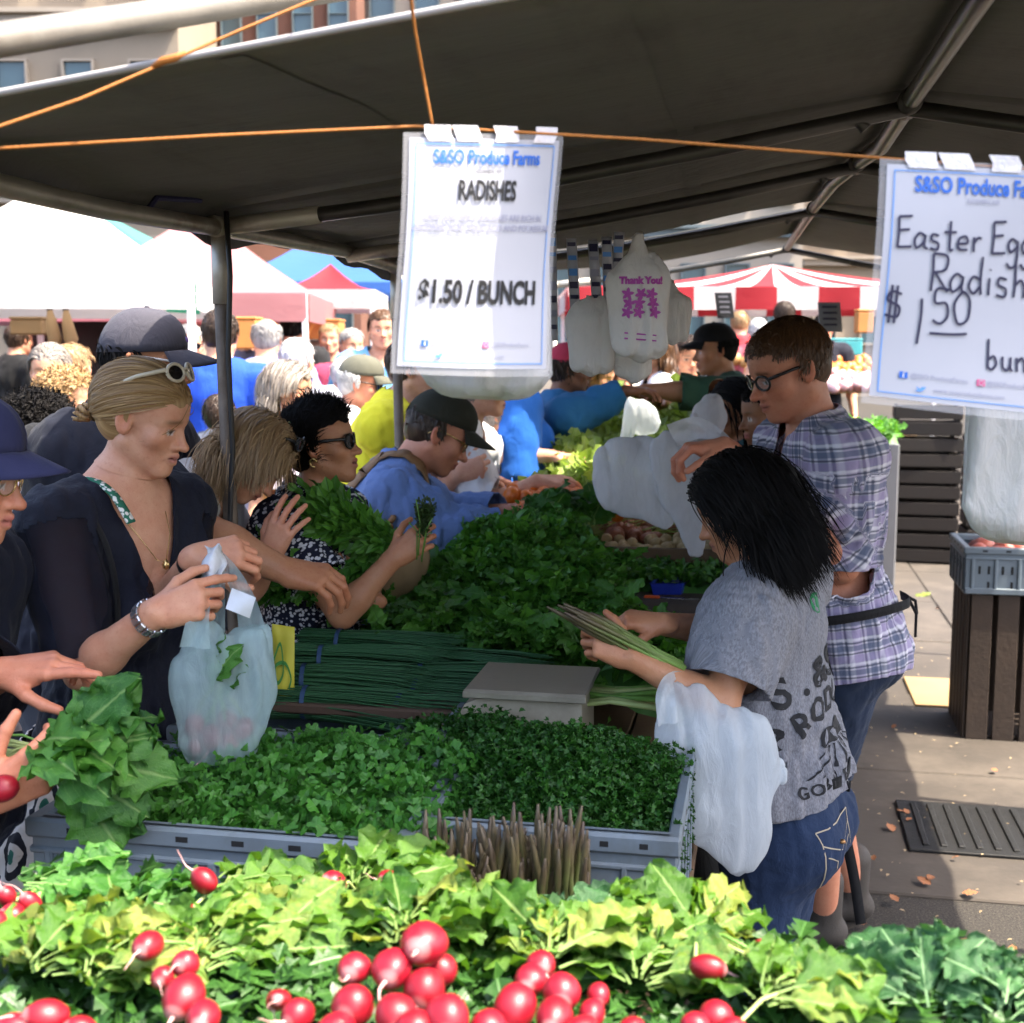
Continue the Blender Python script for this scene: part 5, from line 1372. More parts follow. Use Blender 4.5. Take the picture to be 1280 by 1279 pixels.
# cilantro in the left crate, parsley in the right one
f1 = bump2(-.72, 2.0, .30, .22, .055); heap('cilantro_heap', 'flat fresh cilantro heaped in the grey crate below the hanging bag', 'cilantro', -1.07, -.47, 1.76, 2.24, lambda x, y: 1.005+f1(x, y)+.012*math.sin(x*31)*math.sin(y*27), 9000, 'fan', 'cilantro', (.010, .020), 1, .06, .7, clumps=90)
f2 = bump2(-.32, 2.12, .22, .17, .10); heap('parsley_heap', 'dark curly parsley mounded in the crate in front of the scale', 'parsley', -.49, -.12, 1.885, 2.33, lambda x, y: .985+f2(x, y)+.010*math.sin(x*45)*math.sin(y*41), 17000, 'frill', 'parsley', (.007, .0135), 2, .05, .6, clumps=130)
f2b = bump2(-.50, 2.30, .16, .1, .05); heap('parsley_heap', 'small parsley patch between cilantro and scale', 'parsley', -.66, -.44, 2.18, 2.40, lambda x, y: 1.0+f2b(x, y), 2600, 'frill', 'parsley', (.008, .014), 12, .05, .6, clumps=24)
# big herb mound further back
def zm(x, y): return .985+.255*math.exp(-((x+.66)/.36)**2-((y-3.62)/.55)**2)+.03*math.exp(-((x+.42)/.25)**2-((y-3.4)/.3)**2)+.036*math.sin(x*23+y*3)*math.sin(y*17)-.17*min(1, max(0, (x+.50)/.16))*min(1, max(0, (y-3.25)/.3))
heap('herb_mound', 'broad mound of mixed dark green herb bunches behind the chives', 'herbs', -1.0, -.16, 2.98, 4.0, zm, 9000, 'oval', 'herb', (.022, .046), 3, .06, .35, clumps=120)
heap('arugula_layer', 'lobed arugula leaves lying over the herb mound', 'arugula', -.86, -.18, 2.95, 3.7, zm, 3600, 'lobed', 'herb', (.03, .058), 4, .03, .3, axis=(.2, -.5, .1), clumps=50, core=False)
heap('mint_layer', 'fine leaved mint covering the back of the herb mound', 'mint', -.85, -.34, 3.3, 4.05, lambda x, y: zm(x, y)+.012, 7000, 'oval', 'cilantro', (.010, .021), 5, .04, .5, clumps=90, core=False)
def big_leaves(name, label, cat, pts, n, mset, sc, seed, axis=(0, 0, 1), spread=.8, group=None):
    rs = random.Random(seed); e = empty(name, pts); tag(e, label, cat, group)
    for i in range(n):
        d = Vector(axis)+Vector((rs.uniform(-spread, spread), rs.uniform(-spread, spread), rs.uniform(-.3, .5))); place_leaf(mset, e, Vector((rs.uniform(-.03, .03), rs.uniform(-.03, .03), rs.uniform(-.02, .02))), d, UP+Vector((rs.uniform(-.5, .5), rs.uniform(-.8, .2), 0)), rs.uniform(*sc), rs)
    return e
SPL = leaf_set('oval', 'radish_leaf_dark')
big_leaves('spinach_bunch', 'broad dark leaf bunch standing at the back of the herb mound', 'spinach', at(690, 668, 3.95), 16, SPL, (.10, .17), 4, (0, -.1, .9)); big_leaves('spinach_bunch', 'broad dark leaf bunch beside the paper cup', 'spinach', at(735, 655, 4.0), 12, SPL, (.10, .16), 5, (.1, 0, 1))
ARL = leaf_set('radish', 'herb'); MNL = leaf_set('oval', 'herb')
rh = random.Random(77)
for i, (px, py, d) in enumerate(((470, 800, 2.98), (540, 790, 3.02), (600, 800, 3.0), (660, 790, 3.0), (715, 800, 2.98), (560, 750, 3.2), (630, 745, 3.25), (700, 745, 3.2), (765, 760, 3.1), (480, 755, 3.25), (600, 700, 3.5), (665, 700, 3.5), (735, 710, 3.4), (540, 715, 3.45), (780, 715, 3.35), (640, 672, 3.75))):
    big_leaves('herb_bunch', ('loose arugula bunch', 'leafy basil bunch', 'dark sorrel bunch', 'lobed mustard green bunch')[i % 4]+' on the herb mound '+('at its near left corner', 'left of its near edge', 'at the middle of its near edge', 'right of its near edge', 'at its near right corner', 'left of its middle', 'in its middle', 'right of its middle', 'beside the vendor hands', 'on its left flank', 'left below its top', 'right below its top', 'on its right shoulder', 'beside the tote bag', 'near the new potatoes', 'at its very top')[i], 'herb bunch', at(px, py, d), 13, (ARL, MNL)[i % 2], (.05, .095), 200+i, (rh.uniform(-.3, .3), -.5, .45), .9, 'herb bunches on the mound')
# chive bunches
def chive_bunch(label, p, d, L=.29, r_=.034, n=120, seed=0, band=.24):
    rs = np.random.RandomState(seed); e = empty('chive_bunch', p); tag(e, label, 'chives', 'bunches of chives'); d = nrm(d); sd = nrm(d.cross(UP)); up = sd.cross(d)
    m = MB()
    for i in range(n):
        a, q = rs.rand()*6.28, math.sqrt(rs.rand()); ox, oz = math.cos(a)*q, math.sin(a)*q
        fan = 1.7+rs.rand()*.9
        P = []
        for t in (-.35*band*4, 0, .35, .7, 1.0):
            w_ = 1+abs(t)*(.9 if t < 0 else fan*.8)
            P.append(sd*(ox*r_*w_)+up*(oz*r_*(1+abs(t)*.35)+.0-(t*t*.02 if t > 0 else 0))+d*(L*t*(1-.15*rs.rand() if t >= .9 else 1)))
        P = [x+up*.0 for x in P]; m.tube(P, [.0014, .0020, .0020, .0017, .0007], 4, False)
    o = m.build('blades', MATS['chive'], e, smooth=True); o['kind'] = 'stuff'; vvec(o.data, np.stack([np.zeros(len(m.v)), np.zeros(len(m.v)), np.repeat(rs.rand(n), 20)[:len(m.v)]], 1))
    b = MB(); b.tube([d*-.005, d*.005], r_*1.06, 14, False); b.build('rubber_band', plain('band_blue', (.02, .055, .13), .5), e, smooth=True); return e
rr = Vector((1, .05, .0)); k = 0
for px, py, d, lab in ((382, 878, 2.62, 'chive bunch at the left front of the chive pile'), (380, 850, 2.70, 'chive bunch lying on the left end of the pile, second row'), (402, 826, 2.80, 'chive bunch at the upper left, third row of the pile'), (425, 805, 2.92, 'chive bunch topmost at the back left of the pile'),
                       (500, 888, 2.60, 'chive bunch at the right front of the chive pile'), (520, 868, 2.70, 'chive bunch right of centre, second row of the pile'), (527, 848, 2.78, 'chive bunch right of centre near the scale, third row'), (535, 828, 2.90, 'chive bunch at the back right under the arugula')):
    p = at(px, py, d); k += 1; chive_bunch(lab, p, rr+Vector((0, random.uniform(-.05, .22), random.uniform(-.02, .04))), seed=k)
m = MB(); c_ = at(455, 905, 2.74); m.bbox((c_.x+.02, c_.y+.10, 1.0), (.58, .56, .022), .004); tag(m.build('display_board', plain('wood_tray', (.085, .05, .03), .7, .3, 6, .3)), 'brown wooden tray under the chive bunches', 'tray')
# asparagus
def spear_mesh(seed):
    rs = random.Random(seed); m = MB(); b = rs.uniform(-.05, .05); L = 1
    m.tube([(0, 0, 0), (b*.3, 0, .3), (b*.7, 0, .6), (b, 0, .8), (b, .0, .9), (b*.9, 0, 1.0)], [.024, .024, .025, .032, .030, .012], 7)
    for i in range(12):
        z = .25+.75*i/12; a = i*2.4; q = .028 if z < .9 else .018; c = Vector((b*z+math.cos(a)*q, math.sin(a)*q, z)); t = Vector((math.cos(a), math.sin(a), 0)); s_ = Vector((-t.y, t.x, 0)); m.add([c-s_*.016, c+s_*.016, c+t*.012+UP*.07], [(0, 1, 2)])
    me = m.mesh('spear', True); return me
b = NB('asparagus'); co = b.coord(); z_ = b.sep(co)[2]; f_ = b.math('ADD', z_, b.math('MULTIPLY_ADD', b.noise(co, 9, 3), .5, -.25)); r_ = b.rnd()
c_ = b.ramp(f_, [(.25, (.17, .30, .06)), (.55, (.14, .20, .045)), (.80, (.105, .085, .036)), (1, (.07, .045, .03))]); b.set(col=b.mix(b.math('MULTIPLY', r_, .55), c_, (.10, .085, .035)), rough=.5); MATS['asparagus'] = b.m
SPEAR = [spear_mesh(i) for i in range(6)]
for s_ in SPEAR: s_.materials.append(MATS['asparagus'])
def asparagus(label, p, n, spread, H=.20, seed=0, tilt=.10, lean=(0, 0, 0), axis=UP, held=False):
    rs = random.Random(seed); e = empty('asparagus_bunch', p); tag(e, label, 'asparagus', 'asparagus bunches'); A = basis(nrm(Vector(axis).cross(Vector((.2, .9, .1)))), axis) 
    for i in range(n):
        o = bpy.data.objects.new('spear', rs.choice(SPEAR)); COL.objects.link(o); o.parent = e; h = H*rs.uniform(.80, 1.12)
        o.matrix_local = A @ Matrix.Translation((rs.uniform(-spread[0], spread[0]), rs.uniform(-spread[1], spread[1]), rs.uniform(-.01, .01))) @ Matrix.Rotation(rs.gauss(0, tilt), 4, 'X') @ Matrix.Rotation(rs.gauss(0, tilt), 4, 'Y') @ Matrix.Rotation(rs.uniform(0, 6), 4, 'Z') @ Matrix.Diagonal((.15, .15, h, 1))
    return e
pa = at(560, 1120, 1.74); asparagus('purple tipped asparagus bunch standing left in front of the crates', pa-UP*.16, 80, (.07, .05), .245, 1, .14); pb = at(632, 1118, 1.75); asparagus('asparagus bunch leaning in the middle below the parsley', pb-UP*.16, 64, (.055, .04), .235, 2, .20)
pc = at(692, 1118, 1.73); asparagus('green stemmed asparagus bunch standing right beside the parsley crate', pc-UP*.155, 64, (.05, .04), .255, 3, .12)
# ------------------------------------------------------------------ radishes in front
S_ = lambda *a: [(Vector(o), r) for o, r in a]
def cluster(n, rx, ry, rz, r0, r1, seed):
    rs = random.Random(seed); out = []
    for i in range(n*60):
        o = Vector((rs.uniform(-rx, rx), rs.uniform(-ry, ry), rs.uniform(-rz, rz))); r = rs.uniform(r0, r1)
        if all((o-p).length > (r+q)*.93 for p, q in out): out.append((o, r))
        if len(out) >= n: break
    return out
def px_rads(T, L):
    """radishes at picked pixels: (px,py,d,diameter px)"""
    return [(at(px, py, d)-T, dia*d/FPX/2) for px, py, d, dia in L]
T1 = at(500, 1185, 1.36); radish_bunch('radish_bunch', 'big cluster of bright red radishes low centre, the topmost radish highest', T1, Vector((-.02, 1, .1)), px_rads(T1, [(530, 1180, 1.20, 62), (490, 1212, 1.18, 52), (443, 1211, 1.19, 45), (530, 1237, 1.16, 54), (441, 1257, 1.15, 54), (495, 1268, 1.12, 52), (549, 1212, 1.22, 46), (558, 1272, 1.11, 60), (518, 1290, 1.10, 58), (420, 1290, 1.12, 55)]), 16, (.15, .22), .9, .30, seed=1, rootdir=(.05, -1, -.1))
T2 = at(690, 1200, 1.34); radish_bunch('radish_bunch', 'cluster of red radishes low right of centre beside a whitish one', T2, Vector((.05, 1, .1)), px_rads(T2, [(676, 1207, 1.24, 38), (664, 1225, 1.22, 46), (702, 1241, 1.19, 50), (643, 1260, 1.17, 56), (693, 1272, 1.14, 50), (740, 1266, 1.17, 36), (748, 1243, 1.2, 30), (610, 1288, 1.12, 50), (726, 1292, 1.12, 46)]), 15, (.14, .21), .9, .30, seed=2, rootdir=(-.05, -1, -.1))
T3 = at(250, 1205, 1.33); radish_bunch('radish_bunch', 'pair of large red radishes at the lower left among yellow green leaves', T3, Vector((-.1, 1, .12)), px_rads(T3, [(230, 1247, 1.18, 55), (254, 1272, 1.14, 46), (232, 1205, 1.24, 36), (203, 1222, 1.22, 30), (185, 1182, 1.28, 40)]), 15, (.14, .22), 1.0, .30, seed=3, rootdir=(.05, -1, .1))
T4 = at(50, 1215, 1.3); radish_bunch('radish_bunch', 'red radishes at the bottom left corner with pale roots', T4, Vector((.1, 1, .1)), px_rads(T4, [(58, 1272, 1.13, 50), (100, 1290, 1.12, 44), (20, 1288, 1.12, 44)]), 15, (.14, .21), 1.0, .28, seed=4, rootdir=(-.9, -.4, .2))
T5 = at(30, 1120, 1.52); radish_bunch('radish_bunch', 'three red radishes by the left frame edge below the grey crate', T5, Vector((.9, .5, .1)), px_rads(T5, [(16, 1145, 1.42, 34), (38, 1129, 1.44, 28), (-6, 1155, 1.4, 34), (8, 1120, 1.46, 26)]), 13, (.12, .18), .9, .25, RLD, seed=5, rootdir=(-.5, -.5, .8))
T6 = at(275, 1120, 1.56); radish_bunch('radish_bunch', 'single red radishes in front of the grey crate face', T6, Vector((.6, .4, .05)), px_rads(T6, [(255, 1101, 1.5, 31), (228, 1135, 1.46, 24)]), 13, (.14, .22), .9, .12, RL, seed=6, rootdir=(-1, -.1, .4))
T7 = at(440, 1120, 1.52); radish_bunch('radish_bunch', 'half hidden radishes behind the pale wide leaves', T7, Vector((.3, .7, .12)), px_rads(T7, [(417, 1104, 1.5, 32), (484, 1099, 1.52, 26), (350, 1250, 1.2, 30), (372, 1268, 1.16, 44)]), 13, (.15, .23), 1.1, .25, seed=7, rootdir=(-.2, -1, .3))
T8 = at(880, 1185, 1.40); radish_bunch('radish_bunch', 'red radishes peeping from curled leaves beside the jeans', T8, Vector((-.5, .6, .2)), px_rads(T8, [(885, 1210, 1.30, 38), (958, 1190, 1.34, 36), (966, 1212, 1.30, 44), (895, 1272, 1.18, 46), (870, 1284, 1.14, 40)]), 16, (.12, .19), 1.3, .40, seed=8, rootdir=(1, -.2, -.3))
T9 = at(800, 1228, 1.33); radish_bunch('radish_bunch', 'leafy radish bunch right of centre with few roots showing', T9, Vector((.1, .8, .08)), px_rads(T9, [(790, 1290, 1.14, 40)]), 17, (.13, .20), 1.2, .4, seed=9)
T10 = at(610, 1185, 1.42); radish_bunch('radish_bunch', 'yellowing leafy bunch in the middle behind the red clusters', T10, Vector((.1, .9, .05)), [], 17, (.14, .22), 1.2, .35, seed=10)
T11 = at(150, 1160, 1.46); radish_bunch('radish_bunch', 'darker leafy bunch left in front of the grey crate', T11, Vector((.1, .7, .12)), [], 16, (.12, .18), 1.1, .2, RLD, seed=11)
T12 = at(960, 1255, 1.22); radish_bunch('radish_bunch', 'yellow green leaves at the bottom right of the radish pile', T12, Vector((.5, .7, .1)), px_rads(T12, [(915, 1290, 1.13, 40)]), 15, (.12, .18), 1.2, .3, seed=12)
T13 = at(340, 1190, 1.38); radish_bunch('radish_bunch', 'crumpled pale leaves between the two lower left clusters', T13, Vector((0, .9, .06)), px_rads(T13, [(345, 1251, 1.22, 26)]), 16, (.13, .21), 1.2, .4, seed=13)
T14 = at(700, 1190, 1.46); radish_bunch('radish_bunch', 'bluish green leaves in front of the asparagus', T14, Vector((.1, .7, .06)), [], 15, (.12, .18), 1.2, .4, BL_, seed=14)
T15 = at(1165, 1262, 1.26); radish_bunch('radish_bunch', 'broad bluish green leaves at the bottom right corner', T15, Vector((.1, .7, .3)), [], 17, (.11, .17), 1.5, .35, BL_, seed=15); T16 = at(1260, 1272, 1.22); radish_bunch('radish_bunch', 'green leaf bunch cut by the right frame edge', T16, Vector((.3, .6, .2)), [], 13, (.11, .16), 1.4, .3, BL_, seed=16)
T17 = at(120, 1225, 1.3); radish_bunch('radish_bunch', 'bright leafy bunch between the lower left radishes', T17, Vector((.1, .9, .2)), [], 15, (.12, .19), 1.2, .35, seed=17)
m = MB()     # loose leaf bed below the bunches
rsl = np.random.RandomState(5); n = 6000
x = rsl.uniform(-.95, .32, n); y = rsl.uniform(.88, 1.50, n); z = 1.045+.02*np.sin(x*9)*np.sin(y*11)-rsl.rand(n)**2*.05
o = cloud('loose_leaf_bed', np.stack([x, y, z], 1), rsl.normal(0, 1, (n, 3))*np.array((1, 1, .3)), rsl.normal(0, .5, (n, 3))+np.array((0, -.2, 1)), rsl.uniform(.022, .048, n), 'lobed', 'shaded_bed_leaf', seed=3); tag(o, 'bed of loose radish leaves under the bunches', 'leaves', kind='stuff')
n = 1800; x = rsl.uniform(.22, .75, n); y = rsl.uniform(.95, 1.33, n); z = 1.0-rsl.rand(n)*.06
o = cloud('loose_leaf_bed', np.stack([x, y, z], 1), rsl.normal(0, 1, (n, 3))*np.array((1, 1, .3)), rsl.normal(0, .5, (n, 3))+np.array((0, -.2, 1)), rsl.uniform(.022, .045, n), 'lobed', 'bluish_leaf', seed=4); tag(o, 'loose bluish leaves in the right hand crate', 'leaves', kind='stuff')
# ------------------------------------------------------------------ cloth and hair
HB = dict(blond=hair_mat('hair_blond', (.20, .105, .038), (.47, .30, .13)), sandy=hair_mat('hair_sandy', (.18, .10, .045), (.42, .28, .14)), black=hair_mat('hair_black', (.003, .0026, .0026), (.008, .0066, .006), rough=.7), dark=hair_mat('hair_dark', (.02, .012, .008), (.06, .035, .02)),
          brown=hair_mat('hair_brown', (.05, .024, .011), (.13, .062, .027)), grey=hair_mat('hair_grey', (.17, .16, .15), (.42, .40, .38)), white=hair_mat('hair_white', (.42, .41, .40), (.70, .69, .67)), salt=hair_mat('hair_salt', (.09, .07, .055), (.33, .29, .25)))
def top_mat(nm, col, **k): return cloth('cloth_'+nm, col, **k)
def sheer():
    b = NB('cloth_sheer_navy'); co = b.coord('attr:cuv'); s = b.sep(co); n = b.noise(b.coord(), 9, 3)
    b.set(col=b.mix(n, (.004, .005, .013), (.008, .010, .022)), rough=.75, sheen=.04, spec=.25)
    a = b.math('MULTIPLY_ADD', b.math('GREATER_THAN', s[2], .5), -.38, 1.0)      # the sleeves are see-through mesh
    b.set(alpha=a); b.bump(b.noise(b.coord(), 40, 3, .6, .6), .5, .008); return b.m
def plaid():
    b = NB('cloth_plaid'); s = b.sep(b.coord('attr:cuv')); P_ = .064
    def stripe(v, c, w_, soft=.006): 
        f = b.math('FRACT', b.math('DIVIDE', b.math('ADD', v, 10.0), P_)); d = b.math('ABSOLUTE', b.math('SUBTRACT', f, c)); return b.math('SUBTRACT', 1, b.math('DIVIDE', b.math('SUBTRACT', d, w_), soft*6), clamp=True)
    c = b.mix(b.noise(b.coord(), 6, 3), (.54, .52, .60), (.68, .66, .74))
    for v in (s[0], s[1]):
        c = b.mix(b.math('MULTIPLY', stripe(v, .28, .13), .42), c, (.26, .18, .40))
        c = b.mix(b.math('MULTIPLY', stripe(v, .72, .09), .62), c, (.045, .075, .16)); c = b.mix(b.math('MULTIPLY', stripe(v, .50, .018), .7), c, (.02, .02, .05)); c = b.mix(b.math('MULTIPLY', stripe(v, .93, .018), .7), c, (.02, .03, .07)); c = b.mix(b.math('MULTIPLY', stripe(v, .06, .03), .5), c, (.85, .82, .88))
    b.set(col=c, rough=.85, sheen=.15, spec=.2); b.bump(b.noise(b.scale(b.coord(), (1, 1, .6)), 18, 3, .55, 1.0), .5, .012); return b.m
def speckle(nm, c1, c2, sc, th, coord='attr:cuv'):
    b = NB(nm); v = b.new('ShaderNodeTexVoronoi', feature='F1'); b.l.new(b.coord(coord), v.inputs['Vector']); v.inputs['Scale'].default_value = sc
    f = b.ramp(v.outputs['Distance'], [(th-.05, (1, 1, 1)), (th+.05, (0, 0, 0))]); b.set(col=b.mix(f, c1, c2), rough=.8, spec=.2); b.bump(b.noise(b.coord(), 18, 3, .55, 1.0), .4, .01); return b.m
def ikat():
    b = NB('cloth_ikat'); s = b.sep(b.coord('attr:cuv')); 
    row = b.math('FLOOR', b.math('DIVIDE', s[1], .105)); u = b.math('ADD', b.math('DIVIDE', s[0], .075), b.math('MULTIPLY', row, .5)); fu = b.math('SUBTRACT', b.math('FRACT', u), .5); fv = b.math('SUBTRACT', b.math('FRACT', b.math('DIVIDE', s[1], .105)), .5)
    r = b.math('SQRT', b.math('ADD', b.math('POWER', b.math('MULTIPLY', fu, 1.0), 2), b.math('POWER', b.math('MULTIPLY', fv, .82), 2))); r = b.math('ADD', r, b.math('MULTIPLY_ADD', b.noise(b.coord('attr:cuv'), 45, 2), .08, -.04))
    c = b.ramp(r, [(.0, (.02, .10, .075)), (.10, (.03, .14, .10)), (.11, (.55, .50, .45)), (.20, (.60, .55, .50)), (.21, (.012, .012, .018)), (.33, (.012, .012, .018)), (.34, (.60, .55, .50))], 'LINEAR'); b.set(col=c, rough=.8, spec=.2); b.bump(b.noise(b.coord(), 16, 3, .55, 1.0), .4, .012); return b.m
def denim():
    b = NB('denim'); co = b.coord(); n = b.noise(co, 6, 4, .6); w_ = b.noise(b.scale(co, (1, 1, .25)), 500, 2); c = b.mix(n, (.006, .014, .042), (.018, .036, .090)); c = b.mix(b.math('MULTIPLY', w_, .35), c, (.04, .07, .13)); b.set(col=c, rough=.85, spec=.25, sheen=.03); b.bump(b.math('MULTIPLY_ADD', w_, .1, b.noise(co, 26, 3, .6, .8)), .5, .008); MATS['denim'] = b.m
denim(); cloth('cloth_navy', (.005, .0065, .015)); cloth('cloth_black', (.009, .009, .010)); cloth('cloth_khaki', (.30, .24, .16)); cloth('cloth_slate', (.05, .055, .07))
plain('frame_black', (.012, .012, .013), .25, .1, 10, 0); plain('frame_cream', (.62, .54, .40), .35, .1, 10, 0); plain('metal_silver', (.62, .62, .62), .25, .1, 20, .1, .9); plain('metal_gold', (.75, .52, .22), .25, .1, 20, 0, .9); plain('frame_white', (.75, .75, .77), .3, .05, 10, 0); plain('leather_tan', (.22, .115, .045), .55, .2, 10, .3)
b = NB('lens_dark'); b.set(col=(.010, .008, .008), rough=.06, spec=.6); MATS['lens_dark'] = b.m
b = NB('lens_clear'); b.set(col=(.9, .92, .95), rough=.03, alpha=.15, spec=.7); MATS['lens_clear'] = b.m
plain('watch_black', (.012, .012, .013), .4, .1)
def wristband(P, sd, name, mat, back=.025, w_=.022, r=.031, segs=0):
    d = P.arm[sd]; ax = nrm(d['wr']-d['el']); c = d['wr']-ax*back; m = MB()
    if segs:
        A = basis(ax.cross(Vector((.3, .5, .9))), ax)
        for i in range(segs):
            a = 2*math.pi*i/segs; M = A @ Matrix.Rotation(a, 4, 'Z') @ Matrix.Translation((r, 0, 0)); m.bbox(c-P.org+(M.translation), (.006, 2*math.pi*r/segs*.86, w_), .0015, M.to_3x3())
    else: m.tube([c-ax*w_/2-P.org, c-ax*w_*.3-P.org, c+ax*w_*.3-P.org, c+ax*w_/2-P.org], [r*.96, r, r, r*.96], 16, False)
    return m.build(name, mat, P.o, smooth=not segs)
def strip(P, name, pts, wd, mat, parent=None, n=None, thick=.003):
    """flat strap through world points (pairs of point, outward normal)"""
    m = MB(); rows = []
    Q = spline([p for p, _ in pts], 6); NN = spline([v for _, v in pts], 6)
    for i, p in enumerate(Q):
        t = Q[min(i+1, len(Q)-1)]-Q[max(i-1, 0)]; s_ = nrm(t.cross(NN[i]))*wd/2; rows.append([p-s_-P.org, p+s_-P.org])
    m.grid(rows); o = m.build(name, mat, parent or P.o, smooth=True); solid(o, thick, 0); return o
def strap_on(P, name, pts, wd, mat, lift=.007):
    bv = surf_bvh(P.topdata); out = []
    for p in spline([Vector(q) for q in pts], 6):
        h = bv.find_nearest(p); n = h[1] if h[1].dot(p-h[0]) > 0 else -h[1]; out.append((h[0]+n*lift, n))
    return strip(P, name, out, wd, mat)
def surf_bvh(vd): return BVHTree.FromPolygons([tuple(x) for x in vd[0]], [tuple(int(i) for i in f) for fs in vd[1] for f in fs])
# ------------------------------------------------------------------ vendor in the grey shirt
P = make_person('person', 'dark haired vendor in grey printed t-shirt and jeans bunching asparagus', at(924, 636, 2.58), H=1.58, heading=152, hh=166, pitch=-24, fem=True, heavy=.35, skin='tan', pelvis=at(972, 1010, 2.62), hs=.93, sw=1.02, neckup=.4,
    arms={'L': dict(elbow=at(900, 884, 2.36), wrist=at(790, 822, 2.34), dir=-RGT*.9+UP*.45+FWD*.1, back=-FWD*.9+UP*.5, curls=[(.5, .7, .4), (.8, .9, .5), (.9, 1.0, .6), (1.0, 1.0, .6)], thumb=(.3, .3)), 'R': dict(elbow=at(900, 790, 2.72), wrist=at(828, 780, 2.50), dir=-RGT*.9+UP*.15, back=-FWD*.3+UP*.9, curl=(.8, .9, .5))},
    face=dict(lips=(.36, .13, .11), brow=(.02, .015, .012)), feet=[at(950, 1250, 2.5), at(985, 1245, 2.72)])
VEND = P
make_top(P, 'grey_t_shirt', cloth('cloth_heather', (.27, .27, .30), heather=.38, var=.06), off=.020, sleeve='elbow', sl=.74, hem=-.50, fold=.0065, loose_arm=.016, seed=2, fine=.0075, flare=.012)
make_pants(P, 'jeans', MATS['denim'], off=.008, top=-.44, fold=.005, seed=3, fine=.008)
make_hair(P, HB['black'], 'fall', n=13000, length=.235, vol=.027, seed=4, width=.0014, wave=.16, grav=.55, clump=.0, fringe=-.4, part=.0, tuck=.45, mass=[((0, -.075, .02), (0, -.10, -.135), .082, .066), ((-.06, -.04, 0), (-.075, -.07, -.135), .047, .040), ((.06, -.04, 0), (.075, -.07, -.135), .047, .040)])
# printed back of the shirt: projected onto the cloth
def surf_bvh(vd): return BVHTree.FromPolygons([tuple(x) for x in vd[0]], [tuple(int(i) for i in f) for fs in vd[1] for f in fs])
tv_, tf__ = P.topdata; near_ = P.torso(tv_) < .045; BV = surf_bvh((tv_, [f[near_[f].all(1)] for f in tf__ if len(f)]))
def on_cloth(P, bv, me, origin, right, up, nrmv, mat, name, parent, lift=.003):
    ok = []
    for v in me.vertices:
        w_ = origin+right*v.co.x+up*v.co.y+nrmv*.35; h = bv.ray_cast(w_, -nrmv, .8)
        if h[0] is None: h = bv.find_nearest(w_-nrmv*.3)
        v.co = h[0]+(h[1] if h[1].dot(nrmv) > 0 else -h[1])*lift-P.org
    return link(name, me, mat, parent)
def dense(me, n=1):
    import bmesh
    bm = bmesh.new(); bm.from_mesh(me); bmesh.ops.triangulate(bm, faces=bm.faces[:])
    for _ in range(n): bmesh.ops.subdivide_edges(bm, edges=[e for e in bm.edges if e.calc_length() > .007], cuts=1)
    bm.to_mesh(me); bm.free(); return me
bo = P.T(-.012, -.15, -.25); nb_ = nrm(-P.tf-P.tr*.35); rb = nrm(P.tr-nb_*P.tr.dot(nb_)); ub = nrm(P.up)
def arc_text(t, size, bold, rad, total, y0):
    """letters on an arc, returned as one flat mesh per letter"""
    out = []; n = len(t)
    for i, ch in enumerate(t):
        if ch == ' ': continue
        a = (i-(n-1)/2)*total/(n-1); me = text_mesh(ch, size, bold*size, 1.0); me.transform(Matrix.Translation((math.sin(a)*rad, (math.cos(a)-1)*rad+y0, 0)) @ Matrix.Rotation(-a, 4, 'Z')); out.append(me)
    return out
plain('shirt_ink', (.015, .015, .018), .8, .1); plain('shirt_green', (.02, .22, .08), .8, .1)
for me in arc_text('S.&SO.', .088, .03, .55, .50, .035): on_cloth(P, BV, dense(me, 3), bo, rb, ub, nb_, MATS['shirt_ink'], 'printed_letter', P.top, .004)
for me in arc_text('PRODUCE', .066, .03, .30, 1.05, -.035): on_cloth(P, BV, dense(me, 3), bo, rb, ub, nb_, MATS['shirt_ink'], 'printed_letter', P.top, .004)
for me in arc_text('GOSHEN, NY', .034, .02, 2.0, .13, -.185): on_cloth(P, BV, dense(me, 3), bo, rb, ub, nb_, MATS['shirt_ink'], 'printed_letter', P.top, .004)
V_, F_ = [], []           # barn and furrows emblem
for i in range(9):
    a = -1.0+2.0*i/8; k_ = len(V_); x0, x1 = a*.05, a*.115; V_ += [(x0-.0015, -.125, 0), (x0+.0015, -.125, 0), (x1+.003, -.165, 0), (x1-.003, -.165, 0)]; F_.append((k_, k_+1, k_+2, k_+3))
k_ = len(V_); V_ += [(-.05, -.122, 0), (.045, -.122, 0), (.045, -.092, 0), (.02, -.080, 0), (-.005, -.092, 0), (-.03, -.085, 0), (-.05, -.1, 0)]; F_.append(tuple(range(k_, k_+7)))
me = bpy.data.meshes.new('emblem'); me.from_pydata(V_, [], F_); on_cloth(P, BV, dense(me, 4), bo, rb, ub, nb_, MATS['shirt_ink'], 'printed_emblem', P.top, .004)
me = bpy.data.meshes.new('apple'); me.from_pydata([(.018*math.cos(i*.5236)*(1+.12*math.sin(i)), .02*math.sin(i*.5236), 0) for i in range(12)], [], [tuple(range(12))]); me.transform(Matrix.Translation((-.02, .175, 0))); on_cloth(P, BV, dense(me), bo, rb, ub, nb_, MATS['shirt_green'], 'printed_apple', P.top)
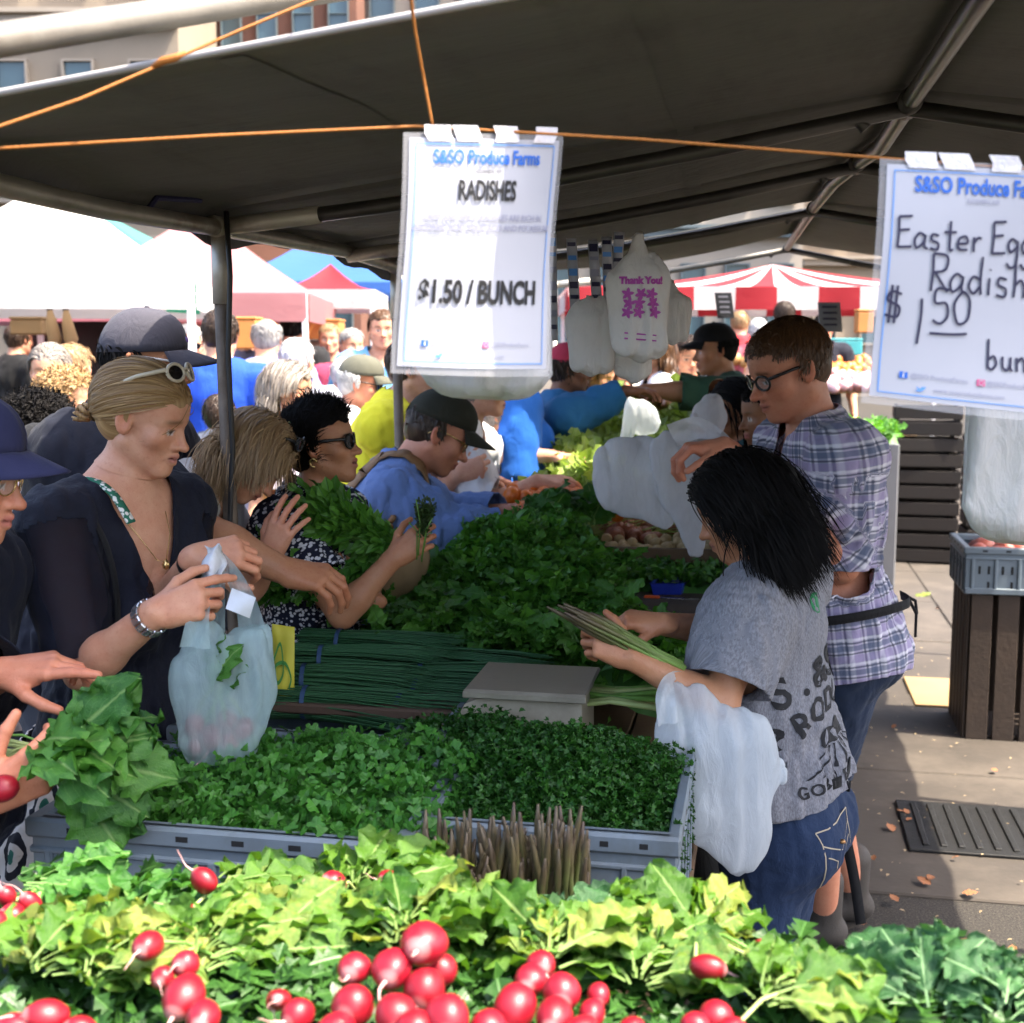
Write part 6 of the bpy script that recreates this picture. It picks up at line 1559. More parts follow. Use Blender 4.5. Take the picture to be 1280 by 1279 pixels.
# jeans pocket with flap, stitching, button; apron strings
PV = surf_bvh(P.pantsdata); po = P.pel+P.tr*-.075*P.k-P.tf*.15-P.up*.035; pn = nrm(-P.tf*.8-P.tr*.45); pr = nrm(P.tr-pn*P.tr.dot(pn)); pu = nrm(P.up-pn*P.up.dot(pn))
plain('stitch', (.42, .36, .26), .7, .1); plain('brass', (.45, .24, .10), .35, .1, 20, 0, .8)
def outline(pts, wd): a, b_ = ribbon([Vector(p) for p in pts], wd); me = bpy.data.meshes.new('stitching'); me.from_pydata(a, [], b_); return dense(me, 2)
for pts in ([(-.062, .05), (.062, .05)], [(-.062, .05), (-.058, .025), (0, -.005), (.058, .025), (.062, .05)], [(-.058, .03), (-.052, -.075), (0, -.105), (.052, -.075), (.058, .03)], [(-.05, .0), (-.02, -.02), (-.012, -.095)], [(.05, .0), (.025, -.02), (.016, -.095)]): on_cloth(P, PV, outline(pts, .0026), po, pr, pu, pn, MATS['stitch'], 'stitching', P.pants, .003)
pk = bpy.data.meshes.new('pocket'); pk.from_pydata([(-.06, .052, 0), (.06, .052, 0), (.056, .02, 0), (.05, -.077, 0), (0, -.108, 0), (-.05, -.077, 0), (-.056, .02, 0)], [], [tuple(range(7))]); solid(on_cloth(P, PV, dense(pk, 3), po, pr, pu, pn, MATS['denim'], 'pocket', P.pants, .0015), .002, 1)
m = MB(); m.lathe([(.0001, .006), (.006, .005), (.008, .0)], 12, Matrix.Translation(po+pu*.012-P.org+pn*.0) ); bt = m.build('button', MATS['brass'], P.pants, smooth=True)
hpt = PV.ray_cast(po+pu*.012+pn*.3, -pn, .8)[0]
if hpt is not None: bt.location = hpt-(po+pu*.012)+pn*.003
A1 = P.T(-.02, -.165, -.47)
strip(P, 'apron_string', [(A1, -P.tf), (A1-P.up*.02-P.tf*.012, -P.tf), (at(1045, 985, 2.60), -FWD), (at(1058, 1050, 2.62), -FWD), (at(1068, 1100, 2.62), -FWD), (at(1076, 1155, 2.62), -FWD)], .022, MATS['cloth_black'])
for s_ in (-1, 1): strip(P, 'apron_band', [(P.T(-.02+s_*.01, -.170, -.47), -P.tf), (P.T(s_*.09, -.150, -.46), -P.tf+P.tr*s_*.5), (P.T(s_*.165, -.05, -.45), P.tr*s_), (P.T(s_*.165, .06, -.45), P.tr*s_), (P.T(s_*.08, .19, -.45), P.tf)], .022, MATS['cloth_black'])
strip(P, 'apron', [(P.T(0, .205, -.43), P.tf), (P.T(0, .215, -.55), P.tf), (P.T(0, .20, -.72), P.tf), (P.T(0, .17, -.9), P.tf)], .34, MATS['cloth_black'])
make_shoes(P, MATS['cloth_black'])
# ------------------------------------------------------------------ plaid shirt man
P = make_person('person', 'short haired man in black glasses and purple plaid shirt looking down', at(985, 462, 3.38), H=1.83, heading=188, hh=196, pitch=-22, skin='red', hs=1.02, lean=8, feet=[at(1030, 1170, 3.58), at(1064, 1150, 3.75)], sw=1.0,
    arms={'L': dict(elbow=at(1052, 706, 3.24), wrist=at(988, 640, 3.06), dir=-RGT+UP*.1, back=UP-FWD*.3, curl=(.6, .7, .4)), 'R': dict(wrist=at(905, 560, 3.3), dir=-RGT, back=UP, curl=(.8, .8, .5))}, face=dict(brow=(.13, .06, .03), stubble=.25, lips=(.42, .16, .13), nose=1.1))
make_top(P, 'plaid_shirt', plaid(), off=.018, sleeve='elbow', sl=.97, neck='collar', hem=-.62, fold=.008, seed=5, loose_arm=.014, fine=.0085, flare=.022)
make_pants(P, 'navy_shorts', cloth('cloth_shorts', (.022, .034, .065)), off=.006, length=.82, top=-.48, seed=6); make_shoes(P, plain('boot', (.05, .042, .035), .7, .4, 20, .4))
make_hair(P, HB['brown'], 'short', n=8000, length=.024, vol=.009, seed=7, width=.0012)
make_glasses(P, MATS['frame_black'], MATS['lens_clear'], r=.0034, z=.002)
strip(P, 'apron_band', [(P.T(.0, -.195, -.46), -P.tf), (P.T(-.13, -.155, -.45), -P.tr-P.tf), (P.T(-.208, .0, -.44), -P.tr), (P.T(-.17, .14, -.44), -P.tr+P.tf), (P.T(0, .205, -.44), P.tf)], .024, MATS['cloth_black'])
strip(P, 'apron', [(P.T(-.06, .19, -.42), P.tf-P.tr*.3), (P.T(-.06, .20, -.6), P.tf-P.tr*.3), (P.T(-.06, .19, -.8), P.tf-P.tr*.3)], .36, MATS['cloth_black'])
m = MB(); q0 = P.T(-.03, -.20, -.46)-P.org; m.tube([q0, q0-P.tf*.03-P.up*.02+P.tr*.02, q0-P.tf*.035-P.up*.06+P.tr*.03, q0-P.tf*.02-P.up*.05, q0], .0045, 6); m.tube([q0, q0-P.tf*.02-P.up*.05, q0-P.tf*.02-P.up*.12+P.tr*.02], .004, 6); m.build('apron_knot', MATS['cloth_black'], P.o, smooth=True)
# ------------------------------------------------------------------ blonde woman
P = make_person('person', 'blonde woman in sheer navy top and patterned skirt holding a carrier bag', at(182, 524, 2.46), H=1.72, heading=-32, hh=-12, pitch=-19, fem=True, skin='light', lean=3, hs=.87, sw=.93,
    arms={'R': dict(elbow=at(105, 838, 2.22), wrist=at(196, 766, 2.12), dir=RGT*.95+UP*.30, back=-FWD*.8+UP*.35, curls=[(.55, .35, .2), (.9, 1.0, .6), (1.0, 1.1, .7), (1.1, 1.1, .7)], thumb=(.4, .4)), 'L': dict(elbow=at(205, 760, 2.50), wrist=at(246, 697, 2.28), dir=RGT*.9+UP*.15, back=-FWD*.75+UP*.65, curls=[(.8, .9, .5), (.9, 1.0, .5), (1.0, 1.0, .6), (1.0, 1.1, .6)], thumb=(.6, .5))},
    face=dict(lips=(.45, .17, .15), brow=(.22, .13, .07), mouth=.35, nose=1.05))
BLOND = P
make_top(P, 'navy_wrap_top', sheer(), off=.006, sleeve='elbow', sl=.98, neck='v', hem=-.60, fold=.005, open_w=.075, open_d=.235, seed=8, fine=.0075, loose_arm=.010)
make_pants(P, 'patterned_skirt', ikat(), top=-.50, skirt=.42, fold=.012, seed=9)
make_hair(P, HB['blond'], 'back', n=9000, length=.17, vol=.011, seed=10, width=.0012, tie=(0, -.118, -.030), wave=.04)
m = MB()
for i in range(40): 
    a = i*.9; m.tube([(0, -.115, -.03), (.018*math.cos(a), -.135, -.032+.018*math.sin(a)), (.022*math.cos(a+.8), -.155, -.038+.02*math.sin(a+.8)), (.010*math.cos(a+1.4), -.168, -.05+.012*math.sin(a+1.4))], [.003, .0055, .005, .002], 5)
hb = loc_child(P, 'hair_bun', m, HB['blond'], True); vvec(hb.data, [(v.co.x*3, v.co.z*.3, 0) for v in hb.data.vertices])
make_glasses(P, MATS['frame_cream'], MATS['lens_dark'], up=True, r=.0040, big=1.08)
wristband(P, 'R', 'bracelet_watch', MATS['metal_silver'], .020, .020, .030, 14); wristband(P, 'L', 'watch', MATS['watch_black'], .028, .018, .030)
NK = [P.T(x, y, z) for x, y, z in ((-.062, -.01, .0), (-.058, .05, -.035), (-.035, .092, -.085), (-.008, .110, -.135), (.012, .108, -.13), (.04, .085, -.08), (.06, .045, -.03), (.062, -.01, .0))]
m = MB(); m.tube([p-P.org for p in NK], .0010, 5); nk = m.build('necklace', MATS['metal_gold'], P.o, smooth=True); m = MB(); m.lathe([(.0001, -.016), (.006, -.012), (.0075, -.005), (.004, .002), (.0015, .006)], 10, Matrix.Translation(NK[3].lerp(NK[4], .3)-P.org+P.tf*.006)); m.build('pendant', MATS['metal_gold'], nk, smooth=True)
strip(P, 'patterned_strap', [(P.T(.080, -.075, .008), UP), (P.T(.082, -.01, .026), UP), (P.T(.078, .055, .004), P.tf+UP), (P.T(.070, .10, -.05), P.tf)], .020, speckle('strap_print', (.03, .16, .10), (.8, .8, .75), 90, .42, 'Object'))
strip(P, 'bag_strap', [(P.T(.125, -.07, -.01), UP), (P.T(.13, -.0, .0), UP), (P.T(.125, .09, -.08), P.tf), (P.T(.125, .125, -.22), P.tf), (P.T(.14, .105, -.42), P.tf), (P.T(.15, .10, -.56), P.tf)], .012, MATS['cloth_black'])
# ------------------------------------------------------------------ man in grey cap and navy shirt
P = make_person('person', 'tall man in dark grey cap and navy t-shirt behind the blonde woman', at(183, 452, 2.98), H=1.82, heading=-8, hh=0, pitch=-8, skin='tan', lean=14, arms={'R': dict(elbow=at(262, 672, 2.72), wrist=at(352, 712, 2.70), dir=RGT-UP*.2, back=UP-FWD*.5, curl=(.6, .6, .4)), 'L': dict(wrist=at(350, 670, 3.2), dir=RGT, back=UP)}, hs=.90)
make_top(P, 'navy_t_shirt', MATS['cloth_navy'], off=.02, sleeve='short', sl=.80, seed=11, loose_arm=.018); make_pants(P, 'trousers', MATS['cloth_slate']); make_hair(P, HB['black'], 'short', 1200, .04, .008, 12, capline=.03)
make_cap(P, cloth('cap_grey', (.058, .056, .072), bump=.35), high=.012, brim=.090, z0=.028); make_glasses(P, MATS['frame_white'], MATS['lens_dark'])
m = MB(); m.lathe([(.0001, .0035), (.010, .003), (.012, 0)], 14, Matrix.Translation((.0, .090, .070)) @ Matrix.Rotation(R(-62), 4, 'X')); loc_child(P, 'cap_badge', m, plain('violet', (.25, .16, .55), .6), True)
# ------------------------------------------------------------------ woman bending, blonde bob
P = make_person('person', 'woman with highlighted blonde bob bending low behind the post', at(316, 572, 3.02), H=1.62, heading=-5, hh=2, pitch=-52, fem=True, skin='light', lean=42, neckup=.3, hs=.9, arms={'R': dict(elbow=at(310, 735, 2.85), wrist=at(335, 695, 2.86), dir=RGT*.45+UP*.85, back=-FWD*.8-RGT*.3, curl=(.2, .3, .2), spread=.2), 'L': dict(wrist=at(352, 690, 3.12), dir=UP+RGT*.4, back=FWD)})
make_top(P, 'white_top', top_mat('offwhite', (.62, .60, .57)), off=.016, sleeve='short', seed=13); make_pants(P, 'trousers', MATS['cloth_khaki'])
make_hair(P, HB['sandy'], 'fall', n=9000, length=.19, vol=.020, seed=14, width=.0013, grav=.45, clump=.4, wave=.05, mass=[((0, -.06, .03), (0, -.07, -.06), .070, .055), ((-.05, -.02, .01), (-.06, -.01, -.06), .045, .035), ((.05, -.02, .01), (.06, -.01, -.06), .045, .035)])
make_glasses(P, MATS['frame_black'], MATS['lens_dark'], up=True, r=.004)
# ------------------------------------------------------------------ woman with sunglasses and speckled top
P = make_person('person', 'short black haired woman in sunglasses and speckled top choosing herbs', at(402, 556, 3.22), H=1.62, heading=-18, hh=-4, pitch=6, fem=True, skin='tan', lean=6, hs=.93, arms={'R': dict(elbow=at(428, 768, 2.98), wrist=at(492, 698, 2.98), dir=RGT*.75+UP*.55, back=-FWD*.9+UP*.2, curls=[(.5, .6, .3), (.6, .6, .4), (.7, .7, .4), (.7, .8, .4)]), 'L': dict(elbow=at(440, 700, 3.35), wrist=at(468, 752, 3.10), dir=-RGT*.95+UP*.05, back=-FWD*.7-UP*.6, curl=(.3, .4, .2))}, face=dict(lips=(.36, .10, .10), brow=(.03, .02, .02), mouth=.5))
make_top(P, 'speckled_top', speckle('cloth_speckle', (.012, .014, .030), (.62, .62, .66), 115, .40), off=.018, sleeve='short', neck='collar', seed=15, hem=-.75, fold=.009)
make_pants(P, 'trousers', MATS['cloth_navy']); make_hair(P, HB['black'], 'up', n=5500, length=.055, vol=.014, seed=16, width=.0013, grav=.15)
make_glasses(P, MATS['frame_black'], MATS['lens_dark'], r=.0042, big=1.1); m = MB(); m.tube([(.080+.010*math.sin(a)*.3, -.012+.010*math.cos(a), -.045+.012*math.sin(a)) for a in [i*.55 for i in range(10)]], .0032, 7); loc_child(P, 'earring', m, MATS['metal_gold'], True)
# ------------------------------------------------------------------ man in blue shirt
P = make_person('person', 'man in dark cap and blue shirt with tan shoulder strap reaching over herbs', at(548, 542, 4.05), H=1.76, heading=4, hh=8, pitch=-30, skin='red', lean=30, heavy=.25, arms={'R': dict(elbow=at(565, 668, 3.80), wrist=at(638, 664, 3.84), dir=RGT-UP*.2, back=UP-FWD*.3, curl=(.5, .5, .3)), 'L': dict(wrist=at(640, 640, 4.3), dir=RGT-UP*.2, back=UP)}, face=dict(stubble=.3, nose=1.15), hs=1.02)
make_top(P, 'blue_shirt', top_mat('blue', (.125, .20, .42), bump=.4), off=.024, sleeve='long', sl=1.80, neck='collar', seed=17, fold=.008, loose_arm=.012, hem=-.62); make_pants(P, 'trousers', MATS['cloth_navy']); make_hair(P, HB['dark'], 'short', 1500, .03, .006, 18, capline=.045)
make_cap(P, cloth('cap_olive', (.030, .030, .020)), brim=.085); make_glasses(P, MATS['metal_gold'], MATS['lens_clear'], r=.0018)
strap_on(P, 'shoulder_strap', [P.T(.30, -.22, -.42), P.T(.20, -.26, -.22), P.T(.10, -.20, .02), P.T(.09, -.02, .10), P.T(.09, .18, -.05), P.T(.06, .25, -.3)], .042, MATS['leather_tan']); strap_on(P, 'shoulder_strap', [P.T(.36, -.04, -.40), P.T(.34, .0, -.2), P.T(.26, .02, -.02)], .018, MATS['leather_tan'])
# ------------------------------------------------------------------ man at the left frame edge
P = make_person('person', 'person in navy cap and glasses at the left edge holding radish greens', at(-50, 590, 2.05), H=1.66, heading=-10, hh=2, pitch=-14, skin='red', lean=22, arms={'R': dict(elbow=at(-75, 1000, 1.86), wrist=at(-14, 996, 1.80), dir=RGT*.85+UP*.45, back=-FWD*.9-UP*.2, curls=[(.7, .9, .5), (.8, .9, .5), (.9, 1.0, .5), (1.0, 1.0, .5)], thumb=(.3, .2)), 'L': dict(elbow=at(-85, 880, 2.15), wrist=at(4, 842, 2.02), dir=RGT*.95+UP*.18, back=UP*.9-FWD*.3, curls=[(.05, .15, .1), (.4, .6, .4), (.6, .8, .5), (.7, .9, .5)])}, hs=1.02)
make_top(P, 'navy_jacket', MATS['cloth_navy'], off=.026, sleeve='long', sl=1.82, seed=19, loose_arm=.02); make_pants(P, 'trousers', MATS['cloth_slate']); make_hair(P, HB['salt'], 'short', 1000, .03, .006, 20, capline=.045)
make_cap(P, cloth('cap_navy', (.030, .032, .085)), brim=.080); make_glasses(P, MATS['metal_gold'], MATS['lens_clear'], r=.0016)
# ------------------------------------------------------------------ further customers, vendors and the crowd
def extra(px, py, d, label, heading, top, hair=('short', 'brown', .04), pitch=-5, skin='light', fem=False, sleeve='short', arms=None, cap=None, glasses=None, neck='crew', lean=4, q=None, heavy=.1, bald=None, seed=None, pants='cloth_slate', H=None, hh=None, hs=.92, face=None):
    d = d*1.18 if (px < 500 and 3.9 < d < 9.8) else d
    c = at(px, py, d); H = H or max(1.2, min(1.95, c.z+.125)); seed = seed or int(px+py); q = q or (.8 if d < 5.5 else .5)
    P = make_person('person', label, c, H=H, heading=heading, hh=hh, pitch=pitch, skin=skin, fem=fem, lean=lean, arms=arms, q=q, heavy=heavy, res=.016 if d < 5.5 else .024, hs=hs, face=face)
    make_top(P, 'shirt', top if not isinstance(top, str) else MATS[top], off=.022, sleeve=sleeve, neck=neck, seed=seed, fold=.010); make_pants(P, 'trousers', MATS[pants])
    if hair:
        st, mt, ln = hair; make_hair(P, HB[mt], st, n=2600 if d < 5.5 else 900, length=ln, vol=.012 if ln < .1 else .02, seed=seed, width=.0021 if d < 5.5 else .003, bald=bald, capline=.045 if cap else None, clump=.3, mass=[((0, -.06, .02), (0, -.07, -.10*ln/.2), .070, .055)] if ln > .12 else None)
    if cap: make_cap(P, cap)
    if glasses: make_glasses(P, MATS['frame_black'], MATS['lens_dark' if glasses == 'dark' else 'lens_clear'])
    return P
tm = top_mat
extra(52, 545, 3.35, 'person with curly black hair wearing a black backpack', 40, tm('blush', (.62, .50, .47)), ('curly', 'black', .07), skin='tan', sleeve='long'); BACKP = at(98, 600, 3.15)
extra(62, 465, 4.5, 'grey haired woman facing the camera in green at the far left', -80, tm('jade', (.02, .30, .18)), ('back', 'salt', .08), fem=True)
extra(85, 500, 3.95, 'woman with pinned up blonde curls below the white tent pole', 20, tm('sage', (.30, .33, .18)), ('curly', 'blond', .06), fem=True)
extra(92, 458, 5.6, 'auburn haired person in pink behind the blonde curls', 60, tm('pinkish', (.62, .25, .28)), ('short', 'sandy', .07))
P = extra(276, 420, 5.4, 'person in bright blue hoodie seen from behind beside the post', 90, tm('royal', (.012, .06, .42)), ('short', 'dark', .03), sleeve='long')
extra(236, 432, 6.4, 'person in coral pink and sunglasses beyond the grey cap brim', -70, tm('coral', (.62, .16, .14)), ('short', 'white', .04), glasses='dark')
extra(274, 520, 4.5, 'child with lilac headband in front of the blue hoodie', 100, tm('greyblue', (.06, .07, .10)), ('short', 'dark', .06), skin='brown', H=1.35)
extra(334, 424, 6.5, 'balding man in lavender shirt seen from behind', 88, tm('lavender', (.28, .30, .58)), ('short', 'grey', .03), bald=lambda x, y, z: .075-z-.0*y)
extra(372, 452, 5.6, 'white haired man in pale grey shirt from behind', 70, tm('palegrey', (.42, .43, .50)), ('short', 'white', .04))
extra(362, 488, 4.3, 'grey bobbed woman with glasses behind the speckled top', -6, tm('mauve', (.34, .30, .38)), ('fall', 'salt', .14), fem=True, glasses='clear')
extra(412, 424, 9.0, 'person in purple polo shirt facing the camera', -88, tm('purple', (.26, .02, .30)), ('short', 'sandy', .03), neck='collar')
extra(440, 432, 8.0, 'grey haired person in maroon beyond the olive cap', -60, tm('maroon', (.25, .03, .07)), ('short', 'grey', .05))
extra(478, 412, 7.0, 'brown haired man in blue checked shirt facing the camera near the sign', -82, tm('sky', (.12, .30, .50)), ('short', 'brown', .04), face=dict(brow=(.08, .04, .02)))
P = extra(452, 480, 4.6, 'man in olive cap and sunglasses with white shirt', -4, tm('white', (.70, .70, .74)), ('short', 'white', .02), pitch=-12, skin='red', cap=cloth('cap_olive_light', (.10, .10, .075)), glasses='dark', neck='collar')
strip(P, 'backpack_strap', [(P.T(.11, -.13, -.25), -P.tf), (P.T(.11, -.05, .02), UP), (P.T(.11, .08, -.03), UP+P.tf), (P.T(.12, .14, -.3), P.tf)], .045, MATS['cloth_slate'])
extra(520, 462, 4.75, 'person in bright yellow shirt behind the blue shirted man', -4, tm('yellow', (.72, .66, .03)), ('short', 'dark', .03), lean=22, skin='pale', arms={'R': dict(elbow=at(540, 620, 4.7), wrist=at(572, 592, 4.6), dir=RGT+UP*.25, back=-FWD, curl=(1.1, 1.2, .7)), 'L': dict(wrist=at(600, 600, 4.95))}, heavy=.4)
extra(604, 486, 4.9, 'person in white shirt stretching an arm across the vegetables', 0, tm('white2', (.72, .72, .75), bump=.4), ('short', 'grey', .03), lean=34, skin='pale', sleeve='rolled', heavy=.3, arms={'R': dict(elbow=at(612, 636, 4.65), wrist=at(672, 602, 4.65), dir=RGT+UP*.02, back=UP-FWD*.4, curl=(.35, .4, .3), spread=.15), 'L': dict(wrist=at(690, 570, 5.3), dir=RGT, back=UP)})
extra(628, 520, 5.4, 'bearded person in pale shirt bending behind the white sleeve', -10, tm('bluegrey', (.55, .57, .62)), ('short', 'salt', .04), skin='tan', lean=30, face=dict(stubble=.9))
extra(655, 440, 5.6, 'person in cobalt blue jacket half hidden by the sign', 10, tm('cobalt', (.012, .10, .42)), ('short', 'dark', .04), skin='dark', sleeve='long')
extra(712, 462, 6.0, 'person in denim jacket and red cap reaching right over the greens', 4, tm('denimblue', (.03, .16, .34)), ('short', 'dark', .05), skin='brown', sleeve='long', cap=cloth('cap_red', (.55, .05, .09)), arms={'R': dict(elbow=at(735, 512, 5.85), wrist=at(782, 489, 5.85), dir=RGT+UP*.05, back=UP, curl=(.4, .5, .3)), 'L': dict(wrist=at(740, 560, 5.9))})
extra(748, 470, 7.0, 'woman with brown hair looking down between the posts', -30, tm('navy2', (.02, .025, .06)), ('fall', 'brown', .2), fem=True, pitch=-18)
extra(815, 440, 7.4, 'person in white t-shirt beyond the hanging bags', 185, tm('white3', (.75, .75, .76)), ('fall', 'brown', .18), fem=True)
extra(776, 455, 8.2, 'person in light shirt at the far end of the stall', -60, tm('cream', (.62, .60, .52)), ('short', 'dark', .05))
P = extra(893, 438, 6.2, 'vendor in black cap and green shirt reaching left', 186, tm('forest', (.035, .085, .05)), ('short', 'black', .02), skin='tan', cap=cloth('cap_black', (.008, .008, .009)), pitch=-8, arms={'L': dict(elbow=at(858, 490, 6.0), wrist=at(806, 488, 6.0), dir=-RGT, back=UP, curl=(.5, .6, .3)), 'R': dict(wrist=at(820, 500, 6.4))}, sleeve='rolled')
extra(861, 445, 7.6, 'dark haired woman with white collar facing the camera', -84, tm('ink', (.03, .035, .05)), ('short', 'dark', .07), fem=True, skin='light', pitch=-16, neck='collar')
P = extra(918, 512, 4.55, 'smiling vendor with long straight dark hair', 184, tm('teal', (.04, .10, .11)), ('fall', 'black', .36), fem=True, skin='tan', pitch=-10, arms={'L': dict(elbow=at(935, 610, 4.4), wrist=at(905, 556, 4.25), dir=-RGT+UP*.2, back=-FWD, curl=(.6, .7, .4)), 'R': dict(wrist=at(880, 560, 4.6))}, H=1.66, face=dict(mouth=.8))
extra(960, 518, 4.15, 'bearded man partly hidden behind the plaid shirt', 188, tm('teal2', (.03, .08, .09)), ('short', 'black', .03), skin='brown', pitch=-10, face=dict(stubble=.95), H=1.70)
for px, py, d, lab, hdg, tp, hr in ((980, 395, 11.5, 'distant shopper in black near the grey placard', 90, 'cloth_black', ('short', 'dark', .05)), (948, 415, 12.5, 'distant shopper in white hat under the striped tent', 70, tm('rose', (.5, .12, .14)), ('short', 'white', .05)), (1030, 410, 12.0, 'distant dark haired vendor beside the orange bag', -80, 'cloth_navy', ('short', 'black', .06)),
                                (925, 405, 13.0, 'distant shopper in red behind the black cap', 80, tm('red', (.5, .04, .05)), ('short', 'sandy', .05)), (308, 420, 10, 'dark haired shopper under the pink tent', 80, tm('dusk', (.10, .10, .16)), ('short', 'black', .06)), (366, 412, 10.5, 'dark haired shopper right of the orange box', 85, 'cloth_black', ('short', 'black', .06)), (25, 425, 8.5, 'shopper in the shade of the white tent at far left', 60, 'cloth_black', ('short', 'dark', .05)), (72, 412, 9.5, 'shopper in blue under the white tent beside the pole', 70, tm('deepblue', (.02, .04, .20)), ('short', 'black', .05)),
                                (205, 440, 7.4, 'shopper with dark hair between the cap and the hoodie', 80, 'cloth_navy', ('short', 'dark', .05)), (150, 470, 6.2, 'shopper in grey shirt hidden behind the blonde woman', 70, tm('greyshirt', (.2, .2, .22)), ('short', 'salt', .05)), (430, 470, 6.8, 'shopper in pale violet behind the olive cap', 80, tm('violetpale', (.4, .36, .52)), ('short', 'white', .03)),
                                (500, 440, 9.5, 'shopper in orange near the edge of the sign', -70, tm('peach', (.65, .28, .14)), ('short', 'brown', .04))):
    extra(px, py, d, lab, hdg, tp, hr)
# black backpack
c = BACKP; bp = empty('backpack', c); tag(bp, 'black backpack with pale zip pulls on the curly haired person', 'backpack')
S0 = Sdf(); S0.ell((0, 0, -.10), (.15, .10, .22), .05); S0.ell((.05, -.07, -.16), (.11, .06, .14), .04); S0.cap((-.1, 0, .08), (.1, 0, .08), .06, .06, .05)
lo, hi = S0.bounds(.02); v, q_ = mesh_sdf(lambda X: S0(X)+wav(X, 30, 4)*.005, lo, hi, .011); link('pack', mesh_np('pack', v, [q_]), MATS['cloth_black'], bp)
m = MB(); m.tube([(.0, -.10, .06), (.03, -.12, .02), (.05, -.125, -.06)], .006, 6); m.tube([(.04, -.10, .06), (.06, -.12, .02), (.07, -.125, -.04)], .006, 6); m.build('zip_pull', plain('reflect', (.5, .52, .55), .4), bp, smooth=True)
m = MB(); m.tube([(-.10, .06, .10), (-.02, .03, .15), (.10, .0, .11), (.16, -.03, .0), (.17, -.02, -.15)], .018, 8, flat=.4); m.build('strap', MATS['cloth_slate'], bp, smooth=True)
# ------------------------------------------------------------------ carrier bags
def crumple_bag(name, label, prims, mat, amp=.010, fl=.55, freq=26, seed=0, cut=None, k=.03, handles=None, res=.008, cat='carrier bag'):
    """prims: (px,py,d,radius px, next or None) chain of blobs; thin skin of plastic"""
    S = Sdf(); p0 = prims[0][0] if isinstance(prims[0], list) else prims[0]; c0 = at(*p0[:3])
    chains = prims if isinstance(prims[0], list) else [prims]
    for ch in chains:
        for a, b_ in zip(ch, ch[1:]): S.cap(at(*a[:3]), at(*b_[:3]), a[3]*a[2]/FPX, b_[3]*b_[2]/FPX, k, (FWD, fl))
    def f(X):
        fq = freq*1.9; w1 = (1-2.0*np.abs(wav(X*np.array((1, 1, .22)), fq, seed))); w2 = wav(X*np.array((1, 1, .35)), fq*2.2, seed+2); return S(X)+amp*(w1*.75+w2*.18)
    lo, hi = S.bounds(.03); v, q_ = mesh_sdf(f, lo, hi, res*.75, slack=2.0)
    c = np.full(len(v), -1.0) if cut is None else cut(v)
    v, fl = clip_mesh(v, q_, c); e = empty(name, c0); tag(e, label, cat, 'plastic carrier bags')
    o = link('bag_skin', mesh_np('bag_skin', v-np.array(c0), fl), MATS[mat], e)
    for hdl in handles or []:
        rows = []; Q = [at(*p[:3]) for p in hdl]; W = [p[3] for p in hdl]; Q = spline(Q, 6); W2 = np.interp(np.linspace(0, len(W)-1, len(Q)), range(len(W)), W)
        m = MB()
        for i, p in enumerate(Q):
            t = nrm(Q[min(i+1, len(Q)-1)]-Q[max(i-1, 0)]); sd = nrm(t.cross(FWD)); rows.append([p-c0+sd*(W2[i]*u*.5)+FWD*(.006*math.sin(u*4+i*.5)) for u in (-1, -.6, -.2, .2, .6, 1)])
        m.grid(rows); m.build('handle', MATS[mat], e, smooth=True)
    return e
crumple_bag('carrier_bag', 'translucent bluish carrier bag of radishes held by the blonde woman', [[(250, 790, 2.15, 22), (248, 850, 2.14, 34), (250, 925, 2.13, 30)], [(318, 800, 2.16, 22), (312, 860, 2.15, 32), (295, 925, 2.14, 30)], [(284, 830, 2.15, 34), (272, 930, 2.13, 32)]], 'bag_teal', .006, .55, 26, 3, handles=[[(244, 810, 2.10, .05), (250, 760, 2.12, .035), (262, 715, 2.2, .022), (268, 688, 2.24, .016)], [(318, 800, 2.16, .05), (308, 755, 2.18, .04), (288, 715, 2.22, .026), (272, 690, 2.24, .016)], [(270, 790, 2.2, .03), (272, 740, 2.22, .03), (270, 690, 2.26, .02)]])
rsx = random.Random(3); TB = at(270, 880, 2.14); radish_bunch('radish_bunch', 'pink radishes showing through the hanging carrier bag', TB, Vector((.1, .1, 1)), px_rads(TB, [(264, 922, 2.145, 30), (244, 908, 2.15, 27), (304, 912, 2.15, 26), (284, 902, 2.155, 28), (246, 934, 2.145, 24), (288, 930, 2.145, 26)]), 5, (.13, .17), .3, .0, RLD, seed=31, group='radishes in bags')
m = MB(); c0 = at(305, 748, 2.12); m.grid([[at(290+30*u-8*v, 735+26*v+12*u, 2.11+.01*math.sin(u*5+v*3))-c0 for u in (0, .33, .66, 1)] for v in (0, .33, .66, 1)]); tag(m.build('paper_slip', plain('paper_white', (.72, .74, .78), .6), loc=c0, smooth=True), 'white paper slip in the top of the hanging carrier bag', 'paper')
m = MB(); c0 = at(268, 700, 2.2); rsx = random.Random(8)
m.grid([[at(256+24*u+4*math.sin(v*9+u*4), 682+46*v+3*math.sin(u*7), 2.20+.02*math.sin(u*6+v*5))-c0 for u in [i/7 for i in range(8)]] for v in [j/9 for j in range(10)]]); solid(tag(m.build('napkin', plain('paper_white', (.72, .74, .78), .6), loc=c0, smooth=True), 'crumpled white napkin held with the carrier bag', 'napkin'), .002)
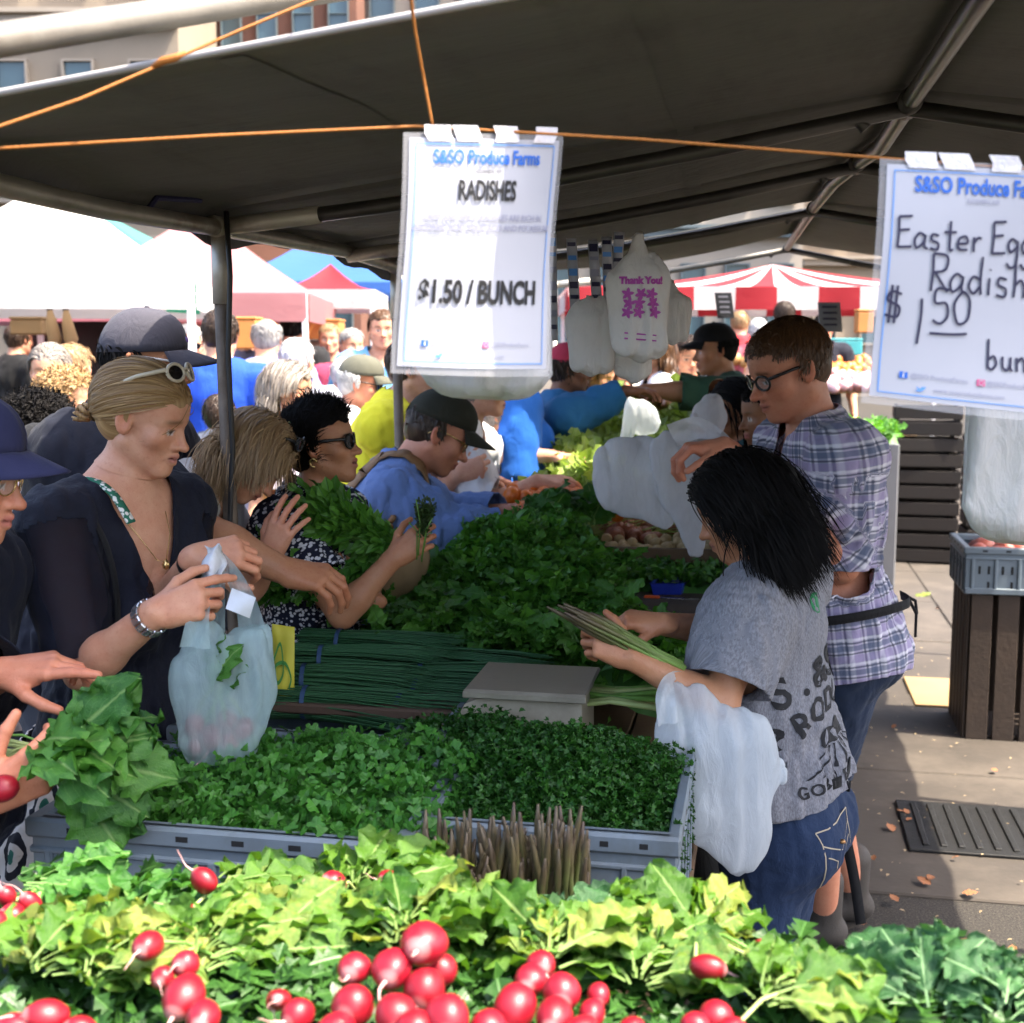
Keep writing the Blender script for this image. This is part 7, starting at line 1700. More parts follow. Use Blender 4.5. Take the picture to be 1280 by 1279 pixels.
crumple_bag('carrier_bag', 'white plastic bag hanging on the forearm of the grey shirted vendor', [[(838, 862, 2.32, 12), (850, 930, 2.30, 22), (880, 1020, 2.28, 26), (926, 1078, 2.28, 16)], [(872, 880, 2.31, 18), (925, 930, 2.30, 34), (974, 970, 2.30, 14)], [(900, 950, 2.29, 36), (930, 1040, 2.29, 34)]], 'bag_clear', .006, .45, 22, 5, handles=[[(836, 905, 2.26, .04), (832, 870, 2.27, .035), (846, 846, 2.33, .025), (878, 862, 2.42, .025)]], k=.05)
crumple_bag('carrier_bag', 'large white carrier bag held open beside the onions', [[(766, 572, 3.7, 20), (785, 605, 3.68, 34), (830, 648, 3.65, 16)], [(838, 560, 3.6, 22), (866, 600, 3.6, 32), (866, 690, 3.6, 9)], [(800, 572, 3.68, 24), (850, 590, 3.62, 40)]], 'bag_white', .006, .32, 16, 7, handles=[[(880, 560, 3.5, .06), (895, 545, 3.45, .04), (910, 556, 3.4, .03)], [(840, 545, 3.5, .07), (870, 535, 3.45, .06), (900, 545, 3.4, .03)]], k=.06)
for i, (x, y) in enumerate(((826, 560), (832, 575), (828, 592), (842, 562), (838, 578))):
    pass
crumple_bag('carrier_bag', 'clear produce bag lying on the far lettuces', [(782, 545, 5.0, 9), (800, 518, 5.0, 17), (812, 530, 5.0, 14)], 'bag_clear', .012, .55, 16, 9, k=.05); crumple_bag('carrier_bag', 'white bag in the hands of the long haired vendor', [(892, 505, 4.3, 14), (886, 525, 4.3, 20), (884, 545, 4.3, 14)], 'bag_white', .008, .5, 18, 11, k=.04)
# hanging bags with print and tag strips
def hung_bag(label, x, y, w_, h_, d, lean=0, prt=True, seed=0):
    O = at(x, y, d); e = empty('hanging_bag', O); tag(e, label, 'bag', 'bags hung from the tent line'); 
    S = Sdf(); [S.cap(at(x+sx*w_*.36, y+h_*.36, d), at(x+lean*.5+sx*w_*.36, y+h_*.9, d), w_*.16*d/FPX, w_*.18*d/FPX, .03, (FWD, .8)) for sx in (-1, -.5, 0, .5, 1)]; S.cap(at(x, y, d), at(x, y+h_*.3, d), w_*.10*d/FPX, w_*.34*d/FPX, .05, (FWD, .5))
    lo, hi = S.bounds(.03); v, q_ = mesh_sdf(lambda X: S(X)+(1-2*np.abs(wav(X*np.array((1, 1, .25)), 45, seed)))*.005, lo, hi, .008); link('bag_skin', mesh_np('b', v-np.array(O), [q_]), MATS['bag_paperwhite'], e)
    if prt:
        bv = BVHTree.FromPolygons([tuple(p) for p in v], [tuple(int(i) for i in f) for f in q_]); ctr = at(x+lean*.35, y+h_*.55, d); s_ = w_*d/FPX
        def put(me, ox, oy, mat):
            for vt in me.vertices:
                p = ctr+RGT*(ox+vt.co.x)*s_+UP*(oy+vt.co.y)*s_; h = bv.ray_cast(p-FWD*.3, FWD, .6); q = h[0] if h[0] is not None else p; vt.co = q-FWD*.004-O
            link('print', me, MATS[mat], e)
        put(dense(text_mesh('Thank You!', .17, .012)), 0, .42, 'ink_magenta'); rs = random.Random(seed)
        for i in range(9):
            me = bpy.data.meshes.new('flower'); a0 = rs.uniform(0, 6); me.from_pydata([((.09+.035*math.cos(5*a))*math.cos(a+a0), (.09+.035*math.cos(5*a))*math.sin(a+a0), 0) for a in [j*6.283/20 for j in range(20)]], [], [tuple(range(20))]); put(dense(me), -.25+(i % 3)*.24+rs.uniform(-.04, .04), .18-(i//3)*.17, 'ink_magenta')
        for oy in (-.52, -.62): put(dense(me_line := (lambda: (lambda mm: (mm.from_pydata([(-.3, 0, 0), (.3, -.05, 0), (.3, -.075, 0), (-.3, -.03, 0)], [], [(0, 1, 2, 3)]), mm)[1])(bpy.data.meshes.new('rule')))()), 0, oy, 'ink_magenta')
    return e
hung_bag('printed white thank you bag bundle hanging right of the radishes sign', 796, 300, 66, 146, 2.62, 10, True, 3); hung_bag('plain white bag hanging behind the tag strips', 738, 372, 52, 90, 2.75, 4, False, 5); hung_bag('grey bag hanging behind the thank you bag', 838, 358, 36, 66, 3.1, 6, False, 6)
hung_bag('short bunched bag bottom under the thank you bag', 790, 420, 40, 48, 2.75, 4, False, 7)
for k, (x, y0, y1, dx, lab) in enumerate(((690, 292, 426, 2, 'leftmost'), (714, 298, 420, 7, 'second'), (741, 300, 418, 8, 'third'), (758, 296, 405, 4, 'fourth'), (774, 290, 395, -6, 'last'))):
    O = at(x, y0, 2.85); e = empty('tag_strip', O); tag(e, f'{lab} printed strip of produce tags hanging between sign and thank you bag', 'tag strip', 'tag strips on the line'); n = 9; rs = random.Random(k)
    m = MB(); w0 = 13 if k != 0 else 11
    m.grid([[at(x+dx*v+w0*(u-.5), y0+(y1-y0)*v, 2.85+.01*math.sin(v*9+k))-O for u in (0, .5, 1)] for v in [i/12 for i in range(13)]]); solid(m.build('strip', MATS['paper'], e, smooth=True), .001)
    for i in range(7):
        v = .04+i*.135; m = MB(); m.grid([[at(x+dx*vv+w0*(u-.5)*.8, y0+(y1-y0)*vv, 2.842+.01*math.sin(vv*9+k))-O for u in (0, .5, 1)] for vv in (v, v+.035+.05*rs.random())]); m.build('print', MATS[rs.choice(('ink_navy', 'ink_navy', 'ink_pale', 'line_blue'))], e)
# ------------------------------------------------------------------ held bunches
TH = at(44, 940, 1.84); e = radish_bunch('radish_bunch', 'large bunch of dark radish greens held up at the left', TH, RGT*1.0+UP*.28+FWD*.05, px_rads(TH, [(4, 985, 1.76, 36), (-30, 960, 1.84, 34), (-12, 920, 1.88, 30)]), 12, (.20, .27), 1.05, .30, RLD, seed=41, group='bunches held by customers', rootdir=-RGT)
for i in range(9): place_leaf(RLD, e, Vector((0, 0, .0))+RGT*.03, RGT*random.uniform(.3, 1)+UP*random.uniform(-1.0, .9)-FWD*.2, -FWD+UP*.4, random.uniform(.13, .19), random)
for i in range(10): m = MB(); a = random.uniform(-.02, .02); m.tube([RGT*-.06+UP*a*1.2, UP*a*.5, RGT*.06+UP*a*1.5], .0032, 6); m.build('stem', MATS['pale_stem'], e, smooth=True)
m = MB(); m.tube([RGT*.012-UP*.0, RGT*.020], .022, 12, False); m.build('twist_tie', plain('tie_teal', (.02, .30, .30), .5), e, smooth=True)
def herb_bunch(label, c, axis, n, L, wd, kind, size, mat, seed, cat='herb bunch', stems=14):
    rs = np.random.RandomState(seed); O = Vector(c); e = empty('herb_bunch', O); tag(e, label, cat, 'herbs held by customers'); ax = np.array(nrm(axis)); t = rs.rand(n)**.7; off = rs.normal(0, 1, (n, 3)); off /= np.linalg.norm(off, axis=1)[:, None]; off *= (rs.rand(n)**.5)[:, None]
    pos = ax*(t*L)[:, None]+off*(wd*(.25+.75*t))[:, None]; o = cloud('leaves', pos, off+ax*.8+np.array((0, 0, .2)), rs.normal(0, .7, (n, 3))+np.array((0, -.4, .8)), rs.uniform(*size, n), kind, mat, e, seed=seed); o['kind'] = 'stuff'
    m = MB()
    for i in range(stems): q = rs.normal(0, .006, 3); m.tube([Vector(-ax*.05+q), Vector(ax*L*.3+q*2), Vector(ax*L*.7+q*5)], .0018, 5)
    m.build('stems', MATS['green_stem'], e, smooth=True); return e
herb_bunch('leafy parsley bunch held in front of the speckled top', at(430, 738, 3.02), -RGT*1.0+UP*.30, 900, .20, .085, 'lobed', (.022, .042), 'herb', 51); herb_bunch('leafy herb bunch raised beside the blue shirt', at(500, 680, 3.05), -RGT*.9+UP*.35, 1000, .22, .070, 'oval', (.022, .042), 'herb', 52)
herb_bunch('small dark thyme bunch held up between fingers', at(528, 672, 2.95), UP*1.0+RGT*.12, 700, .075, .026, 'oval', (.006, .012), 'thyme', 53, 'thyme', 4); herb_bunch('green herb bunch under the parsley in the same hand', at(470, 690, 3.08), -RGT*.4-UP*.5, 500, .14, .06, 'oval', (.02, .04), 'herb', 54)
pa = at(700, 762, 2.32); pb = at(846, 836, 2.36); asparagus('asparagus bundle held by the grey shirted vendor', pb, 26, (.016, .016), (pa-pb).length*.95, 9, .03, axis=nrm(pa-pb))
# ------------------------------------------------------------------ kitchen scale
c = at(652, 905, 2.50); sc_ = empty('kitchen_scale', (c.x, c.y, .972)); sc_.scale = (.84, .9, .95); tag(sc_, 'beige metal produce scale with flat pan between parsley and herbs', 'scale'); plain('scale_beige', (.36, .32, .24), .4, .12, 9, .1, .15, dirt=(.22, .19, .14)); plain('scale_steel', (.36, .33, .26), .35, .2, 9, .1, .6, dirt=(.25, .22, .17))
bm_ = MB(); pr = [(-.13, .0), (-.135, .05), (-.115, .085), (-.08, .10), (.16, .10), (.16, .0)]
bm_.add([(x, y, z) for y in (-.10, .10) for x, z in pr], [tuple(range(6))[::1], tuple(range(6, 12))[::-1]]+[(i+6, (i+1) % 6+6, (i+1) % 6, i) for i in range(6)]); autosmooth(bm_.build('body', MATS['scale_beige'], sc_))
m = MB(); m.bbox((.03, .0, .118), (.285, .25, .010), .004); m.bbox((.03, -.124, .112), (.287, .006, .014), .002); m.build('pan', MATS['scale_steel'], sc_); m = MB(); m.bbox((-.136, 0, .028), (.02, .16, .05), .004, Matrix.Rotation(R(-14), 3, 'Y')); m.build('display', MATS['ink_black'], sc_)
for i in range(4): m = MB(); m.bbox((-.150, -.05+i*.035, .02), (.006, .016, .012), .002); m.build('button', MATS['crate_grey'], sc_)
# celery stubs beside it
rsx = random.Random(2); cs = at(765, 880, 2.5); e = empty('scallion_bunch', cs); tag(e, 'pale scallion stems lying behind the parsley', 'scallions')
for i in range(12): m = MB(); y = rsx.uniform(-.05, .05); m.tube([(-.09, y, rsx.uniform(0, .03)), (.0, y+.01, .015), (.10, y+rsx.uniform(-.02, .02), rsx.uniform(0, .03))], [.004, .0055, .0065], 7); m.build('stem', MATS['pale_stem'] if i % 3 else MATS['green_stem'], e, smooth=True)
# ------------------------------------------------------------------ roots, fruit and far greens on the table
def ball(seed, sq=.9, n=14):
    rs = random.Random(seed); m = MB(); m.lathe([(max(.02, math.sin(math.pi*i/9)), -math.cos(math.pi*i/9)*sq) for i in range(10)], n); me = m.mesh('ball', True)
    for v in me.vertices: v.co *= 1+.06*math.sin(v.co.x*2.3+seed)+.05*math.sin(v.co.y*2.9+seed*2)
    return me
def pile(name, cat, lab, px0, px1, py0, py1, d0, d1, n, r_, mat, seed, sq=.9, z=None, group=None):
    rs = random.Random(seed); MS = [ball(seed*10+i, sq) for i in range(4)]
    for m_ in MS: m_.materials.append(mat)
    g = group or name.replace('_', ' ')+'s in the pile'
    for i in range(n):
        t = rs.random(); d = d0+(d1-d0)*t; p = at(rs.uniform(px0, px1), py1+(py0-py1)*t+rs.uniform(-3, 3), d); o = bpy.data.objects.new(name, rs.choice(MS)); COL.objects.link(o); o.location = p; o.rotation_euler = (rs.uniform(0, 3), rs.uniform(0, 3), rs.uniform(0, 3)); s_ = r_*rs.uniform(.8, 1.2); o.scale = (s_, s_, s_); tag(o, lab, cat, g)
pile('potato', 'potato', 'small pale new potato in the pile beside the onions', 756, 890, 672, 704, 4.25, 4.5, 80, .021, plain('potato', (.52, .38, .18), .6, .2, 20, .2), 1, group='new potatoes in the pile'); pile('onion', 'onion', 'red brown onion heaped behind the new potatoes', 758, 880, 640, 676, 4.5, 4.85, 56, .030, plain('onion', (.36, .13, .07), .35, .3, 12, .1), 2)
pile('tomato', 'tomato', 'orange tomato in the row behind the herbs', 640, 775, 606, 644, 4.35, 4.75, 64, .032, plain('tomato', (.72, .17, .02), .3, .3, 8, .05), 3, group='tomatoes behind the herbs'); pile('beet', 'beet', 'dark red root heaped below the open bag', 770, 850, 636, 660, 4.8, 5.1, 24, .034, plain('beet', (.14, .03, .03), .5, .3, 12, .2), 4)
cu = at(698, 640, 4.15); e = empty('paper_cup', cu); tag(e, 'white paper coffee cup with lid among the tomatoes', 'cup'); m = MB(); m.lathe([(.026, -.05), (.036, .045)], 18); m.build('cup', plain('cup_white', (.7, .66, .62), .6), e, smooth=True); m = MB(); m.lathe([(.039, .043), (.040, .05), (.036, .054), (.034, .066), (.0001, .066)], 18); m.build('lid', MATS['frame_white'], e); m = MB(); m.lathe([(.0300, -.034), (.0345, .012)], 18, None, False); m.build('sleeve', plain('cup_brown', (.16, .06, .03), .7), e, smooth=True)
bb = at(838, 737, 4.0); e = empty('plastic_tub', bb); tag(e, 'blue plastic tub behind the vendor asparagus', 'tub'); m = MB()
m.lathe([(.055, -.03), (.072, .028), (.078, .030), (.070, .026), (.052, -.022)], 4, Matrix.Rotation(R(45), 4, 'Z') @ Matrix.Diagonal((1.15, .8, 1, 1))); m.build('tub', plain('tub_blue', (.012, .03, .30), .35, .1), e)
kn = at(835, 748, 3.9); e = empty('knife', kn); tag(e, 'small knife with orange handle lying below the blue tub', 'knife'); m = MB(); m.bbox((-.05, 0, 0), (.05, .016, .014), .004); m.build('handle', plain('knife_orange', (.65, .10, .02), .4), e); m = MB(); m.bbox((.055, 0, 0), (.16, .012, .004), .001); m.build('blade', MATS['metal_silver'], e)
m = MB(); c = at(845, 752, 3.75); m.bbox((c.x+.0, c.y+.1, c.z-.035), (.34, .6, .03), .004); tag(m.build('counter_board', MATS['wood_dark']), 'dark wooden board under the tub and knife', 'board')
# raised back display
dp = empty('back_display', (-.6, 4.9, 0)); tag(dp, 'stepped wooden display carrying roots and lettuce at the back', 'display stand')
for y, z in ((-.35, 1.06), (.3, 1.12), (1.0, 1.20), (1.8, 1.30)): m = MB(); m.bbox((.18, y, z-.06), (.95, .62, .03), .004); m.build('shelf', MATS['wood_table'], dp); m = MB(); m.bbox((.18, y-.30, z-.02), (.95, .02, .08), .003); m.build('front_lip', MATS['wood_table'], dp); m = MB(); m.bbox((.18, y, (z-.08)/2+.4), (.9, .05, z-.9), .003); m.build('support', MATS['wood_dark'], dp)
heap('lettuce_heap', 'pale green lettuce and celery heaped at the back of the stall', 'lettuce', -.84, -.34, 4.75, 6.9, lambda x, y: 1.20+.135*(y-4.75)+.04*math.sin(x*17+y*5), 2600, 'lobed', 'lettuce', (.05, .10), 61, .06, .6, clumps=40); heap('kale_heap', 'dark leafy greens at the far end behind the lettuce', 'kale', -.34, .2, 5.4, 7.2, lambda x, y: 1.24+.10*(y-5.4)+.03*math.sin(x*17+y*5), 1800, 'lobed', 'herb', (.05, .10), 62, .06, .6, clumps=30)
heap('celery_layer', 'green celery stalks and leaves beside the reaching hand', 'celery', -.85, -.35, 4.6, 5.3, lambda x, y: 1.06+.03*math.sin(x*30), 900, 'blade', 'lettuce', (.15, .3), 63, .05, .1, axis=(1.2, -.2, .1), core=True)
heap('herb_fringe', 'green basil fringe below the new potatoes', 'basil', -.42, -.02, 4.0, 4.25, lambda x, y: 1.03, 900, 'oval', 'herb', (.02, .04), 64, .04, .5)
# tan woven bag + yellow bag + price tag
crumple_bag('tote_bag', 'tan woven tote bag behind the herbs', [(480, 730, 3.42, 26), (500, 705, 3.42, 34), (512, 695, 3.42, 24)], 'bag_tan' if 'bag_tan' in MATS else 'wood_board', .004, .55, 24, 13, cat='tote bag'); m = MB(); c0 = at(352, 820, 2.62); m.grid([[at(340+28*u, 780+88*v+4*u, 2.62+.012*math.sin(u*3+v*4))-c0 for u in (0, .3, .6, 1)] for v in [i/6 for i in range(7)]]); tg = m.build('price_card', plain('card_yellow', (.58, .52, .05), .6, .1), loc=c0, smooth=True); solid(tg, .002); tag(tg, 'yellow card with green scribble behind the carrier bag', 'card')
a_, b_2 = ribbon(spline([Vector((x, y)) for x, y in ((.0, .6), (.35, .9), (.5, .4), (.2, .2), (.1, .5), (.6, .55), (.9, .3), (.8, .1))], 6), .07); me = bpy.data.meshes.new('scribble'); me.from_pydata([tuple(at(342+24*v[0], 868-70*v[1], 2.605)-c0) for v in a_], [], b_2); link('scribble', me, plain('ink_green', (.05, .22, .04), .6), tg)
# ------------------------------------------------------------------ right side: crates
plain('wood_black', (.016, .011, .008), .85, .35, 5, .35, 0, .004)
def wood_crate(label, c, size, nsl, rot=0, axis='v', group='wooden crates'):
    L, W, H = size; wm = MATS['wood_black'] if axis == 'h' else MATS['wood_dark']; e = empty('wooden_crate', c); e.rotation_euler.z = R(rot); tag(e, label, 'wooden crate', group); rs = random.Random(int(c[0]*100+c[1]*10))
    for sx in (-1, 1):
        for sy in (-1, 1): m = MB(); m.bbox((sx*(L/2-.025), sy*(W/2-.025), H/2), (.03, .03, H-.004), .003); m.build('corner_post', wm, e)
    if axis == 'v':
        for i in range(nsl):
            for sy in (-1, 1): w_ = L/nsl; m = MB(); m.bbox((-L/2+w_*(i+.5), sy*(W/2-.002), H/2), (w_*.80, .012, H), .002); m.build('slat', wm, e)
            for sx in (-1, 1): w_ = W/nsl; m = MB(); m.bbox((sx*(L/2-.002), -W/2+w_*(i+.5), H/2), (.012, w_*.80, H*.998), .002); m.build('slat', wm, e)
    else:
        for i in range(nsl):
            h_ = H/nsl
            for sy in (-1, 1): m = MB(); m.bbox((rs.uniform(-.004, .004), sy*(W/2-.002), h_*(i+.5)), (L, .012, h_*.78), .002); m.build('slat', wm, e)
            for sx in (-1, 1): m = MB(); m.bbox((sx*(L/2-.002), 0, h_*(i+.5)), (.012, W-.02, h_*.76), .002); m.build('slat', wm, e)
    m = MB(); m.bbox((0, 0, .012), (L-.03, W-.03, .012), .002); m.build('bottom', wm, e)
    return e
g0 = onz(1208, 925, 0); wood_crate('dark upright wooden crate under the grey bin at right', (g0.x+.26, g0.y+.20, 0.012), (.56, .44, .655), 5)
crate(g0.x+.28, g0.y+.19, .670, 'grey plastic crate of roots on the upright wooden crate', 0, (1.08, 1.1, .95)); pile('beet', 'root', 'reddish root in the grey crate on the wooden crate', 1215, 1300, 684, 700, 5.6, 5.9, 16, .05, plain('root_red', (.36, .09, .06), .5, .2), 8, group='roots in the right hand crate')
gs = onz(1155, 706, 0)
for i in range(5): wood_crate(('bottom', 'second', 'middle', 'fourth', 'topmost')[i]+' dark slatted crate of the tall stack behind the plaid shirt', (gs.x, gs.y+.2, .012+i*.258), (.52, .40, .250), 2, random.uniform(-4, 4), 'h', 'stacked wooden crates')
for i in range(4): wood_crate(('bottom', 'second', 'third', 'topmost')[i]+' dark slatted crate of the right hand stack half hidden by bags', (gs.x+.62, gs.y+.5, .012+i*.258), (.52, .40, .250), 2, random.uniform(-4, 4), 'h', 'stacked wooden crates')
# litter on the pavement
rsx = random.Random(12); LM = leaf_set('oval', 'radish_leaf'); plain('dry_leaf', (.30, .12, .05), .8, .3, 30, .2); DM = [me.copy() for me in LEAVES['oval'][:3]]
for me in DM: me.materials.clear(); me.materials.append(MATS['dry_leaf'])
for i, (px, py) in enumerate([(1165, 740), (1120, 1012), (1108, 1028), (1130, 1010), (1140, 1022), (1092, 1068), (1145, 1095), (1160, 1100), (1112, 1117), (1080, 1157), (1200, 1070), (1225, 1115), (1265, 1180), (1210, 1180), (1175, 760), (1120, 905), (1245, 960)]):
    p = onz(px, py, .030); o = bpy.data.objects.new('fallen_leaf', rsx.choice(DM if i else LM)); COL.objects.link(o); o.location = p; s_ = rsx.uniform(.03, .06) if i else .14; o.scale = (s_, s_, s_*.5); o.rotation_euler = (rsx.uniform(-.2, .2), rsx.uniform(-.2, .2), rsx.uniform(0, 6)); tag(o, 'small fallen leaf lying on the pavement' if i else 'green leaf scrap on the pavement near the crate stack', 'leaf', 'fallen leaves on the pavement')
n = 500; rr_ = np.random.RandomState(9); x = rr_.uniform(.1, 2.2, n); y = rr_.uniform(2.6, 8, n); o = cloud('ground_litter', np.stack([x, y, np.full(n, .022)], 1), rr_.normal(0, 1, (n, 3))*np.array((1, 1, .05)), np.tile((0, 0, 1.0), (n, 1)), rr_.uniform(.006, .02, n), 'oval', plain('litter', (.36, .27, .16), .9, .4, 30, 0), seed=2); tag(o, 'scattered scraps of straw and leaf on the pavement', 'litter', kind='stuff')
# ------------------------------------------------------------------ other tents
def tarp_mat(nm, c, tr=.35): 
    b = NB('canvas_'+nm); n = b.noise(b.coord(), 3, 4); b.set(col=b.mix(n, tuple(x*.9 for x in c), c), rough=.7, spec=.25); b.bump(b.noise(b.scale(b.coord(), (1, 1, 2)), 3, 3, .5, .6), .25, .03)
    t = b.new('ShaderNodeBsdfTranslucent'); t.inputs[0].default_value = (*c, 1); mx = b.new('ShaderNodeMixShader'); mx.inputs[0].default_value = tr; b.l.new(b.p.outputs[0], mx.inputs[1]); b.l.new(t.outputs[0], mx.inputs[2]); b.l.new(mx.outputs[0], b.out.inputs[0]); return b.m
def pop_tent(label, c, W, L, ze, zp, mat, val=.28, rot=0, vmat=None, stripes=None, vlab=None, poles=True):
    e = empty('pop_up_tent', (c[0], c[1], 0)); e.rotation_euler.z = R(rot); tag(e, label, 'tent', 'market tents'); m4 = [(-W/2, -L/2), (W/2, -L/2), (W/2, L/2), (-W/2, L/2)]
    for i in range(4):
        a, b_ = Vector((*m4[i], ze)), Vector((*m4[(i+1) % 4], ze)); pk = Vector((0, 0, zp)); n = stripes or 1
        for s_ in range(n):
            m = MB(); rows = []
            for v in [j/8 for j in range(9)]:
                row = []
                for u in [k/8 for k in range(9)]:
                    uu = (s_+u)/n; p = a.lerp(b_, uu).lerp(pk, v); p.z -= .10*math.sin(math.pi*v)*(.6+.4*math.sin(math.pi*uu)); row.append(p)
                rows.append(row)
            m.grid(rows); m.build('roof_panel', mat if not stripes else (mat, vmat)[s_ % 2], e, smooth=True)
            m = MB(); nn = nrm(Vector(((a+b_)/2).to_tuple())*Vector((1, 1, 0))) if False else nrm(Vector((((a+b_)/2).x, ((a+b_)/2).y, 0)))
            m.grid([[a.lerp(b_, (s_+u)/n)+Vector((0, 0, -val*v))+nn*(.02+.02*math.sin((s_+u)/n*30)*v) for u in [k/10 for k in range(11)]] for v in (0, .5, 1)]); m.build('valance', (vmat or mat) if not stripes else (mat, vmat)[s_ % 2], e, smooth=True)
    if poles:
        for x, y in m4: m = MB(); m.bbox((x*.985, y*.985, ze/2), (.045, .045, ze), .004); m.build('pole', MATS['frame_white'], e)
    return e
CW = dict(white=(.62, .61, .60), teal=(.09, .30, .27), pink=(.42, .20, .21), blue=(.05, .14, .42), red=(.38, .03, .04), cream=(.42, .38, .30), green=(.05, .36, .22), rose=(.62, .24, .28)); CM = {k_: tarp_mat(k_, c) for k_, c in CW.items()}
def tent_at(label, px, d, W, L, ytop, yeave, mat, yval, **k_):
    """corner heights read from the picture at the tent's near face"""
    p = at(px, 400, d); ze = at(px, yeave, d).z; zp = at(px, ytop, d+L/2).z; v = ze-at(px, yval, d).z; c = p+FWD*L/2; return pop_tent(label, (c.x, c.y), W, L, ze, zp, CM[mat], v, **k_)
tent_at('bright white tent at the far left with white corner pole', -20, 7.2, 1.9, 2.4, 222, 342, 'white', 386, rot=20); tent_at('teal tent peeking behind the white tent', 60, 11.5, 2.8, 2.6, 258, 335, 'teal', 350, rot=8); tent_at('pale pink tent in the middle of the left row', 205, 10.2, 2.1, 2.6, 262, 366, 'pink', 402, rot=14)
tent_at('blue tent with pointed top beyond the pink tent', 378, 15.5, 2.3, 2.3, 294, 352, 'blue', 366, rot=20); tent_at('small red tent with white valance', 400, 12.5, 1.0, 1.6, 330, 362, 'red', 386, rot=12, vmat=CM['white']); tent_at('cream tent behind the blue tent', 440, 18, 2.2, 2.4, 300, 350, 'cream', 360, rot=10)
tent_at('dark rose awning in the shade below the white tent', 40, 10.0, 2.0, 2.0, 360, 388, 'rose', 402, rot=6)
p = at(986, 400, 13.0)+FWD*1.4; pop_tent('red and white striped tent at the far end of the aisle', (p.x+.1, p.y), 4.6, 2.6, at(986, 358, 13).z, at(986, 330, 14.3).z, CM['red'], .23, 11, CM['white'], stripes=11)
# small green banner
c0 = at(228, 370, 8.4); e = empty('banner', c0); tag(e, 'small green banner with pale lettering left of the post', 'banner'); m = MB(); m.grid([[at(208+42*u, 352+38*v+3*u, 8.4+.02*math.sin(u*5))-c0 for u in (0, .25, .5, .75, 1)] for v in (0, .5, 1)]); m.build('cloth', CM['green'], e, smooth=True)
rsx = random.Random(4)
for i in range(6): x, y = 214+rsx.uniform(0, 24), 356+i*5; m = MB(); m.grid([[at(x+u, y+v, 8.36)-c0 for u in (0, rsx.uniform(5, 12))] for v in (0, 2.2)]); m.build('lettering', MATS['frame_white'], e)
# stalls under the tents: counters, boxes
plain('box_orange', (.50, .20, .05), .7, .15); plain('stall_dark', (.03, .032, .035), .8, .3)  # near-black base colour for counter skirts and the stall wall
def counter(label, px, d, W, D, z, mat, ytop=None):
    p = at(px, 440, d); e = empty('stall_counter', (p.x, p.y, 0)); tag(e, label, 'counter', 'stall counters'); m = MB(); m.bbox((0, D/2, z-.02), (W, D, .04), .006); m.build('top', mat, e); m = MB(); m.bbox((0, D/2, (z-.042)/2), (W*.96, D*.9, z-.042), .006); m.build('skirt', MATS['stall_dark'], e); return e
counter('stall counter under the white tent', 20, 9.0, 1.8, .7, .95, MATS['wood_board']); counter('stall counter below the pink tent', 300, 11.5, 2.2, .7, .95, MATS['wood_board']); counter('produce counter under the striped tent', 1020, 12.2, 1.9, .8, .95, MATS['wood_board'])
def box_at(name, label, cat, x0, y0, x1, y1, d, dep, mat, lid=None):
    a = at((x0+x1)/2, (y0+y1)/2, d); w_, h_ = (x1-x0)*d/FPX, (y1-y0)*d/FPX; e = empty(name, a); e.rotation_euler.z = YAW; tag(e, label, cat); m = MB(); m.bbox((0, dep/2, 0), (w_, dep, h_), .01); m.build('body', mat, e); m = MB(); m.bbox((0, dep/2, h_/2+.012), (w_*1.03, dep*1.03, .02), .006); m.build('rim', lid or mat, e); return e
box_at('display_box', 'orange wooden box on the stall behind the blue hoodie', 'box', 294, 400, 320, 436, 9.6, .3, MATS['box_orange']); box_at('display_box', 'long orange box under the red tent', 'box', 372, 402, 424, 424, 11.8, .4, MATS['box_orange']); box_at('display_box', 'tan wooden crate on the stall left of the white pole', 'box', 12, 400, 52, 418, 8.9, .3, MATS['wood_board'])
for x, lab in ((62, 'left'), (82, 'right')):
    O = at(x, 392, 8.0); e = empty('dried_bundle', O); tag(e, f'{lab} tan hanging bundle under the white tent', 'bundle', 'bundles under the white tent'); m = MB(); m.tube([(0, 0, .05), (.01, 0, -.06), (.03, 0, -.16), (.02, 0, -.22)], [.01, .035, .045, .02], 8); m.build('stalks', MATS['wood_board'], e, smooth=True); m = MB(); m.tube([(0, 0, .04), (.003, 0, .02)], .02, 8); m.build('tie', MATS['ink_black'], e)
box_at('dark_backdrop', 'dark cloth sided stall wall behind the white pole', 'stall wall', 20, 380, 200, 470, 11.0, .1, MATS['stall_dark'])
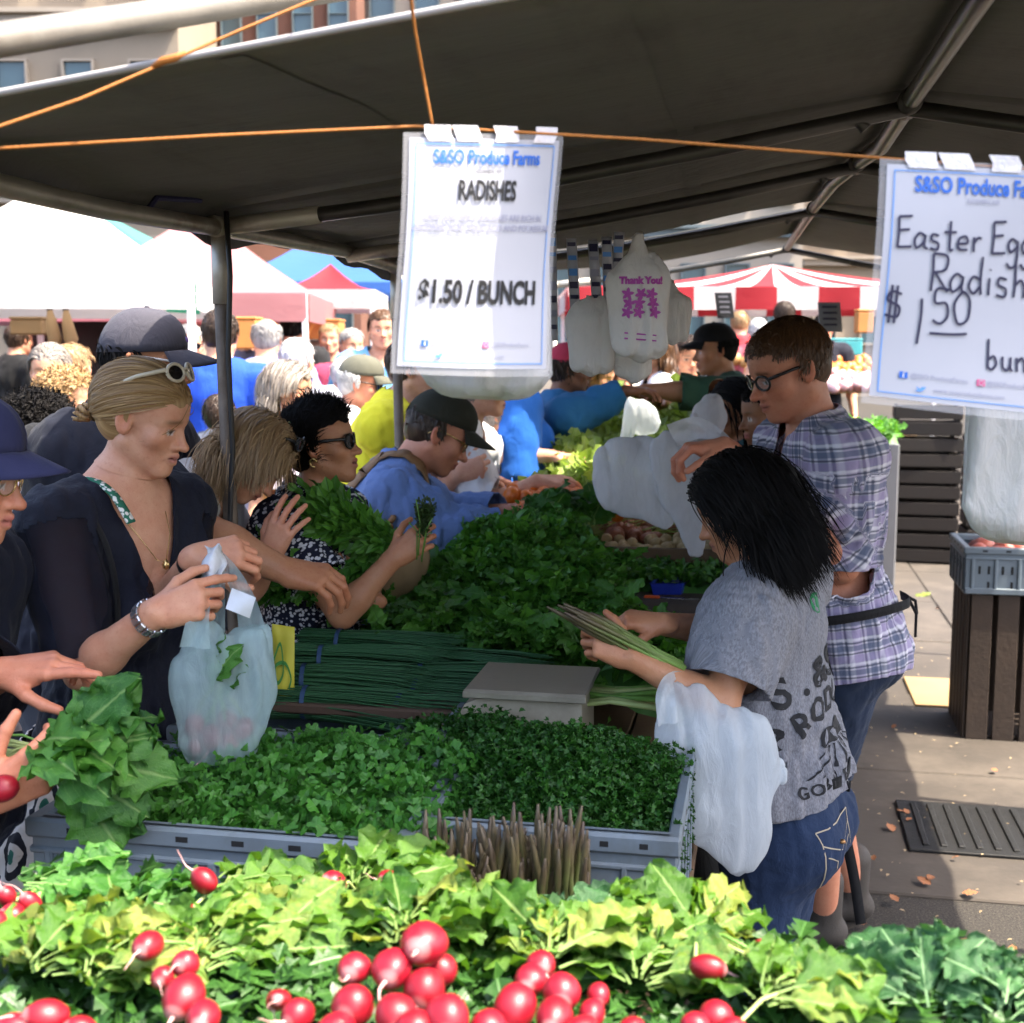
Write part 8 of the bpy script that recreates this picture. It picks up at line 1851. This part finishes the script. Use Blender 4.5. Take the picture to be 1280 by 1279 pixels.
# far produce under the striped tent
pile('pepper', 'pepper', 'orange pepper on the far counter under the striped tent', 1034, 1086, 448, 466, 11.6, 12.2, 45, .05, plain('pepper_orange', (.62, .17, .02), .4, .3), 21, group='peppers on the far counter'); pile('garlic', 'garlic', 'pinkish garlic bulb on the far counter', 1034, 1090, 468, 484, 11.2, 11.6, 45, .045, plain('garlic', (.55, .34, .34), .6, .2), 22, group='garlic on the far counter'); pile('melon', 'melon', 'tan squash hanging or piled near the striped tent', 905, 960, 445, 470, 12, 12.6, 14, .07, plain('squash', (.45, .24, .08), .5, .2), 23, group='squash at the far stall')
box_at('far_shelf', 'wooden shelf holding garlic and peppers at the far stall', 'shelf', 1030, 484, 1096, 492, 11.3, .8, MATS['wood_board']); box_at('poster', 'turquoise painted poster behind the peppers', 'poster', 1036, 426, 1078, 444, 12.4, .03, plain('turquoise', (.05, .34, .36), .7, .3, 6, 0)); box_at('orange_bag', 'orange cloth bag hanging beside the handwritten sign', 'bag', 1072, 390, 1092, 416, 11, .12, MATS['box_orange']); box_at('storage_bin', 'orange red plastic bin beside the crate stack', 'bin', 1099, 533, 1114, 556, 10.8, .3, plain('bin_red', (.62, .10, .03), .5))
heap('far_greens', 'dark leafy greens in front of the crate stack', 'greens', at(1066, 515, 10.2).x-.25, at(1066, 515, 10.2).x+.28, 9.6, 10.6, lambda x, y: 1.16, 500, 'lobed', 'herb', (.05, .09), 71, .08, .6); bx = at(1066, 515, 10.2); m = MB(); m.bbox((bx.x, 10.1, .53), (.55, 1.0, 1.06), .01); tag(m.build('produce_stand', plain('stand_pale', (.12, .12, .125), .7)), 'pale stand below the far greens', 'stand')
def placard(label, x0, y0, x1, y1, d, mat, tilt=0):
    O = at((x0+x1)/2, y0, d); e = empty('placard', O); tag(e, label, 'placard', 'placards in the tent'); m = MB(); m.grid([[at(x0+(x1-x0)*u+tilt*v, y0+(y1-y0)*v, d)-O for u in (0, 1)] for v in (0, 1)]); solid(m.build('board', mat, e), .006); rs = random.Random(int(x0))
    for i in range(4): y = y0+(y1-y0)*(.12+.2*i); m = MB(); m.grid([[at(x0+(x1-x0)*u+tilt*(y-y0)/(y1-y0), y+v, d-.012)-O for u in (.15+.1*rs.random(), .75+.12*rs.random())] for v in (0, (y1-y0)*.07)]); m.build('lettering', MATS['ink_pale'] if mat is MATS['cloth_slate'] else MATS['ink_navy'], e)
placard('dark placard hanging left of the plaid man', 893, 366, 914, 398, 6.6, MATS['cloth_slate'], 4); placard('grey placard hanging right of the plaid man', 1022, 378, 1050, 415, 6.8, plain('placard_grey', (.25, .27, .30), .6), 3)
# ------------------------------------------------------------------ buildings
plain('stone_beige', (.27, .22, .165), .85, .1, .6, .2, 0, .02, dirt=(.20, .17, .13)); plain('stone_light', (.34, .29, .235), .85, .1, 1, .2, 0, .02); plain('brick_red', (.17, .075, .05), .9, .2, 2, .3); b = NB('window_glass'); b.set(col=(.05, .09, .11), rough=.08, spec=.7); MATS['window_glass'] = b.m; plain('trim_dark', (.10, .13, .14), .5)
def building(label, px0, px1, d, H, mat, cols, rows, z0, fh, wwf=.5, cornice=True, depth=10, trim='stone_light'):
    a, c = at(px0, 437, d), at(px1, 437, d); mid = (a+c)/2; W = (c-a).length; e = empty('building', (mid.x, mid.y, 0)); e.rotation_euler.z = YAW; tag(e, label, 'building', 'buildings behind the market')
    m = MB(); m.box((0, depth/2, H/2), (W, depth, H)); m.build('wall', mat, e); cw = W/cols
    for r_ in range(rows):
        z = z0+r_*fh
        for i in range(cols):
            x = -W/2+cw*(i+.5); w_ = cw*wwf; h_ = fh*.55
            wn = MB(); wn.box((x, -.03, z), (w_, .10, h_)); o = wn.build('window', MATS['window_glass'], e)
            m = MB(); t = w_*.07
            for (dx, dz, sx, sz) in ((-w_/2-t/2, 0, t, h_+2*t), (w_/2+t/2, 0, t, h_+2*t), (0, h_/2+t/2, w_, t), (0, -h_/2-t/2, w_+4*t, t*1.2), (0, 0, w_, t*.5)): m.box((x+dx, -.10, z+dz), (sx, .16 if dz or dx else .12, sz))
            m.build('frame', MATS[trim], o)
        if cornice: m = MB(); m.box((0, -.15, z+fh*.5), (W, .36, .22)); m.box((0, -.22, z+fh*.5+.16), (W+.2, .5, .10)); m.build('string_course', MATS[trim], e)
    return e
building('beige stone building with tall windows beyond the tents', -330, 235, 30, 22, MATS['stone_beige'], 7, 5, 3.2, 3.9, .42); building('red brick building with metal stair behind the tarpaulin edge', 236, 452, 34, 24, MATS['brick_red'], 5, 6, 3, 3.6, .5, False, trim='trim_dark'); building('pale building with blue windows above the tarpaulin edge', 456, 1000, 36, 26, MATS['stone_light'], 10, 6, 3, 3.8, .5, trim='trim_dark')
building('distant grey building beyond the aisle', 1000, 1700, 48, 20, MATS['stone_beige'], 12, 5, 3, 3.8, .45)
building('far left brownish building behind the beige one', -1000, -335, 34, 20, MATS['stone_light'], 10, 5, 3, 3.8, .45)
